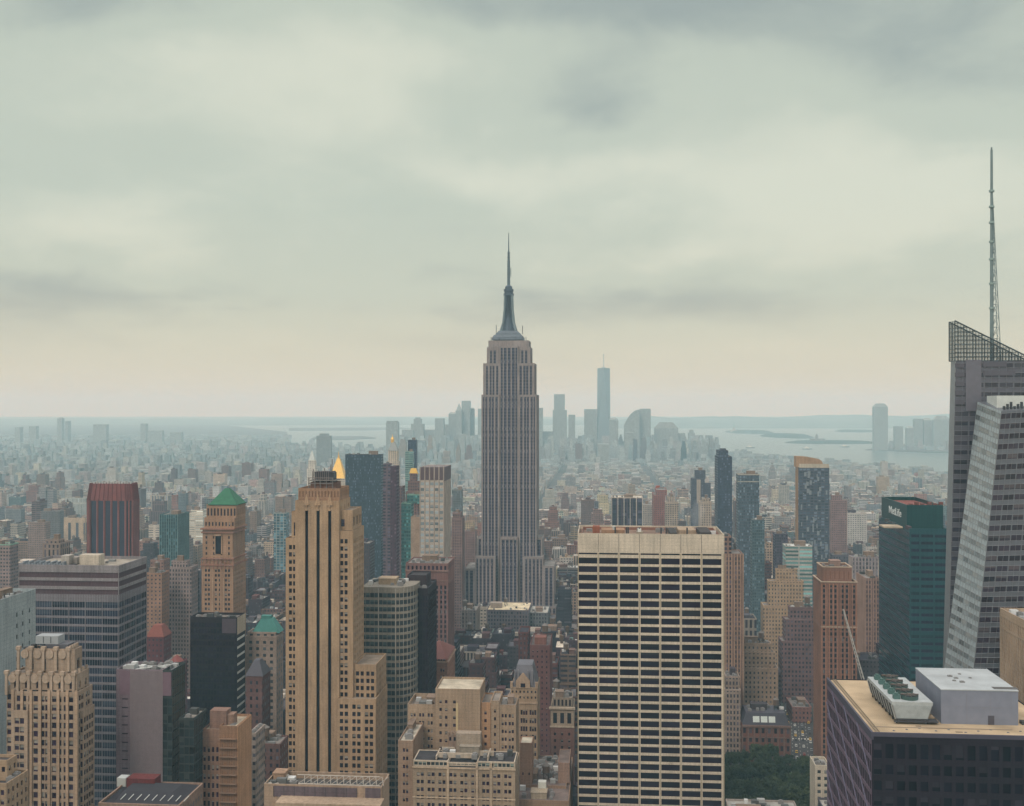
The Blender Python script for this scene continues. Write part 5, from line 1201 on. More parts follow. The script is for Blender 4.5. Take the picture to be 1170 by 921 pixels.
# red-brown chamfered tower
s = Site(104, 151, 1100, depth=36); o = root('skyscraper', 'rust red chamfered tower with dark glass strips and a slanted crown', 'skyscraper', *s.loc); SCREEN.append((1100, 101, 157, 552, 'rust red chamfered tower'))
zt, zc = s.Z(553), s.Z(572); xa, xb = s.X(101, 4), s.X(152, 4); e = 5
def octo(i, e2): return [(xa + e2 + i, -2 + i), (xb - e2 - i, -2 + i), (xb - i, -2 + e2 + i), (xb - i, 22 - e2), (xb - e2, 22), (xa + e2, 22), (xa + i, 22 - e2), (xa + i, -2 + e2 + i)]
RB = (.24, .10, .10)
m = MB(); m.prism(octo(.6, e), 0, zc, cap=False); ob('core', m, plain((.035, .035, .06), .2), o)
m = MB(); P = octo(0, e)
for k in range(8):
    (ax, ay), (bx, by) = P[k], P[(k + 1) % 8]; n = 5 if math.hypot(bx - ax, by - ay) > 12 else 2
    for j in range(n + (0 if k < 7 else 1)): t = j / n; m.cyl(ax + (bx - ax) * t, ay + (by - ay) * t, 1.15, 1.15, 0, zc + .5, 6)
ob('pier', m, wallmat(RB), o)
m = MB(); m.prism(octo(-.4, e), zc, zt, octo(1.6, e)); ob('crown', m, wallmat((.21, .075, .075)), o)
m = MB(); P, Q_ = octo(-.5, e), octo(1.5, e)
for k in range(8):
    (ax, ay), (bx, by) = P[k], P[(k + 1) % 8]; (cx2, cy2), (dx2, dy2) = Q_[k], Q_[(k + 1) % 8]; n = 8 if math.hypot(bx - ax, by - ay) > 12 else 3
    for j in range(n): t = j / n; m.beam((ax + (bx - ax) * t, ay + (by - ay) * t, zc), (cx2 + (dx2 - cx2) * t, cy2 + (dy2 - cy2) * t, zt + .4), .5)
ob('crown_rib', m, wallmat((.16, .05, .05)), o)
m = MB()
for k in range(14): x = xa + 5 + k * 2.9; m.box(x, x + 1.4, 4, 6 + k % 4, zt, zt + 1.5 + k % 2)
ob('roof_unit', m, MET_L, o)

mid('office_tower', 'small teal glass box tower with pale vertical fins', T, 182.5, 203, 216, 1250, 588, (.08, .19, .21), (.02, .07, .09), (2.6, 3.8, .62, .75), piers=(.5, 8, (.2, .31, .33), 0), clut=7)
mid('apartment_building', 'tan punched-window block in the gap right of the banded office slab', 'apartment building', 167, 185, 192, 930, 655, (.42, .28, .20), win=(3.4, 3.3, .35, .4), clut=4, tank=1)
mid('apartment_building', 'pinkish narrow block with a ridge roof behind the tan punched-window block', 'apartment building', 172, 187, 190, 1050, 640, (.36, .24, .2), win=(3.4, 3.3, .35, .4), clut=3)
mid('office_building', 'grey-beige stepped block under the small teal glass tower', 'office building', 194, 219, 225, 960, 648, (.38, .33, .31), win=(2.6, 3.6, .45, .55), tiers=((196, 214, 641, 4, 4),), clut=5, tank=1)
mid('office_building', 'slate grey narrow block left of the green pyramid tower', 'office building', 218, 228, 230.5, 980, 652, (.2, .2, .23), win=(2.6, 3.6, .6, .6), clut=2)
# green hip roof block
s = mid('hotel_building', 'cream block with a copper green hip roof, left of the tan tower with black stripes', 'hotel', 281, 316, 323.5, 715, 727, (.40, .34, .28), (.03, .04, .05), (4.6, 4.2, .42, .45), clut=0, tiers=((283, 315, 722.5, 1.5, 1.5),), short='green hip-roofed block')
m = MB(); m.pyr(s.X(288, 3), s.X(319, 3), 3, s.d - 1, s.Z(724), s.Z(707, 4), .42); m.box(s.X(298, 5), s.X(309, 5), 6, s.d - 5, s.Z(709, 4), s.Z(704, 4)); ob('hip_roof', m, plain((.06, .20, .18), .8, 0, .3, .3), s.o)
s = mid('office_building', 'plum brick block with a dark slate hip roof, below the green hip-roofed block', 'office building', 281, 300, 309, 625, 773, (.20, .125, .12), win=(3.4, 4.4, .4, .45), clut=0, short='plum block with slate roof')
m = MB(); m.pyr(-s.w / 2 - .4, s.w / 2 + .4, -.4, s.d + .4, s.Z(773) + .3, s.Z(754, 5), .3); ob('hip_roof', m, plain((.07, .065, .085), .7), s.o)
mid('office_building', 'pale curved-cornice low block in front of the plum block with slate roof', 'office building', 284, 292, 296, 520, 838, (.42, .38, .33), win=(2.5, 3.9, .7, .4), clut=3, depth=None)
mid('brick_building', 'dark plum low block with rooftop sheds below the tan tower with black stripes', 'building', 293, 320, 327, 560, 850, (.19, .12, .11), win=(3.2, 3.8, .4, .45), clut=6, tank=1)
mid('office_building', 'small blue glass slab with white fins, left of the tan tower with black stripes', 'office building', 313, 327, 330, 1500, 586, (.32, .38, .40), (.05, .12, .16), (5, 3.8, .8, .8), clut=3)
# left edge, middle distance
mid('apartment_building', 'tan banded block with a mint green roof edge at the left edge', 'apartment building', -12, 12, 19, 1080, 622, (.38, .31, .29), win=(3, 3.5, .6, .45), cap=(.25, .45, .38), clut=4)
mid('apartment_building', 'grey-green slab behind the mauve-grey pair at the left', 'apartment building', 47, 68, 71, 1850, 584, (.17, .18, .2), win=(2.6, 3.3, .5, .5), clut=3)
mid('apartment_building', 'taupe block in front of the grey-green slab at the left', 'apartment building', 32, 52, 57, 1650, 597, (.28, .22, .21), win=(2.8, 3.2, .45, .45), clut=3)
mid('office_building', 'dark ornate-topped block peeking over the banded office slab', 'office building', 49, 69, 77, 820, 621, (.36, .31, .27), win=(3.2, 7, .4, .8), clut=6, tiers=((52, 67, 617, 3, 3),))
mid('apartment_building', 'dull blue-grey slab far left beyond the taupe block', 'apartment building', 7, 24, 26, 2250, 582, (.2, .23, .27), win=(2.6, 3.2, .5, .5), clut=2)
mid('apartment_building', 'cream twin-slot slab directly left of the rust red chamfered tower', 'apartment building', 71, 97, 101, 1950, 592, (.5, .42, .33), (.08, .08, .1), (14, 60, .35, .8), clut=3)
mid('office_building', 'pale blue-white slab with vertical ribs beyond the cream twin-slot slab', 'office building', 75, 98, 101, 2500, 569, (.45, .5, .5), (.2, .24, .26), (3, 40, .5, .9), clut=3)
mid('office_building', 'pale dotted slab beyond the small teal glass tower', 'office building', 173, 192, 196, 2300, 566, (.42, .42, .40), (.12, .13, .16), (6, 40, .5, .85), clut=3)
mid('office_building', 'slim blue-grey rounded tower beyond the small teal glass tower', T, 204, 212, 215, 2400, 564, (.17, .22, .27), win=(2.5, 3.5, .6, .6), clut=2)
mid('power_station', 'broad white stepped building with fine bands, left of the green pyramid tower', 'building', 214, 232, 240, 1700, 587, (.6, .6, .56), (.4, .42, .4), (80, 3.4, .98, .35), clut=2, roof=(.5, .5, .48), tiers=((218, 232, 583, 6, 4),))
mid('office_building', 'low white wide block with dark base left of the white stepped building', 'office building', 170, 183, 184, 1900, 600, (.58, .56, .52), win=(80, 4, .95, .3), clut=2)
mid('school_building', 'long low salmon-brown block behind the small teal glass tower', 'building', 158, 181, 184, 1500, 619, (.32, .2, .18), win=(3, 4, .4, .5), clut=3)
# dark slab beyond striped tower
mid('office_tower', 'large plain blue-black glass slab behind the gold pyramid', T, 394.5, 435.5, 437.5, 1500, 519.5, (.045, .065, .09), (.03, .045, .07), (1.6, 3.8, .7, .7), clut=6, short='blue-black slab', cap=(.05, .06, .08))
mid('apartment_tower', 'slim purple tower with banded windows touching the blue-black slab', T, 437.5, 446, 448, 1130, 546, (.20, .16, .19), (.04, .035, .06), (8, 3.4, .75, .5), clut=2, depth=None, tiers=((438, 446, 530, 3, 3),), short='slim purple banded tower')
mid('apartment_tower', 'slim plain dark plum tower right of the purple banded tower', T, 446.2, 453, 456, 1090, 533, (.115, .07, .10), (.06, .04, .06), (3.5, 3.6, .35, .5), clut=2, short='slim dark plum tower')
# clock tower with gilded cupola
s = Site(441.5, 455, 2200, depth=22); o = root('clock_tower', 'pale stone campanile with a gilded cupola above the purple towers', 'clock tower', *s.loc); SCREEN.append((2200, 441, 456, 497, 'gilded campanile'))
m = MB(); m.att = att((.55, .5, .42), (4, 4, .4, .5)); m.box(-s.w / 2, s.w / 2, 0, 22, 0, s.Z(527)); m.box(s.X(443.5), s.X(453.5), 2, 19, s.Z(527), s.Z(515)); ob('wall', m, FAC, o)
m = MB(); m.pyr(s.X(443), s.X(454), 1.5, 20, s.Z(515), s.Z(505), .3); ob('spire_roof', m, plain((.25, .25, .24), .6), o)
GOLD = plain((.75, .45, .09), .45, .25, .5, .1)
m = MB(); cx0 = s.X(448.4, 10); m.cyl(cx0, 10, 3.2, 3.6, s.Z(506), s.Z(502), 10); m.cyl(cx0, 10, 3.6, 1.6, s.Z(502), s.Z(499.5), 10); m.cyl(cx0, 10, .8, .3, s.Z(499.5), s.Z(496.5), 8); ob('gilded_cupola', m, GOLD, o)
# gold pyramid
s = Site(368, 396, 1950, depth=44); o = root('office_tower', 'pale stone tower topped by a bright gold pyramid', 'skyscraper', *s.loc); SCREEN.append((1950, 368, 398, 517, 'gold pyramid tower'))
m = MB(); m.att = att((.48, .46, .42), (3.5, 4, .4, .5)); m.box(-s.w / 2, s.w / 2, 0, 44, 0, s.Z(556)); m.box(s.X(374), s.X(395.5), 6, 38, s.Z(556), s.Z(547)); ob('wall', m, FAC, o)
m = MB(); xa, xb = s.X(376, 8), s.X(393.5, 8); m.pyr(xa, xb, 9, 35, s.Z(547, 8), s.Z(524, 12), .17); ob('gold_pyramid', m, GOLD, o)
m = MB(); xc = (xa + xb) / 2; m.cyl(xc, 22, 2.0, 1.5, s.Z(525, 12), s.Z(521, 12), 8); m.cyl(xc, 22, 1.0, .2, s.Z(521, 12), s.Z(516, 12), 6); ob('lantern', m, GOLD, o)
s = Site(350.5, 360.5, 2500, depth=20); o = root('church_tower', 'ghostly white steepled tower left of the gold pyramid', 'tower', *s.loc); SCREEN.append((2500, 350, 361, 513, 'white steepled tower'))
m = MB(); m.att = att((.6, .6, .56), (4, 4, .3, .4)); m.box(-s.w / 2, s.w / 2, 0, 20, 0, s.Z(536)); m.box(-s.w / 2 + 2.5, s.w / 2 - 2.5, 2.5, 17, s.Z(536), s.Z(526)); ob('wall', m, FAC, o)
m = MB(); m.pyr(-s.w / 2 + 3, s.w / 2 - 3, 3, 16, s.Z(526), s.Z(515), .1); ob('steeple', m, plain((.5, .52, .5), .6), o)
mid('office_tower', 'tall slim navy glass tower behind the gold-capped brown tower', T, 466, 475, 477, 1900, 503, (.04, .055, .10), (.02, .03, .06), (1.8, 3.6, .8, .6), clut=1, short='slim navy tower')
mid('office_tower', 'green banded glass block attached to the left of the slim navy tower', T, 463, 471.5, 473, 1850, 516, (.25, .38, .36), (.05, .13, .14), (30, 3.6, .98, .55), clut=1)
s = mid('apartment_tower', 'brown stepped tower with a gold-lit cap beside the white gridded tower', T, 463.5, 478, 480, 1300, 562, (.27, .17, .15), win=(2.8, 3.4, .45, .5), tiers=((466, 478.5, 550, 3, 3), (468, 476.5, 541, 6, 6)), clut=0, short='gold-capped brown tower')
m = MB(); m.pyr(s.X(467.5, 6), s.X(477, 6), 6, max(12, s.d - 6), s.Z(541.5, 6), s.Z(535, 8), .6); ob('gilded_cap', m, GOLD, s.o)
mid('office_tower', 'mint green glass tower in front of the gold-capped brown tower', T, 458.5, 470, 472, 1160, 575, (.13, .30, .28), (.04, .15, .15), (2.2, 3.7, .85, .6), clut=2, tiers=((465, 480, 565, 4, 2),), cap=(.2, .4, .35))
mid('apartment_tower', 'dark brown slim block left of the mint green glass tower', T, 455.5, 460, 461, 1220, 556, (.22, .16, .16), win=(2.8, 3.4, .45, .5), clut=1)
mid('office_building', 'blank beige wall block in front of the mint green glass tower', 'office building', 469.5, 479.5, 480, 1040, 591, (.50, .40, .30), win=(200, 200, 0, 0), clut=1, depth=14)
# white gridded tower with ribbed crown
s = Site(480, 507, 1000, side=515); o = root('office_tower', 'white gridded tower with dark-ribbed crown left of the mast tower', 'skyscraper', *s.loc); SCREEN.append((1000, 480, 515, 532, 'white gridded tower'))
m = MB(); m.att = att((.50, .47, .44), (4.25, 4.3, .0, .0)); m.box(-s.w / 2, s.w / 2, 0, s.d, 0, s.Z(534), top=False); ob('wall', m, FAC, o)
gmp = glassmat((.24, .28, .31), blind=(.45, .48, .5), share=.6, rough=.2); cnt = 0; rest = MB(); rest.uv = True; px_ = s.w / 5
for i in range(40):
    zz = s.Z(550.5) - 5.15 * i
    if zz < 40: break
    for j in range(5):
        c = (-s.w / 2 + px_ * (j + .5), -.02, zz - 3.2)
        if cnt < 100: q = bpy.data.objects.new('window', panemesh(px_ * .70, 2.7, gmp)); COL.objects.link(q); q.parent = o; q.location = c; cnt += 1
        else: w2 = px_ * .35; rest.quad((c[0] - w2, c[1], c[2]), (c[0] + w2, c[1], c[2]), (c[0] + w2, c[1], c[2] + 2.7), (c[0] - w2, c[1], c[2] + 2.7))
if rest.f: ob('window', rest, gmp, o, kind='stuff')
m = MB()
for j in range(6): x = -s.w / 2 + px_ * j; m.box(x - .45, x + .45, -.6, -.004, 0, s.Z(533))
ob('pier', m, wallmat((.40, .36, .34)), o)
m = MB()
for j in range(5):
    xa = -s.w / 2 + px_ * j + .6; m.box(xa, xa + px_ - 1.2, -.2, -.003, s.Z(548.5), s.Z(533.8))
    m.box(xa + px_ * .35, xa + px_ * .45, -.5, -.2, s.Z(548.5), s.Z(533.8))
m.box(s.w / 2 + .003, s.w / 2 + .3, .8, s.d - .5, s.Z(550), s.Z(534)); ob('crown_louvre', m, plain((.12, .08, .09), .7), o)
m = MB()
for k in range(6): y = s.d * (k + .5) / 6; m.box(s.w / 2 + .003, s.w / 2 + .35, y - .5, y + .5, 0, s.Z(550))
ob('side_pier', m, wallmat((.33, .28, .27)), o); q = MB(); q.quad((-s.w / 2, 0, s.Z(534.5)), (s.w / 2, 0, s.Z(534.5)), (s.w / 2, s.d, s.Z(534.5)), (-s.w / 2, s.d, s.Z(534.5))); ob('roof', q, roofmat((.2, .17, .17)), o)
mid('apartment_tower', 'pinkish brown stepped tower between the white gridded tower and the mast tower', T, 516, 528, 531, 1250, 592, (.33, .23, .21), win=(2.7, 3.2, .45, .5), tiers=((517, 526, 586, 3, 3),), clut=2)
mid('apartment_building', 'mauve brick block right behind the pinkish brown stepped tower', T, 531, 543, 545, 1420, 607, (.27, .19, .2), win=(2.8, 3.2, .4, .5), clut=3)
mid('apartment_tower', 'grey-blue slim tower above the pinkish brown stepped tower', T, 517, 527, 529, 1650, 560, (.18, .22, .24), (.05, .07, .1), (2.4, 3.5, .6, .6), clut=2)
mid('office_building', 'grey fluted block with a broad cream roof at the foot of the mast tower', 'office building', 556, 604, 606, 1150, 697, (.22, .20, .22), (.03, .03, .045), (3.0, 3.9, .55, .6), roof=(.62, .52, .36), clut=8, depth=48, shed=(.35, .32, .3), tank=1)
mid('office_building', 'narrow grey-green block right of the broad cream roof', 'office building', 604.5, 626, 628, 1160, 700, (.20, .23, .24), (.03, .03, .045), (3.0, 3.9, .5, .6), roof=(.4, .38, .34), clut=5, depth=40)
mid('office_building', 'slim fluted tan block left of the broad cream roof', 'office building', 527, 544, 546, 1100, 697, (.34, .30, .29), (.04, .03, .05), (3.6, 3.9, .5, .7), roof=(.3, .27, .24), clut=5, depth=30, tank=1, piers=(.7, 5, (.33, .3, .29), 0))
# right of the mast tower
mid('office_building', 'low dark block with white piers and pale roof, peeking over the pale grid slab', 'office building', 699, 734, None, 1500, 568.5, (.09, .07, .10), (.03, .03, .05), (7, 3.7, .75, .9), piers=(.9, 5, (.6, .58, .55), 0), clut=9, roof=(.5, .46, .4), cap=(.55, .5, .45), depth=34)
mid('apartment_tower', 'brick red slab right of the dark block with white piers', T, 747, 760, 745, 1700, 566, (.28, .13, .12), win=(2.8, 3.2, .4, .5), tiers=((750, 762, 560, 5, 3),), clut=4, shed=(.4, .12, .08))
mid('apartment_tower', 'cream balconied block touching the brick red slab', T, 760.5, 775, 759.5, 1640, 574, (.45, .4, .35), win=(3.5, 3.2, .6, .5), tiers=((763, 771, 568, 4, 3),), clut=2)
mid('apartment_tower', 'pale slab with a ribbed top left of the brick red slab', T, 735, 745, 734, 1900, 577, (.36, .34, .33), win=(2.8, 3.2, .4, .5), clut=2)
s = mid('apartment_tower', 'dark stepped tower with a pale central stripe right of centre', T, 790, 805, 789, 1800, 547, (.09, .10, .14), (.05, .06, .09), (2.8, 3.3, .6, .5), tiers=((794, 806, 537.5, 4, 3), (804, 812, 552, 2, 8)), clut=1, short='dark stepped tower')
m = MB(); m.box(s.X(796), s.X(800.5), -.3, -.004, s.Z(575), s.Z(548)); ob('pale_stripe', m, wallmat((.4, .38, .36)), s.o)
mid('apartment_building', 'beige chunky block in front of the dark stepped tower', 'apartment building', 800, 813, 798, 1480, 574, (.45, .4, .35), win=(3.2, 3.3, .45, .5), tiers=((803, 811, 570, 4, 3),), clut=2)
s = mid('apartment_tower', 'tallest slender navy tower with a notched top right of centre', T, 820, 836.5, 816.5, 1520, 522, (.06, .07, .11), (.035, .05, .085), (2.3, 3.5, .7, .6), tiers=((821, 832, 515, 4, 4),), clut=0, short='slender navy tower')
m = MB(); m.cyl(s.X(826, 8), 10, 4.5, 4.5, s.Z(515, 4) - 1, s.Z(512.5, 4), 14); ob('rooftop_drum', m, plain((.06, .06, .08), .6), s.o)
mid('apartment_tower', 'grey-blue glass tower with a pale blank cap', T, 843.5, 867.5, 841, 1350, 550, (.13, .16, .20), (.06, .09, .12), (2.2, 3.5, .75, .7), tiers=((843.5, 867.5, 542, .02, .02),), clut=3, short='pale-capped glass tower', cap=(.42, .44, .42))
mid('apartment_tower', 'darker lower glass tower at the right foot of the pale-capped glass tower', T, 859, 873.5, 857.5, 1260, 594, (.13, .19, .21), (.04, .07, .09), (2.2, 3.4, .75, .65), clut=3)
s = mid('apartment_tower', 'tall grey glass tower with a curved tan crown, left of the dark green glass tower', T, 912, 947.5, 909, 1300, 533, (.13, .15, .19), (.05, .07, .10), (4.2, 3.4, .8, .62), clut=0, short='tan-crowned tower', cap=(.48, .42, .34))
m = MB(); a, c = s.X(909.5, 2), s.X(941, 2); n = 12
for k in range(n):
    t0, t1 = k / n, (k + 1) / n; f = lambda t: s.Z(521.5 + 4.5 * t * t + (6 * max(0, t - .9) * 10), 2)
    xa, xb = a + (c - a) * t0, a + (c - a) * t1; m.quad((xa, 1, s.Z(534)), (xb, 1, s.Z(534)), (xb, 1, f(t1)), (xa, 1, f(t0))); m.quad((xa, 1, f(t0)), (xb, 1, f(t1)), (xb, s.d - 1, f(t1)), (xa, s.d - 1, f(t0)))
m.quad((a, s.d - 1, s.Z(534)), (a, 1, s.Z(534)), (a, 1, s.Z(521.5, 2)), (a, s.d - 1, s.Z(521.5, 2))); m.box(-s.w / 2 - .4, -s.w / 2 - .004, 0, s.d, 0, s.Z(533)); ob('curved_crown', m, wallmat((.40, .28, .19)), s.o)
m = MB(); m.box(s.X(913), s.X(947), -.3, -.004, s.Z(534.5), s.Z(530)); ob('crown_band', m, wallmat((.5, .48, .42)), s.o)
rr = random.Random(3); q = MB()
for k in range(60):
    x = rr.uniform(-s.w / 2 + 2, s.w / 2 - 3); zz = s.Z(rr.uniform(540, 640)); q.box(x, x + rr.uniform(1, 3), -.12, -.006, zz, zz + rr.choice((1.2, 5)))
ob('pale_panel', q, plain((.20, .22, .24), .4), s.o, kind='stuff')
mid('apartment_building', 'plum brown block behind the right foot of the tan-crowned tower', 'apartment building', 949, 968, 947.5, 1650, 572, (.26, .18, .19), win=(2.8, 3.3, .45, .5), tiers=((950, 962, 566, 4, 4),), clut=3)
mid('office_building', 'white and mint banded block in front of the tan-crowned tower', 'office building', 897.5, 928, 894, 1130, 624, (.55, .58, .54), (.10, .22, .22), (60, 3.9, .98, .5), clut=5, roof=(.6, .62, .6))
mid('office_building', 'navy glass block left of the white and mint banded block', 'office building', 885, 900, 883, 1330, 610, (.12, .11, .16), win=(2.6, 3.4, .6, .6), clut=3)
mid('apartment_tower', 'brown tower with ribbed piers hugging the right edge of the pale grid slab', T, 826, 849, 824, 830, 633, (.33, .23, .18), (.04, .03, .05), (3.3, 3.5, .55, .62), depth=26, tiers=((827, 835.5, 613, 4, 4),), clut=3, short='ribbed brown tower', piers=(.8, 7, (.40, .29, .23), 0))
mid('office_tower', 'cream art deco stepped tower with a broad crown right of the pale grid slab', T, 872, 919, 869, 1060, 692, (.52, .40, .26), (.06, .05, .05), (2.9, 3.7, .38, .5), tiers=((878, 918, 664, 4, 3), (886, 911, 650, 8, 7)), clut=3, short='cream art deco tower')
mid('office_building', 'dark mauve stepped loft tower right of the cream art deco tower', 'office building', 893, 930, 889, 960, 733, (.24, .165, .165), (.03, .025, .04), (3.0, 3.9, .5, .5), tiers=((897, 930, 708, 3, 2), (902, 928, 694, 6, 4)), clut=4, tank=1, short='dark mauve loft tower')
mid('office_building', 'light tan stepped hotel block above the park trees', 'hotel', 839, 889, 836, 880, 763, (.47, .38, .28), (.05, .045, .05), (3.2, 3.8, .38, .48), tiers=((840, 885, 745, 2.5, 2), (842, 881, 735, 5, 4)), clut=7, tank=2, short='light tan hotel block')
mid('office_building', 'dark little block in shade against the right edge of the pale grid slab', 'building', 828, 846, 826, 800, 788, (.42, .36, .3), (.04, .035, .05), (2.4, 4, .5, .6), clut=5, shed=(.08, .07, .09), tiers=((829, 845, 773, 5, 4),), depth=24)
# brick block with arched windows and mansard
s = mid('brick_building', 'red brick block with dark mansard and white skylights above the park trees', 'building', 848, 902.5, 846, 790, 829, (.27, .13, .10), (.03, .02, .03), (4.4, 6.2, .45, .6), clut=0, depth=26, short='red brick mansard block')
m = MB(); m.pyr(-s.w / 2, s.w / 2, .3, 25, s.Z(829) + .2, s.Z(814, 3), .82); ob('mansard_roof', m, plain((.06, .055, .075), .6), s.o)
m = MB()
for k in range(3): xa = s.X(860 + k * 9, 1.5); m.quad((xa, .6, s.Z(825.5)), (xa + 4.6, .6, s.Z(825.5)), (xa + 4.6, 1.7, s.Z(819)), (xa, 1.7, s.Z(819)))
ob('skylight', m, plain((.62, .68, .66), .3), s.o)
m = MB()
for k in range(9): x = -s.w / 2 + s.w * k / 8; m.box(x - .5, x + .5, -.5, -.004, 0, s.Z(830))
m.box(-s.w / 2 - .5, s.w / 2 + .5, -.9, -.003, s.Z(831), s.Z(829) + .3, bottom=True); m.box(-s.w / 2 - .3, s.w / 2 + .3, -.6, -.003, s.Z(843), s.Z(842), bottom=True); ob('cornice', m, wallmat((.2, .14, .13)), s.o)
clutter(s.o, s.X(853, 5), s.X(898, 5), 5, 22, s.Z(814, 3), 10, 3, tank=1, shed=(.07, .065, .08))
mid('brick_building', 'low salmon block beside the traffic-filled avenue', 'building', 905, 927, 903.5, 900, 808, (.34, .2, .18), win=(3, 4, .4, .45), clut=7, depth=30)
mid('office_building', 'grey piered block left of the dark green glass tower', 'office building', 974, 1003, 971, 1010, 637, (.33, .31, .34), (.05, .05, .07), (3.1, 3.8, .5, .65), clut=6, piers=(.8, 8, (.38, .36, .38), 0))
mid('office_tower', 'narrow brown pier block against the left edge of the dark green glass tower', T, 989, 1004, 985, 850, 661, (.34, .24, .21), (.04, .03, .05), (2.9, 3.6, .5, .6), clut=2, piers=(.7, 5, (.38, .28, .25), 0), depth=30)
mid('office_building', 'dark domed block above the crown of the orange-brown pier tower', 'office building', 951, 970, 949, 1250, 634, (.15, .16, .2), win=(2.8, 3.6, .5, .5), clut=5)
mid('apartment_building', 'tan slab with a fine top standing in the far right district', 'apartment building', 1003, 1016, 1001, 3100, 545, (.42, .34, .25), win=(3, 3.4, .4, .5), clut=1)
mid('apartment_building', 'pink brick towers block in the far right district', 'apartment building', 1046, 1054, 1045, 3500, 541, (.42, .2, .2), win=(3, 3.4, .4, .5), clut=1)
mid('office_building', 'pale low roof with skylights at the foot of the park trees', 'building', 836, 918, None, 545, 937, (.4, .38, .34), win=(3, 4, .4, .4), clut=14, depth=28, roof=(.3, .29, .27))
# orange roofed
s = mid('brick_building', 'dark red block with an orange hip roof between the banded slab and near-black slab', 'building', 168, 187, 191, 840, 728, (.18, .07, .08), win=(3, 4, .4, .4), clut=0)
m = MB(); m.pyr(-s.w / 2 - .5, s.w / 2 + .5, -.5, s.d + .5, s.Z(728) + .3, s.Z(714, 5), .45); ob('hip_roof', m, plain((.20, .06, .045), .85), s.o)
s = mid('brick_building', 'maroon block with a small red cone roof below the orange-roofed block', 'building', 186, 205, 209, 780, 758, (.17, .08, .09), win=(3, 4, .4, .4), clut=6)
m = MB(); m.cyl(2, 6, 5, .4, s.Z(757), s.Z(748, 6), 12); ob('cone_roof', m, plain((.19, .055, .05), .85), s.o)
# low dark roof at the bottom left
s = mid('loft_building', 'low block with a black pitched roof and red shed at the bottom left', 'building', 113, 205, 213, 405, 919, (.34, .25, .19), win=(2.6, 4, .4, .4), roof=(.03, .027, .035), clut=0, depth=24)
m = MB(); x0, x1 = -s.w / 2 + 5, s.w / 2 - .6; zr = s.Z(919) - .4; m.prism([(x0, .8), (x1, .8), (x1, s.d - .8), (x0, s.d - .8)], zr, zr + 2.6, [(x0 + 1, 8), (x1 - 5, 8), (x1 - 5, s.d - 7), (x0 + 1, s.d - 7)]); ob('pitched_roof', m, plain((.025, .022, .03), .8), s.o)
ob('rooftop_shed', (lambda q: (q.box(s.X(145, 16), s.X(177, 16), 16, 22, zr, s.Z(890, 16)), q)[1])(MB()), wallmat((.13, .04, .045)), s.o); ob('roof_unit', (lambda q: (q.box(s.X(134, 19), s.X(144, 19), 19, 23, zr, s.Z(890, 19)), q)[1])(MB()), MET_L, s.o)
m = MB()
for k in range(9): m.beam((x0 + 2 + k * 3, 3, zr + 1), (x0 + 3.2 + k * 3, 5, zr + 2.4), .2)
ob('skylight', m, MET_L, s.o)
# ---------------------------------------------------------------- far towers in the haze, wall colours paled to carry part of it
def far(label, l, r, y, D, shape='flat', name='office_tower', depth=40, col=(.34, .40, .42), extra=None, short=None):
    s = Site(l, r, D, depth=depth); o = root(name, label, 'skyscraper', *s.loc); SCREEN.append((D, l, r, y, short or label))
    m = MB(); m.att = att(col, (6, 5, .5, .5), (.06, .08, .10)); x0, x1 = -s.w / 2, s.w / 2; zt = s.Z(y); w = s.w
    if shape == 'flat': m.box(x0, x1, 0, depth, 0, zt)
    elif shape == 'round':
        m.box(x0, x1, 0, depth, 0, zt - w * .25); m.pyr(x0, x1, 0, depth, zt - w * .25, zt, .55)
    elif shape == 'step':
        m.box(x0, x1, 0, depth, 0, zt - w * .5); m.box(x0 + w * .2, x1 - w * .2, 5, depth - 5, zt - w * .5, zt - w * .12); m.box(x0 + w * .33, x1 - w * .33, 8, depth - 8, zt - w * .12, zt)
    elif shape == 'spire':
        m.box(x0, x1, 0, depth, 0, zt - w * 1.2); m.pyr(x0 + w * .1, x1 - w * .1, 4, depth - 4, zt - w * 1.2, zt, .03)
    elif shape == 'slant':
        n = 6; pts = []
        i = len(m.v)
        for (yy) in (0, depth):
            m.v += [(x0, yy, 0), (x1, yy, 0), (x1, yy, zt)] + [(x1 - w * (k / n), yy, zt - w * 1.0 * (k / n) ** 2.2) for k in range(1, n + 1)]
        k2 = n + 3; m.f += [tuple(range(i, i + k2)), tuple(reversed(range(i + k2, i + 2 * k2)))] + [(i + (j + 1) % k2, i + j, i + k2 + j, i + k2 + (j + 1) % k2) for j in range(k2)]; m.a += [m.att] * (2 + k2)
    elif shape == 'notch':
        m.box(x0, x1, 0, depth, 0, zt - 10)
        for k in range(4): m.box(x0 + w * (k / 4 + .03), x0 + w * (k / 4 + .16), 3, depth - 3, zt - 10, zt)
        m.box(x0, x1, 6, depth - 6, zt - 10, zt - 5)
    elif shape == 'dome':
        m.box(x0, x1, 0, depth, 0, zt - w * .35)
        m.cyl(0, depth / 2, w * .5, w * .42, zt - w * .35, zt - w * .12, 16); m.cyl(0, depth / 2, w * .42, w * .12, zt - w * .12, zt, 16)
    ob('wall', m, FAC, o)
    s.o = o
    return s
LMD = 5900
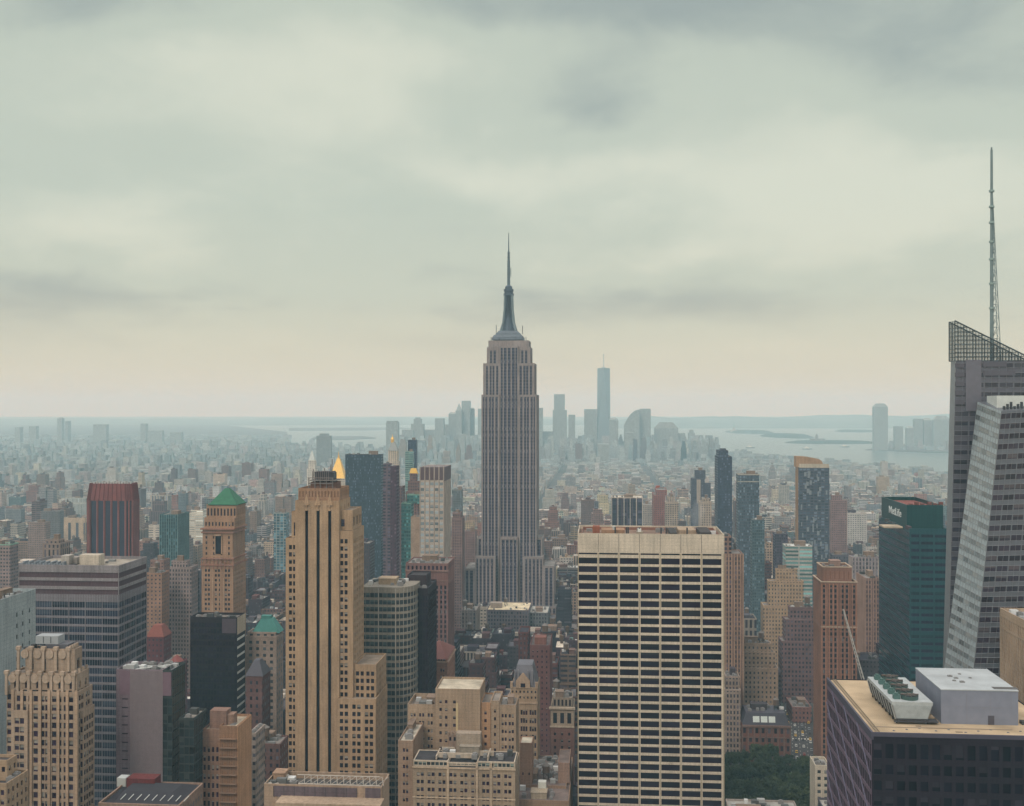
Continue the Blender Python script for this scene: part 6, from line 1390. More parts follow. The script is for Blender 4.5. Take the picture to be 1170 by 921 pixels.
for a in (('hazy tower with a notched top, leftmost of the far downtown cluster', 441, 454.5, 481, 5000, 'notch'),
          ('low hazy block right of the notched-top downtown tower', 459, 472, 491, 5800, 'flat'),
          ('hazy stepped downtown tower above the mint green glass tower', 469.5, 484, 477, 5900, 'step'),
          ('low wide hazy downtown block right of the hazy stepped tower', 483.5, 497, 491, 6000, 'flat'),
          ('plain hazy downtown tower with a flat top above the white gridded tower', 497, 507, 478, 5800, 'flat'),
          ('short hazy downtown block right of the plain flat-topped one', 507, 513, 485, 5950, 'flat'),
          ('broad hazy downtown block with a sloped left shoulder', 512.5, 521, 471, 5900, 'round'),
          ('hazy downtown tower with a sharp pyramid spire', 520.5, 527.5, 460.5, 5850, 'spire'),
          ('tallest hazy block left of the mast tower, downtown', 527.5, 537, 458, 5900, 'flat'),
          ('lower hazy shoulder block beside the tallest one left of the mast tower', 536.5, 541.5, 466, 5950, 'round'),
          ('hazy block half hidden by the left edge of the mast tower', 546, 556, 467, 5900, 'flat'),
          ('low hazy downtown block with a flat roof under the pyramid-spired one', 522, 533, 496, 5500, 'flat'),
          ('hazy flat block touching the right edge of the mast tower', 612, 620, 466, 5700, 'flat'),
          ('low hazy downtown base block right of the mast tower', 616, 632, 493, 5800, 'flat'),
          ('slim hazy tower standing free right of the mast tower', 633, 645, 450.5, 5900, 'flat'),
          ('hazy podium tower wrapped round the slim free-standing one', 631.5, 647.5, 468.5, 5800, 'flat'),
          ('small hazy flat tower between the slim one and the tall tapered one', 649.5, 657, 474, 5800, 'flat'),
          ('wide hazy flat block directly left of the tall tapered downtown tower', 667.5, 682, 467.5, 5900, 'flat'),
          ('hazy domed block directly right of the tall tapered downtown tower', 696, 706.5, 477, 5700, 'dome'),
          ('hazy downtown tower with a curved sloping top', 713, 731, 468, 5700, 'slant'),
          ('tall hazy flat slab joined to the curved sloping tower', 731, 743.5, 467, 5750, 'flat'),
          ('darker low hazy tower in front of the curved sloping one', 713.5, 724, 494, 5200, 'flat'),
          ('broad hazy round-shouldered block right of the curved sloping tower', 747.5, 775, 482.5, 5900, 'round'),
          ('low hazy block at the right side of the round-shouldered block', 775, 783, 495, 5950, 'flat'),
          ('narrow hazy tower near the water with a small finial', 786.5, 794, 491, 5950, 'step'),
          ('last low hazy downtown block before the water', 793.5, 799, 502, 6000, 'flat'),
          ('low hazy block with vertical ribs at the foot of the tall tapered tower', 683, 695.5, 507.5, 4900, 'flat')):
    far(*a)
# tall tapered tower with mast
s = Site(682, 697.5, 5894, depth=62); o = root('skyscraper', 'tallest hazy downtown tower with tapered chamfered sides and a thin mast', 'skyscraper', *s.loc); SCREEN.append((5894, 682, 698, 405, 'tall tapered downtown tower'))
w = s.w / 2; m = MB(); zt = s.Z(420.5); m.box(-w, w, 0, 2 * w, 0, 60, top=False); B8 = []; T8 = []
for k in range(4):
    cxn, cyn = ((-w, 0), (w, 0), (w, 2 * w), (-w, 2 * w))[k]
    B8 += [(cxn, cyn, 60)]; mx = ((0, 0), (w, w), (0, 2 * w), (-w, w))[k]; T8 += [(mx[0] * .93, w + (mx[1] - w) * .93, zt)]
for k in range(4): m.quad(B8[k], B8[(k + 1) % 4], T8[k]); m.quad(B8[(k + 1) % 4], T8[(k + 1) % 4], T8[k])
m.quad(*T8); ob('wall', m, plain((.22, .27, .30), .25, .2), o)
m = MB(); m.cyl(0, w, 11, 11, zt, zt + 6, 12); m.beam((0, w, zt), (0, w, s.Z(404)), 2.6, 6, 1.6); ob('mast', m, MET_L, o)
for a in (('tallest hazy riverside tower across the water with a rounded top', 998.5, 1014.5, 461, 6420, 'round'),
          ('leftmost low hazy tower of the far riverside row', 1022.5, 1032, 487, 6500, 'flat'),
          ('second low hazy tower of the far riverside row', 1036, 1044, 487, 6600, 'round'),
          ('hazy riverside tower with a flat top, third in the row', 1045, 1054.5, 478.5, 6700, 'flat'),
          ('hazy riverside tower with a rounded top, fourth in the row', 1055.5, 1065, 478, 6700, 'round'),
          ('broad hazy riverside tower next to the slanted glass skyscraper', 1067, 1086, 475, 6600, 'round'),
          ('tiny hazy slender tower on the left horizon, taller of a pair', 65.5, 70.5, 477, 7500, 'round'),
          ('tiny hazy slender tower on the left horizon, shorter of a pair', 74.5, 78, 481, 7600, 'flat'),
          ('faint flat tower at the far left of the horizon', 17, 23, 488, 7500, 'flat'),
          ('faint wide tower left of the slender horizon pair', 33, 41, 487, 7500, 'flat'),
          ('faint broad block right of the slender horizon pair', 106.5, 121.5, 485, 7400, 'flat'),
          ('faint slim tower on the horizon above the small teal glass tower', 160.5, 166.5, 484, 7500, 'flat'),
          ('faint wide low block on the horizon above the small teal glass tower', 168.5, 185, 492, 7400, 'flat'),
          ('faint broad low tower on the horizon left of the green pyramid tower', 194, 207, 494, 7300, 'flat'),
          ('faint bluish slab standing above the green pyramid tower', 231, 239.5, 503, 6400, 'flat')):
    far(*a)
mid('apartment_tower', 'isolated hazy grey slab near the pale water strip, upper left of the gold pyramid', T, 361.5, 378, 379.5, 4500, 498, (.24, .28, .3), win=(4, 4, .5, .5), tiers=((365, 375, 495.5, 3, 3),), clut=0)
# ---------------------------------------------------------------- ground, water, roads
WATER = plain((.10, .14, .14), .28, 0, .5, .08, .002)
m = MB(); m.quad((-26000, -1500, 0), (26000, -1500, 0), (26000, 27000, 0), (-26000, 27000, 0)); ob('water', m, WATER, kind='structure')
def land(name, pts, z0, z1, mat):
    m = MB(); m.prism([tuple(p) for p in pts], z0, z1); return ob(name, m, mat, kind='structure')
def pD(px, D): return (px2x(px, D), D)
def pY(px, y): return pD(px, H * F / (y - YH))
m, nt_, p_ = newmat('city_ground'); tc = nn(nt_, 'ShaderNodeTexCoord'); a = nn(nt_, 'ShaderNodeTexNoise'); a.inputs['Scale'].default_value = .004; a.inputs['Detail'].default_value = 12; a.inputs['Roughness'].default_value = .7; lk(nt_, tc.outputs['Object'], a.inputs['Vector'])
lk(nt_, ramp(nt_, a.outputs[0], [(.36, (.045, .07, .045)), (.46, (.06, .06, .06)), (.6, (.11, .105, .10))]), p_.inputs['Base Color']); p_.inputs['Roughness'].default_value = .9; GROUND = m
island = [(-26000, -1400), (1500, -1400), (1700, 2500), pD(1110, 3900), pD(1060, 4250), pD(1000, 4650), pD(950, 4950), pD(900, 5350), pD(860, 5700), pD(830, 6000), pD(800, 6350), pD(760, 6600), pD(690, 6700), pD(600, 6700), pD(520, 6650), pD(455, 6550), pD(400, 6300), pD(330, 7200), pD(328, 11000), pD(250, 15500), (-26000, 15500)]
land('ground', island, -3, 2.0, GROUND)
# far shores
def hills(name, x0, x1, y0, y1, hmax, seed, nx=70, ny=8):
    r = random.Random(seed); ph = [(r.uniform(.0006, .004), r.uniform(0, 6.3), r.uniform(.2, 1)) for _ in range(9)]
    m = MB()
    for j in range(ny + 1):
        for i in range(nx + 1):
            x, y = x0 + (x1 - x0) * i / nx, y0 + (y1 - y0) * j / ny
            e = math.sin(math.pi * j / ny) ** .8 * min(1, i / 6, (nx - i) / 6)
            h = hmax * (.62 + .2 * sum(w * math.sin(x * f + p + y * f * .4) for f, p, w in ph) / 2)
            m.v.append((x, y, 1.5 + max(0, h * e)))
    for j in range(ny):
        for i in range(nx):
            k = j * (nx + 1) + i; m.f.append((k, k + 1, k + nx + 2, k + nx + 1)); m.a.append(None)
    return ob(name, m, plain((.13, .17, .16), .95, 0, .2, .5, .003), kind='structure')  # hill colour paled to carry part of the distance haze
hills('hills', px2x(700, 13500), px2x(1300, 13500), 12800, 17500, 165, 4); hills('hills', -14000, px2x(700, 17000), 15200, 21500, 70, 9, 90)
land('ground', [pD(300, 14800), pD(480, 15200), (26000, 15200), (26000, 26900), (-26000, 26900), (-26000, 15100)], -3, 2.2, GROUND)
land('ground', [pD(330, 11600), pD(420, 11800), pD(470, 12600), pD(460, 13300), pD(330, 12900)], -3, 4, GROUND)      # spit across the pale strip
land('ground', [pD(355, 8600), pD(398, 8500), pD(430, 8900), pD(415, 9400), pD(360, 9300)], -3, 4, GROUND)
# riverside district across the water
land('ground', [pD(988, 6500), pD(1020, 6350), pD(1060, 6150), pD(1200, 6000), pD(1500, 6400), pD(1500, 9500), pD(1120, 8800), pD(1040, 7600), pD(1010, 7100)], -3, 2.4, GROUND)
# islands in the bay
def isle(label, a, b, ya, yb, hh, seed):
    D0, D1 = H * F / (yb - YH), H * F / (ya - YH); Dm = (D0 + D1) / 2; x0, x1 = px2x(a, Dm), px2x(b, Dm); r = random.Random(seed); n = 26
    pts = [((x0 + x1) / 2 + (x1 - x0) / 2 * math.cos(t) * r.uniform(.9, 1.05), Dm + (D1 - D0) / 2 * math.sin(t) * r.uniform(.8, 1.1)) for t in [2 * math.pi * k / n for k in range(n)]]
    ob('island', (lambda q: (q.prism(pts, -2, 2.2), q.prism([(x, y) for x, y in pts], 2.2, hh, [(Dx * .75 + (x0 + x1) / 2 * .25, Dy * .75 + Dm * .25) for Dx, Dy in pts]), q)[2])(MB()), plain((.04, .06, .045), .95, 0, .2, .5, .01), kind='structure')
    return Dm
D1_ = isle('', 831, 881, 493, 496, 22, 1); D2_ = isle('', 871, 924, 497, 501, 22, 2); D3_ = isle('', 898, 1003, 504.5, 507.5, 14, 3)
isle('', 955, 1000, 492.5, 494, 18, 5)
# statue on its pedestal
st_ = root('statue', 'tiny hazy statue on a pedestal standing on the bay island', 'statue', px2x(838.5, D1_), D1_, 0)
m = MB(); m.pyr(-34, 34, -34, 34, 2, 26, .8); m.pyr(-13, 13, -13, 13, 26, 52, .65); ob('pedestal', m, wallmat((.35, .33, .3)), st_)
m = MB(); m.cyl(0, 0, 8, 4.6, 52, 82, 10); m.cyl(0, 0, 3, 2.6, 82, 89, 8); m.beam((3, 0, 78), (7, 0, 97), 1.4, 6); m.cyl(7, 0, 1, 1.9, 97, 100, 6); m.cyl(0, 0, 3.4, 4.4, 88, 90, 8); ob('figure', m, plain((.16, .3, .26), .6), st_)
fb = root('terminal_building', 'small hazy building with a turret on the longest bay island', 'building', px2x(934, D3_), D3_)
m = MB(); m.att = att((.25, .22, .2)); m.box(-50, 50, -20, 20, 2, 30); m.box(-14, 2, -10, 10, 30, 48); m.pyr(-14, 2, -10, 10, 48, 66, .1); ob('wall', m, FAC, fb)
for i, (px, y, lb) in enumerate(((857, 512, 'small pale ferry on the bay, nearest the shore'), (922, 513.5, 'small ferry on the bay below the longest island'), (965, 511, 'small ferry on the bay right of the other ferries'))):
    D = H * F / (y - YH); o = root('ferry', lb, 'ferry', px2x(px, D), D, 0, group='ferries on the bay')
    m = MB(); m.prism([(-26, -5), (20, -5), (30, 0), (20, 5), (-26, 5)], -1, 5); ob('hull', m, plain((.06, .08, .1), .5), o); m = MB(); m.box(-20, 14, -4, 4, 5, 11); m.box(-12, 6, -3, 3, 11, 15); m.cyl(-4, 0, 1.4, 1.2, 15, 21, 8); ob('cabin', m, plain((.7, .68, .62), .5), o)

# city blocks: raised pavements between the streets, the roadway is the ground between them
BW, BST, AVE, SW, AW = 325.0, 80.0, 162.5, 18.0, 30.0
def diag(v): return 124.5 + (v - 700) * .1514      # diagonal avenue centre line
def blocked(u0, u1, v0, v1, g=1.0):
    for a, b, c, d in FOOT:
        if u0 < b + g and u1 > a - g and v0 < d + g and v1 > c - g: return True
    if v1 > 660 and v0 < 1250:
        if u0 < diag(v1) + 13 and u1 > diag(v0) - 13: return True
    return False
pkx = [to_uv(*pD(812, 655)), to_uv(*pD(940, 785))]
PARK = (pkx[0][0], to_uv(*pD(926, 785))[0], pkx[0][1] + 2, pkx[1][1] - 10)
FOOT.append(PARK)
m = MB()
kmax = 45
for i in range(-9, 12):
    ua, ub = -AVE + BW * i + AW / 2, -AVE + BW * (i + 1) - AW / 2
    for j in range(6, 52):
        va, vb = j * BST + SW / 2, (j + 1) * BST - SW / 2
        if va > 3900: continue
        if abs((ua + ub) / 2) > (va + 300) * .62 + 350: continue
        segs = [(ua, ub)]
        if vb > 640 and va < 1250:
            dm, dn = diag(va) - 12, diag(vb) + 12; ns = []
            for a, b in segs:
                if dn <= a or dm >= b: ns.append((a, b))
                else:
                    if dm > a + 4: ns.append((a, dm))
                    if dn < b - 4: ns.append((dn, b))
            segs = ns
        for a, b in segs: m.box(a, b, va, vb, 2.0, 2.15)
pv = ob('pavement', m, plain((.09, .085, .09), .9), kind='structure'); pv.rotation_euler = (0, 0, -TH)
m = MB(); v = 680
def dq(a, b, v0, v1, z): m.quad((diag(v0) + a, v0, z), (diag(v0) + b, v0, z), (diag(v1) + b, v1, z), (diag(v1) + a, v1, z))
dq(-11, 11, 660, 1250, 2.008); rd = ob('road', m, plain((.055, .052, .055), .85), kind='structure'); rd.rotation_euler = (0, 0, -TH)
m = MB(); v = 668
while v < 1150:
    for a in (-5.5, 0, 5.5): dq(a - .1, a + .1, v, v + 3, 2.016)
    v += 9
for v in range(700, 1150, 80):
    for k in range(9): dq(-10 + k * 2.3, -9 + k * 2.3, v + 10, v + 13, 2.016)
rm = ob('road_marking', m, plain((.7, .68, .62), .8), kind='structure'); rm.rotation_euler = (0, 0, -TH)
m = MB(); m.box(PARK[0], PARK[1], PARK[2], PARK[3], 2.15, 2.3); gr = ob('lawn', m, plain((.06, .10, .03), .95, 0, .2, .4, .3), kind='structure'); gr.rotation_euler = (0, 0, -TH)

# ---------------------------------------------------------------- park trees
def tree_meshes(seed):
    r = random.Random(seed); h = r.uniform(15, 19)
    t = MB(); t.beam((0, 0, 0), (.3, .2, h * .45), .42, 8, .28); br = []
    for k in range(9):
        a = k * 2.4 + r.random(); z0 = h * r.uniform(.3, .5); e = Vector((math.cos(a) * r.uniform(3, 5), math.sin(a) * r.uniform(3, 5), z0 + r.uniform(3, 6.5))); t.beam((.2, .1, z0), e, .2, 5, .08); br.append(e)
        for q in range(2): f = e + Vector((r.uniform(-2, 2), r.uniform(-2, 2), r.uniform(1, 3))); t.beam(e, f, .08, 4, .03); br.append(f)
    c = MB(); cl = []
    for e in br + [Vector((r.uniform(-3, 3), r.uniform(-3, 3), h * r.uniform(.7, .95))) for _ in range(12)]: cl.append((e, r.uniform(1.0, 2.1)))
    for e, rad in cl:
        for _ in range(int(80 * rad)):
            d_ = Vector((r.gauss(0, 1), r.gauss(0, 1), r.gauss(0, .8))).normalized() * rad * r.uniform(.55, 1.08)
            p = e + d_; s_ = r.uniform(.22, .5); n = (d_.normalized() + Vector((r.uniform(-.7, .7), r.uniform(-.7, .7), r.uniform(-.2, .9)))).normalized(); u = n.orthogonal().normalized() * s_; w = n.cross(u)
            c.quad(tuple(p - u - w * .5), tuple(p + u - w * .5), tuple(p + u * .6 + w * .7), tuple(p - u * .6 + w * .7))
    return t, c
mm, nt_, p_ = newmat('leaves'); ge = nn(nt_, 'ShaderNodeNewGeometry'); oi = nn(nt_, 'ShaderNodeObjectInfo')
rv = mth(nt_, 'FRACT', mth(nt_, 'ADD', mth(nt_, 'MULTIPLY', oi.outputs['Random'], .55), mth(nt_, 'MULTIPLY', ge.outputs['Random Per Island'], .6)))
lk(nt_, ramp(nt_, rv, [(0, (.006, .014, .006)), (.45, (.018, .033, .012)), (1, (.075, .095, .035))]), p_.inputs['Base Color']); p_.inputs['Roughness'].default_value = .7; p_.inputs['Specular IOR Level'].default_value = .2
LEAF = mm; BARK = plain((.08, .06, .05), .9)
TM = [(t.mesh('trunk', BARK), c.mesh('crown', LEAF)) for t, c in (tree_meshes(k) for k in (3, 8, 15, 29))]
tr = random.Random(4); spots = []
u0, u1, v0, v1 = PARK
v = v0 + 4
while v < v1 - 4:
    u = u0 + 4 + tr.uniform(0, 3)
    while u < u1 - 3:
        spots.append((u + tr.uniform(-1.5, 1.5), v + tr.uniform(-1.5, 1.5))); u += 10.0
    v += 11.5
for (v, off) in ((800, 18), (815, 18), (830, -18)): pass
spots.sort(key=lambda p: (round(p[1] / 9.5), p[0]))
nrow = {}
for (u, v) in spots:
    t_, c_ = TM[tr.randrange(4)]; x, y = from_uv(u, v); px = CX + x / y * F
    o = root('park_tree', 'leafy dark green park tree, one of the dense grove under the light tan hotel block', 'tree', x, y, tr.uniform(0, 6.28), group='park trees in the dense grove', z=2.3)
    sc = tr.uniform(.7, 1.15); o.scale = (sc, sc, sc)
    ob('trunk', t_, None, o); ob('crown', c_, None, o)

# ---------------------------------------------------------------- cars on the diagonal avenue
def car_mesh(col, nm):
    b_ = MB(); b_.prism([(-2.3, -.95), (2.3, -.95), (2.3, .95), (-2.3, .95)], .35, .85, [(-2.25, -.9), (2.2, -.9), (2.2, .9), (-2.25, .9)])
    m1 = b_.mesh(nm, plain(col, .35, .1, .5, .02)); c = MB(); c.prism([(-1.7, -.85), (1.1, -.85), (1.1, .85), (-1.7, .85)], .85, 1.4, [(-1.2, -.7), (.5, -.7), (.5, .7), (-1.2, .7)], cap=False); m2 = c.mesh('window', plain((.02, .02, .025), .1))
    c = MB(); c.quad((-1.2, -.7, 1.41), (.5, -.7, 1.41), (.5, .7, 1.41), (-1.2, .7, 1.41)); m3 = c.mesh('roof', plain(col, .35, .1, .5, .02))
    w = MB()
    i = 0
    for k in range(10):
        a, e = 2 * math.pi * k / 10, 2 * math.pi * (k + 1) / 10; w.quad((.34 * math.cos(a), -.1, .34 * math.sin(a)), (.34 * math.cos(e), -.1, .34 * math.sin(e)), (.34 * math.cos(e), .1, .34 * math.sin(e)), (.34 * math.cos(a), .1, .34 * math.sin(a))); w.quad((0, -.1, 0), (.34 * math.cos(a), -.1, .34 * math.sin(a)), (.34 * math.cos(e), -.1, .34 * math.sin(e)))
    return m1, m2, m3, w
wh = None; CM = []
for col, nm in (((.8, .5, .05), 'yellow taxi'), ((.75, .75, .72), 'white car'), ((.06, .06, .07), 'black car'), ((.35, .05, .04), 'red car'), ((.3, .32, .34), 'silver car')):
    a = car_mesh(col, 'body'); wh = wh or a[3].mesh('wheel', plain((.02, .02, .02), .9)); CM.append((nm, a[:3]))
cr_ = random.Random(6); ang = math.atan(.1514); used = {}
for lane in range(4):
    v = 796 + lane * 3 + cr_.uniform(0, 6)
    while v < 1060:
        nm, ms = CM[cr_.choice((0, 0, 1, 1, 2, 2, 3, 4))]; u = diag(v) + (-8.2, -2.8, 2.8, 8.2)[lane]
        x, y = from_uv(u, v)
        o = root('car', '%s in the traffic on the avenue beside the red brick mansard block' % nm, 'car', x, y, math.pi / 2 - TH - ang, group=nm + 's in the avenue traffic', z=2.02)
        for k, n_ in zip(ms, ('body', 'window', 'roof')): ob(n_, k, None, o)
        for sx in (-1.4, 1.35):
            for sy in (-.86, .86): q = ob('wheel', wh, None, o); q.location = (sx, sy, .34)
        v += cr_.uniform(7, 20)

# ---------------------------------------------------------------- the rest of the city
PAL = [((.15, .10, .10), 5), ((.20, .125, .11), 6), ((.30, .21, .165), 5), ((.38, .30, .235), 5), ((.25, .235, .24), 4), ((.48, .45, .41), 5), ((.60, .58, .53), 3), ((.23, .12, .10), 3), ((.12, .13, .16), 2), ((.42, .33, .22), 2), ((.10, .14, .15), 1), ((.33, .15, .12), 1)]
PALC = [c for c, w in PAL for _ in range(w)]
NEARC = [(.065, .045, .065)] * 5 + [(.10, .060, .070)] * 5 + [(.055, .050, .075)] * 4 + [(.16, .105, .10)] * 3 + [(.26, .20, .17)] * 2 + [(.10, .10, .13)] * 3 + [(.45, .43, .40)] * 1 + [(.14, .06, .06)] * 2
NEARR = [(.04, .037, .05)] * 6 + [(.08, .075, .09)] * 4 + [(.16, .15, .16)] * 3 + [(.35, .33, .30)] * 2 + [(.65, .63, .58)] * 1 + [(.10, .17, .16)]
ROOFC = [(.07, .065, .07)] * 4 + [(.13, .12, .125)] * 4 + [(.24, .22, .21)] * 4 + [(.38, .36, .34)] * 3 + [(.6, .58, .54)] * 2 + [(.30, .24, .18)] * 2 + [(.2, .28, .26)]
RG = random.Random(77)
lots = []
def hgt(D, px):
    q = RG.random()
    if D < 1250: h = RG.lognormvariate(3.75, .38); h = min(h, 95)
    elif D < 2100:
        h = RG.lognormvariate(3.35, .35)
        if q < .05: h = RG.uniform(60, 95)
    elif D < 3800:
        h = RG.lognormvariate(2.95, .3)
        if q < .035: h = RG.uniform(40, 75)
        if px < 420 and q < .10: h = RG.uniform(35, 70)
    elif D < 6700:
        h = RG.lognormvariate(2.8, .35)
        if px < 430 and q < .09: h = RG.uniform(30, 60)
        if 600 < px < 820 and D > 4900 and q < .35: h = RG.uniform(40, 110)
        if 450 < px < 600 and D > 4700 and q < .45: h = RG.uniform(50, 130)
    else:
        h = RG.lognormvariate(2.6, .3)
        if q < .02: h = RG.uniform(30, 55)
    return h
def on_land(x, y):
    c = False; n = len(island); j = n - 1
    for i in range(n):
        (xi, yi), (xj, yj) = island[i], island[j]
        if (yi > y) != (yj > y) and x < (xj - xi) * (y - yi) / (yj - yi) + xi: c = not c
        j = i
    return c
def add_lot(u0, u1, v0, v1, hs=1.0):
    uc, vc = (u0 + u1) / 2, (v0 + v1) / 2; x, y = from_uv(uc, vc); D = y
    if D < 560: return
    px = CX + x / y * F
    if px < -45 or px > 1215 or not on_land(x, y): return
    if blocked(u0, u1, v0, v1): return
    if D < 800 and 815 < px < 935: return
    h = hgt(D, px) * hs; yt = YH + (H - h - 2) / D * F
    cap = 700 if D < 1250 else 612 if D < 1900 else 552 if D < 3000 else 520 if D < 4500 else 496
    if D < 1250 and 505 < px < 660: cap = 716
    if D < 1000 and px < 505: cap = 790
    if D < 780: cap = 860
    if yt < cap: h = H - 2 - (cap + RG.uniform(0, 14) - YH) * D / F
    if h < 6: return
    if YH + (H - h) / (D - 20) * F > 940: return
    lots.append((D, u0, u1, v0, v1, h, px))
for i in range(-14, 17):
    ua, ub = -AVE + BW * i + AW / 2 + 3, -AVE + BW * (i + 1) - AW / 2 - 3
    for j in range(7, 60):
        va, vb = j * BST + SW / 2 + 2, (j + 1) * BST - SW / 2 - 2
        if abs((ua + ub) / 2) > vb * .62 + 400: continue
        for row in range(2):
            r0, r1 = (va, (va + vb) / 2 - .5) if row == 0 else ((va + vb) / 2 + .5, vb); u = ua
            while u < ub - 8:
                w = RG.uniform(9, 27) if va < 1500 else RG.uniform(12, 36)
                if ub - u - w < 8: w = ub - u
                add_lot(u + .3, min(u + w - .3, ub), r0 + (RG.uniform(0, 4) if row else 0), r1 - (RG.uniform(0, 5) if row == 0 else RG.uniform(0, 3))); u += w
v = 60 * BST
while v < 15000:
    st = 27 + (v - 4800) * .006
    u = -.75 * v
    while u < .55 * v:
        w = RG.uniform(.6, 1.5) * st
        if RG.random() < .80: add_lot(u, u + w * .85, v, v + st * RG.uniform(.5, .75))
        u += w
    v += st * 1.25
# riverside district lots
for k in range(240):
    px, D = RG.uniform(1015, 1100), RG.uniform(6450, 8200); x, y = pD(px, D); u, v = to_uv(x, y)
    if D < 7000 or px > 1045: lots.append((D, u, u + RG.uniform(20, 50), v, v + 30, RG.lognormvariate(3.0, .5), px))
# which ones show largest: paint boxes near to far on a half-size frame
RW, RH = 585, 461; occ = np.zeros((RH, RW), bool)
items = [(d, l, r, y, None) for (d, l, r, y, n) in SCREEN if y is not None] + [(L[0] - (L[4] - L[3]) / 2, None, None, None, L) for L in lots]
items.sort(key=lambda t: t[0]); vis = {}
def fill(l, r, yt, yb, d, count=True):
    a, b, c, e = max(0, int(l / 2)), min(RW, int(math.ceil(r / 2))), max(0, int(yt / 2)), min(RH, int(yb / 2) + 1)
    if a >= b or c >= e: return 0
    sub = occ[c:e, a:b]; n = int((~sub).sum()); sub[:] = True; return n
gen = []
for d, l, r, y, L in items:
    if L is None: fill(l, r, y + 2, YH + H / d * F, d)
    else:
        D, u0, u1, v0, v1, h, px = L; ps = []
        for (u, v, z) in ((u0, v0, h), (u1, v0, h), (u1, v1, h), (u0, v1, h)):
            x, y_ = from_uv(u, v); ps.append((CX + x / y_ * F, YH + (H - z - 2) / y_ * F))
        l_, r_ = min(p[0] for p in ps), max(p[0] for p in ps); yt_ = min(p[1] for p in ps)
        n = fill(l_, r_, yt_, YH + H / D * F, D); gen.append((n, L, (l_, r_, yt_)))
gen.sort(key=lambda t: -t[0])
NIND = 185
ind = [t for t in gen[:NIND] if t[0] > 10]; ids = set(id(t[1]) for t in ind)
COLN = {}
def tone(c):
    r, g_, b_ = c; l = (r + g_ + b_) / 3
    if l < .16 and r > 1.12 * g_ and b_ > .9 * g_: return 'dark plum' if l > .06 else 'blackish plum'
    if l < .09: return 'charcoal'
    if r > 1.6 * b_ and l < .24: return 'dark red-brown' if l < .17 else 'red-brown'
    if b_ > r * 1.02 and l < .2: return 'slate blue'
    if l < .13: return 'very dark'
    if l < .2: return 'dark brown'
    if r > b_ * 1.25: return 'brown' if l < .27 else 'tan'
    if l < .3: return 'mid grey'
    return 'pale grey' if l < .5 else 'whitish'
def style(h, col):
    q = RG.random()
    win = (RG.uniform(2.4, 4.2), RG.uniform(3.3, 4.1), RG.uniform(.34, .6), RG.uniform(.38, .6))
    gl = (.028, .024, .035)
    if q < .12: win = (60, RG.uniform(3.5, 4), .98, RG.uniform(.4, .55))
    elif q < .22: win = (RG.uniform(2.6, 4), 60, .5, .96)
    if q > .93: gl = (.04, .09, .10)
    return win, gl
def mass(m, h, x0, x1, y0, y1, col, rc, z0=2.1, D=1000):
    """walls of one plain building into a mesh carrying facade attributes; returns roof boxes"""
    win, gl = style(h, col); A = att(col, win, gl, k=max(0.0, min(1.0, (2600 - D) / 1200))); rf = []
    m.att = A; w, d = x1 - x0, y1 - y0
    if h > 48 and w > 14 and RG.random() < .7:
        t = RG.uniform(.55, .8); m.box(x0, x1, y0, y1, z0, h * t, top=False); rf.append((x0, x1, y0, y1, h * t)); i = w * RG.uniform(.1, .22); j = d * RG.uniform(.08, .2)
        x0, x1, y0, y1 = x0 + i, x1 - i * RG.uniform(.3, 1), y0 + j, y1 - j; z0 = h * t - .5
        if h > 70: m.box(x0, x1, y0, y1, z0, h * .9, top=False); rf.append((x0, x1, y0, y1, h * .9)); x0, x1, y0, y1, z0 = x0 + 2.5, x1 - 2.5, y0 + 2.5, y1 - 2.5, h * .9 - .5
    elif D < 3500 and w > 18 and RG.random() < .35:      # light well notch
        k = RG.uniform(.35, .55); m.box(x0, x0 + w * k, y0, y1, z0, h, top=False); rf.append((x0, x0 + w * k, y0, y1, h)); x0 = x0 + w * k + .02; y0 += d * RG.uniform(.15, .4); h -= RG.uniform(0, 8) if h > 25 else 0
    m.box(x0, x1, y0, y1, z0, h, top=False); rf.append((x0, x1, y0, y1, h)); return rf
mb = MB()
A0 = dict()
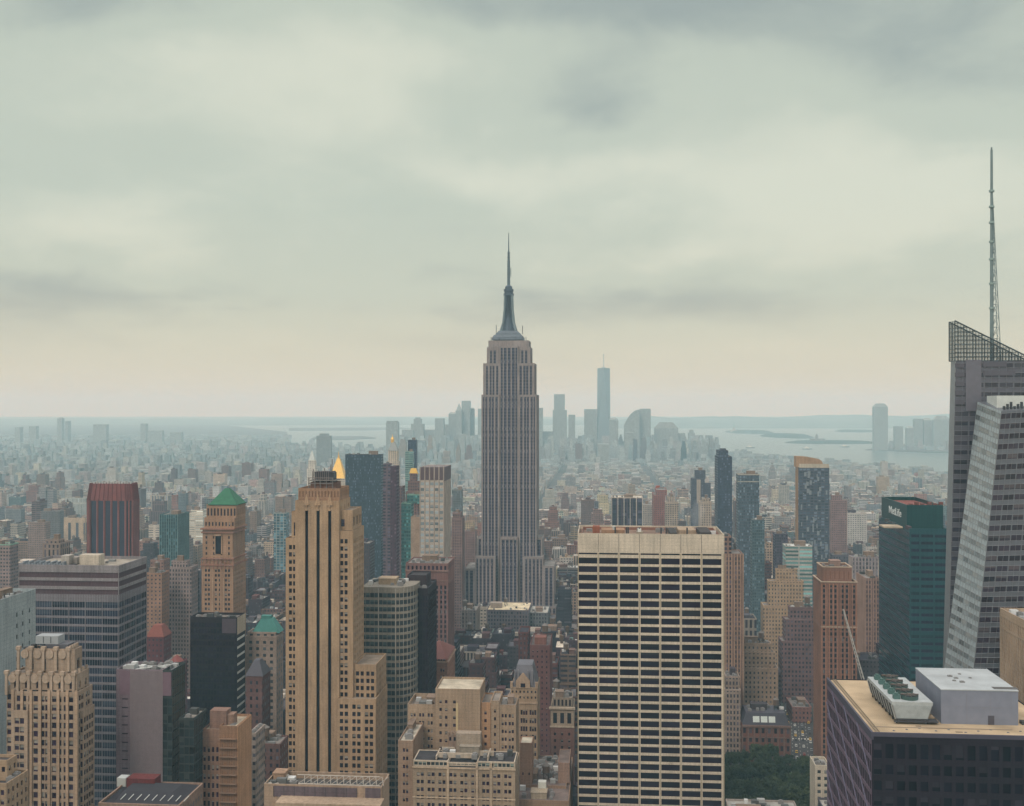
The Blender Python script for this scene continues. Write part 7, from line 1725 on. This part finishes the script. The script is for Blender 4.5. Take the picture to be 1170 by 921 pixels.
for n, L, bb in gen:
    if id(L) in ids: continue
    D, u0, u1, v0, v1, h, px = L; col = RG.choice(NEARC if D < 1500 else PALC); rc = RG.choice(NEARR if D < 1500 else ROOFC); k = RG.uniform(.6, 1.35) * (.85 if D < 1300 else 1); col = tuple(c * k for c in col)
    if D > 2300: t_ = min(1, (D - 2300) / 2400); col = tuple(c * (1 - .7 * t_) + g_ * .7 * t_ for c, g_ in zip((min(.75, c * 1.3 + .05) for c in col), (.33, .42, .44))); rc = tuple(c * (1 - .5 * t_) + g_ * .5 * t_ for c, g_ in zip((min(.7, c * 1.2 + .04) for c in rc), (.32, .39, .41)))  # distance haze put into the colours: far walls and roofs blend to blue-grey
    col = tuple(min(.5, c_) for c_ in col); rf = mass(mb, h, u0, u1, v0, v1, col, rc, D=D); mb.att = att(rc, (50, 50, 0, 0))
    for (a, b, c, d, z_) in rf: mb.quad((a, c, z_ - .6), (b, c, z_ - .6), (b, d, z_ - .6), (a, d, z_ - .6))
    if D < 3300 and n > 0:
        a, b, c, d, z_ = rf[-1]
        if b - a > 7 and d - c > 7:
            for _ in range(RG.randint(3, 8) if D < 2000 else RG.randint(1, 4)):
                w, e = RG.uniform(1.5, min(6, (b - a) * .35)), RG.uniform(1.5, 5); x, y = RG.uniform(a + .5, b - w - .5), RG.uniform(c + .5, max(c + .6, d - e - .5)); mb.att = att(RG.choice(NEARC + NEARR + [(.65, .64, .6)] * 5 if D < 1500 else PALC + ROOFC), (50, 50, 0, 0)); mb.box(x, x + w, y, y + e, z_ - .6, z_ + RG.uniform(1, 4))
            if RG.random() < .35 and D < 2300:
                mb.att = att((.10, .075, .06), (50, 50, 0, 0)); x, y = RG.uniform(a + 3, b - 3), RG.uniform(c + 3, d - 3) if d - c > 6 else (c + d) / 2; mb.box(x - 1.3, x + 1.3, y - 1.3, y + 1.3, z_ - .6, z_ + 2.5, top=False); mb.cyl(x, y, 2, 2, z_ + 2.5, z_ + 6.2, 8); mb.cyl(x, y, 2.2, .1, z_ + 6.2, z_ + 7.6, 8)
cs = ob('city_buildings', mb, FAC, kind='stuff'); cs.rotation_euler = (0, 0, -TH)
# labels for the individual ones: look, then the nearest landmark and the order out from it
LM = [(l, r, y, n, d) for (d, l, r, y, n) in SCREEN if y is not None and d < 3000 and len(n) < 48]
cnt = {}
ORD = ['nearest', 'second', 'third', 'fourth', 'fifth', 'sixth', 'seventh', 'eighth', 'ninth', 'tenth', 'eleventh', 'twelfth', 'thirteenth', 'fourteenth', 'fifteenth', 'sixteenth', 'seventeenth', 'eighteenth', 'nineteenth', 'twentieth']
pend = []
for n, L, (l_, r_, yt_) in ind:
    D, u0, u1, v0, v1, h, px = L; col = RG.choice(NEARC if D < 1500 else PALC); k = RG.uniform(.6, 1.3) * (.85 if D < 1300 else 1); col = tuple(min(.48, c * k) for c in col); rc = RG.choice(NEARR if D < 1500 else ROOFC)
    best = None
    for (a, b, y, nm, d) in LM:
        cx1, cy1 = (l_ + r_) / 2, yt_ + 8; bb_ = min(920, y + 220)
        dx = max(a - cx1, cx1 - b, 0); dy = max(y - cy1, cy1 - bb_, 0); q = dx + dy * 1.2
        if dx == 0 and dy == 0: continue
        if best is None or q < best[0]: best = (q, nm, 'right of' if cx1 > b and dx >= dy else 'left of' if cx1 < a and dx >= dy else 'just above' if cy1 < y else 'just below')
    best = best or (0, 'pale grid slab', 'near')
    water = RG.random() < .35 and (u1 - u0) > 11
    pend.append((best[1], best[2], best[0], tone(col), 'high-rise block' if h > 62 else 'mid-rise block' if h > 30 else 'low-rise block', 'with a water tank' if water else 'with a pale roof' if sum(rc) > 1.0 else 'with a dark roof' if sum(rc) < .3 else 'with a grey roof', L, col, rc, water))
groups = {}
for p in pend: groups.setdefault((p[0], p[1], p[3], p[4], p[5]), []).append(p)
for key, ps in groups.items():
    ps.sort(key=lambda p: p[2])
    for i, (lm, rel, dist, tn, sz, ft, L, col, rc, water) in enumerate(ps):
        lab = '%s %s %s, %s%s the %s' % (tn, sz, ft.replace('with a', 'with'), (ORD[i] + ' ') if len(ps) > 1 else '', rel, lm)
        D, u0, u1, v0, v1, h, px = L; x, y = from_uv((u0 + u1) / 2, v0)
        o = root('city_building', lab, 'building', x, y); w, d = u1 - u0, v1 - v0
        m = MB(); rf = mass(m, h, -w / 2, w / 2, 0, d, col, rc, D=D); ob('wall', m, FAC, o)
        o['group'] = 'city buildings filling the blocks'
        q = MB()
        for (a, b, c, e, z_) in rf: q.quad((a + .3, c + .3, z_ - .9), (b - .3, c + .3, z_ - .9), (b - .3, e - .3, z_ - .9), (a + .3, e - .3, z_ - .9))
        ob('roof', q, roofmat(rc), o)
        q = MB()
        for (a, b, c, e, z_) in rf:
            for t in ((a - .15, b + .15, c - .15, c + .3), (a - .15, b + .15, e - .3, e + .15), (a - .15, a + .3, c + .3, e - .3), (b - .3, b + .15, c + .3, e - .3)): q.box(*t, z_ - .9, z_ + .3, bottom=True)
        ob('cornice', q, wallmat(tuple(min(.7, c_ * 1.25) for c_ in col)), o)
        a, b, c, e, z_ = rf[-1]
        if b - a > 5 and e - c > 5: clutter(o, a + .6, b - .6, c + .6, e - .6, z_ - .9, RG.randint(3, 9), int(abs(px) * 13), tank=1 if water else 0, shed=RG.choice(NEARC), big=b - a > 9)
for _o in bpy.data.objects:
    if 'label' in _o and len(_o['label'].split()) > 16: print('LONG', len(_o['label'].split()), _o['label'])
# ---------------------------------------------------------------- steam from the pale slab's roof
sm_, nt_, p_ = newmat('steam'); nt_.nodes.remove(p_); pv2 = nn(nt_, 'ShaderNodeVolumePrincipled'); pv2.inputs['Density'].default_value = .02; pv2.inputs['Color'].default_value = (.95, .96, 1, 1); lk(nt_, pv2.outputs[0], nt_.nodes['Material Output'].inputs['Volume'])
so = root('steam_plume', 'faint white steam rising from the roof of the pale grid slab', 'steam', px2x(797, 612), 612, 0, z=y2z(606, 612)); so['kind'] = 'stuff'
m = MB(); rr = random.Random(2)
for (r0, r1, z0, z1) in ((2.0, 3.0, 0, 4), (3.0, 4.2, 4, 9), (4.2, 3.6, 9, 14), (3.6, .8, 14, 18)): m.cyl(rr.uniform(-.3, .3), 0, r0, r1, z0, z1, 14, cap=False)
m2 = MB(); n = 14; rings = [(0, .6, 0), (2, 2.0, .1), (5, 3.2, -.3), (8, 4.0, -.1), (11, 4.0, .4), (14, 3.0, .2), (16.5, 1.6, -.1), (18, .3, 0)]
for (za, ra, xa), (zb_, rb_, xb_) in zip(rings, rings[1:]):
    i = len(m2.v); m2.v += [(xa + ra * math.cos(6.2832 * k / n), ra * math.sin(6.2832 * k / n), za) for k in range(n)] + [(xb_ + rb_ * math.cos(6.2832 * k / n), rb_ * math.sin(6.2832 * k / n), zb_) for k in range(n)]
    for k in range(n): m2.f.append((i + k, i + (k + 1) % n, i + n + (k + 1) % n, i + n + k)); m2.a.append(None)
i = len(m2.v); m2.quad(*[(.6 * math.cos(-6.2832 * k / n), .6 * math.sin(-6.2832 * k / n), 0) for k in range(n)]); m2.quad(*[(.3 * math.cos(6.2832 * k / n), .3 * math.sin(6.2832 * k / n), 18) for k in range(n)])
pm = m2.mesh('plume', sm_)
import bmesh
bm = bmesh.new(); bm.from_mesh(pm); bmesh.ops.remove_doubles(bm, verts=bm.verts, dist=.001); bm.to_mesh(pm); bm.free(); ob('plume', pm, None, so)
# ---------------------------------------------------------------- haze
m = MB(); m.box(-27000, 27000, -1600, 27500, -4, 446, bottom=True)
hz_, nt_, p_ = newmat('haze'); nt_.nodes.remove(p_); pvn = nn(nt_, 'ShaderNodeVolumePrincipled')
pvn.inputs['Color'].default_value = HAZE_COL; pvn.inputs['Absorption Color'].default_value = (1, 1, 1, 1); pvn.inputs['Density'].default_value = HAZE_D; pvn.inputs['Anisotropy'].default_value = 0.0
lk(nt_, pvn.outputs[0], nt_.nodes['Material Output'].inputs['Volume']); ob('haze', m, hz_, kind='stuff')
print('objects', len(bpy.data.objects), 'windows', NWIN, 'lots', len(lots), 'ind', len(ind), 'faces', sum(len(x.polygons) for x in bpy.data.meshes))
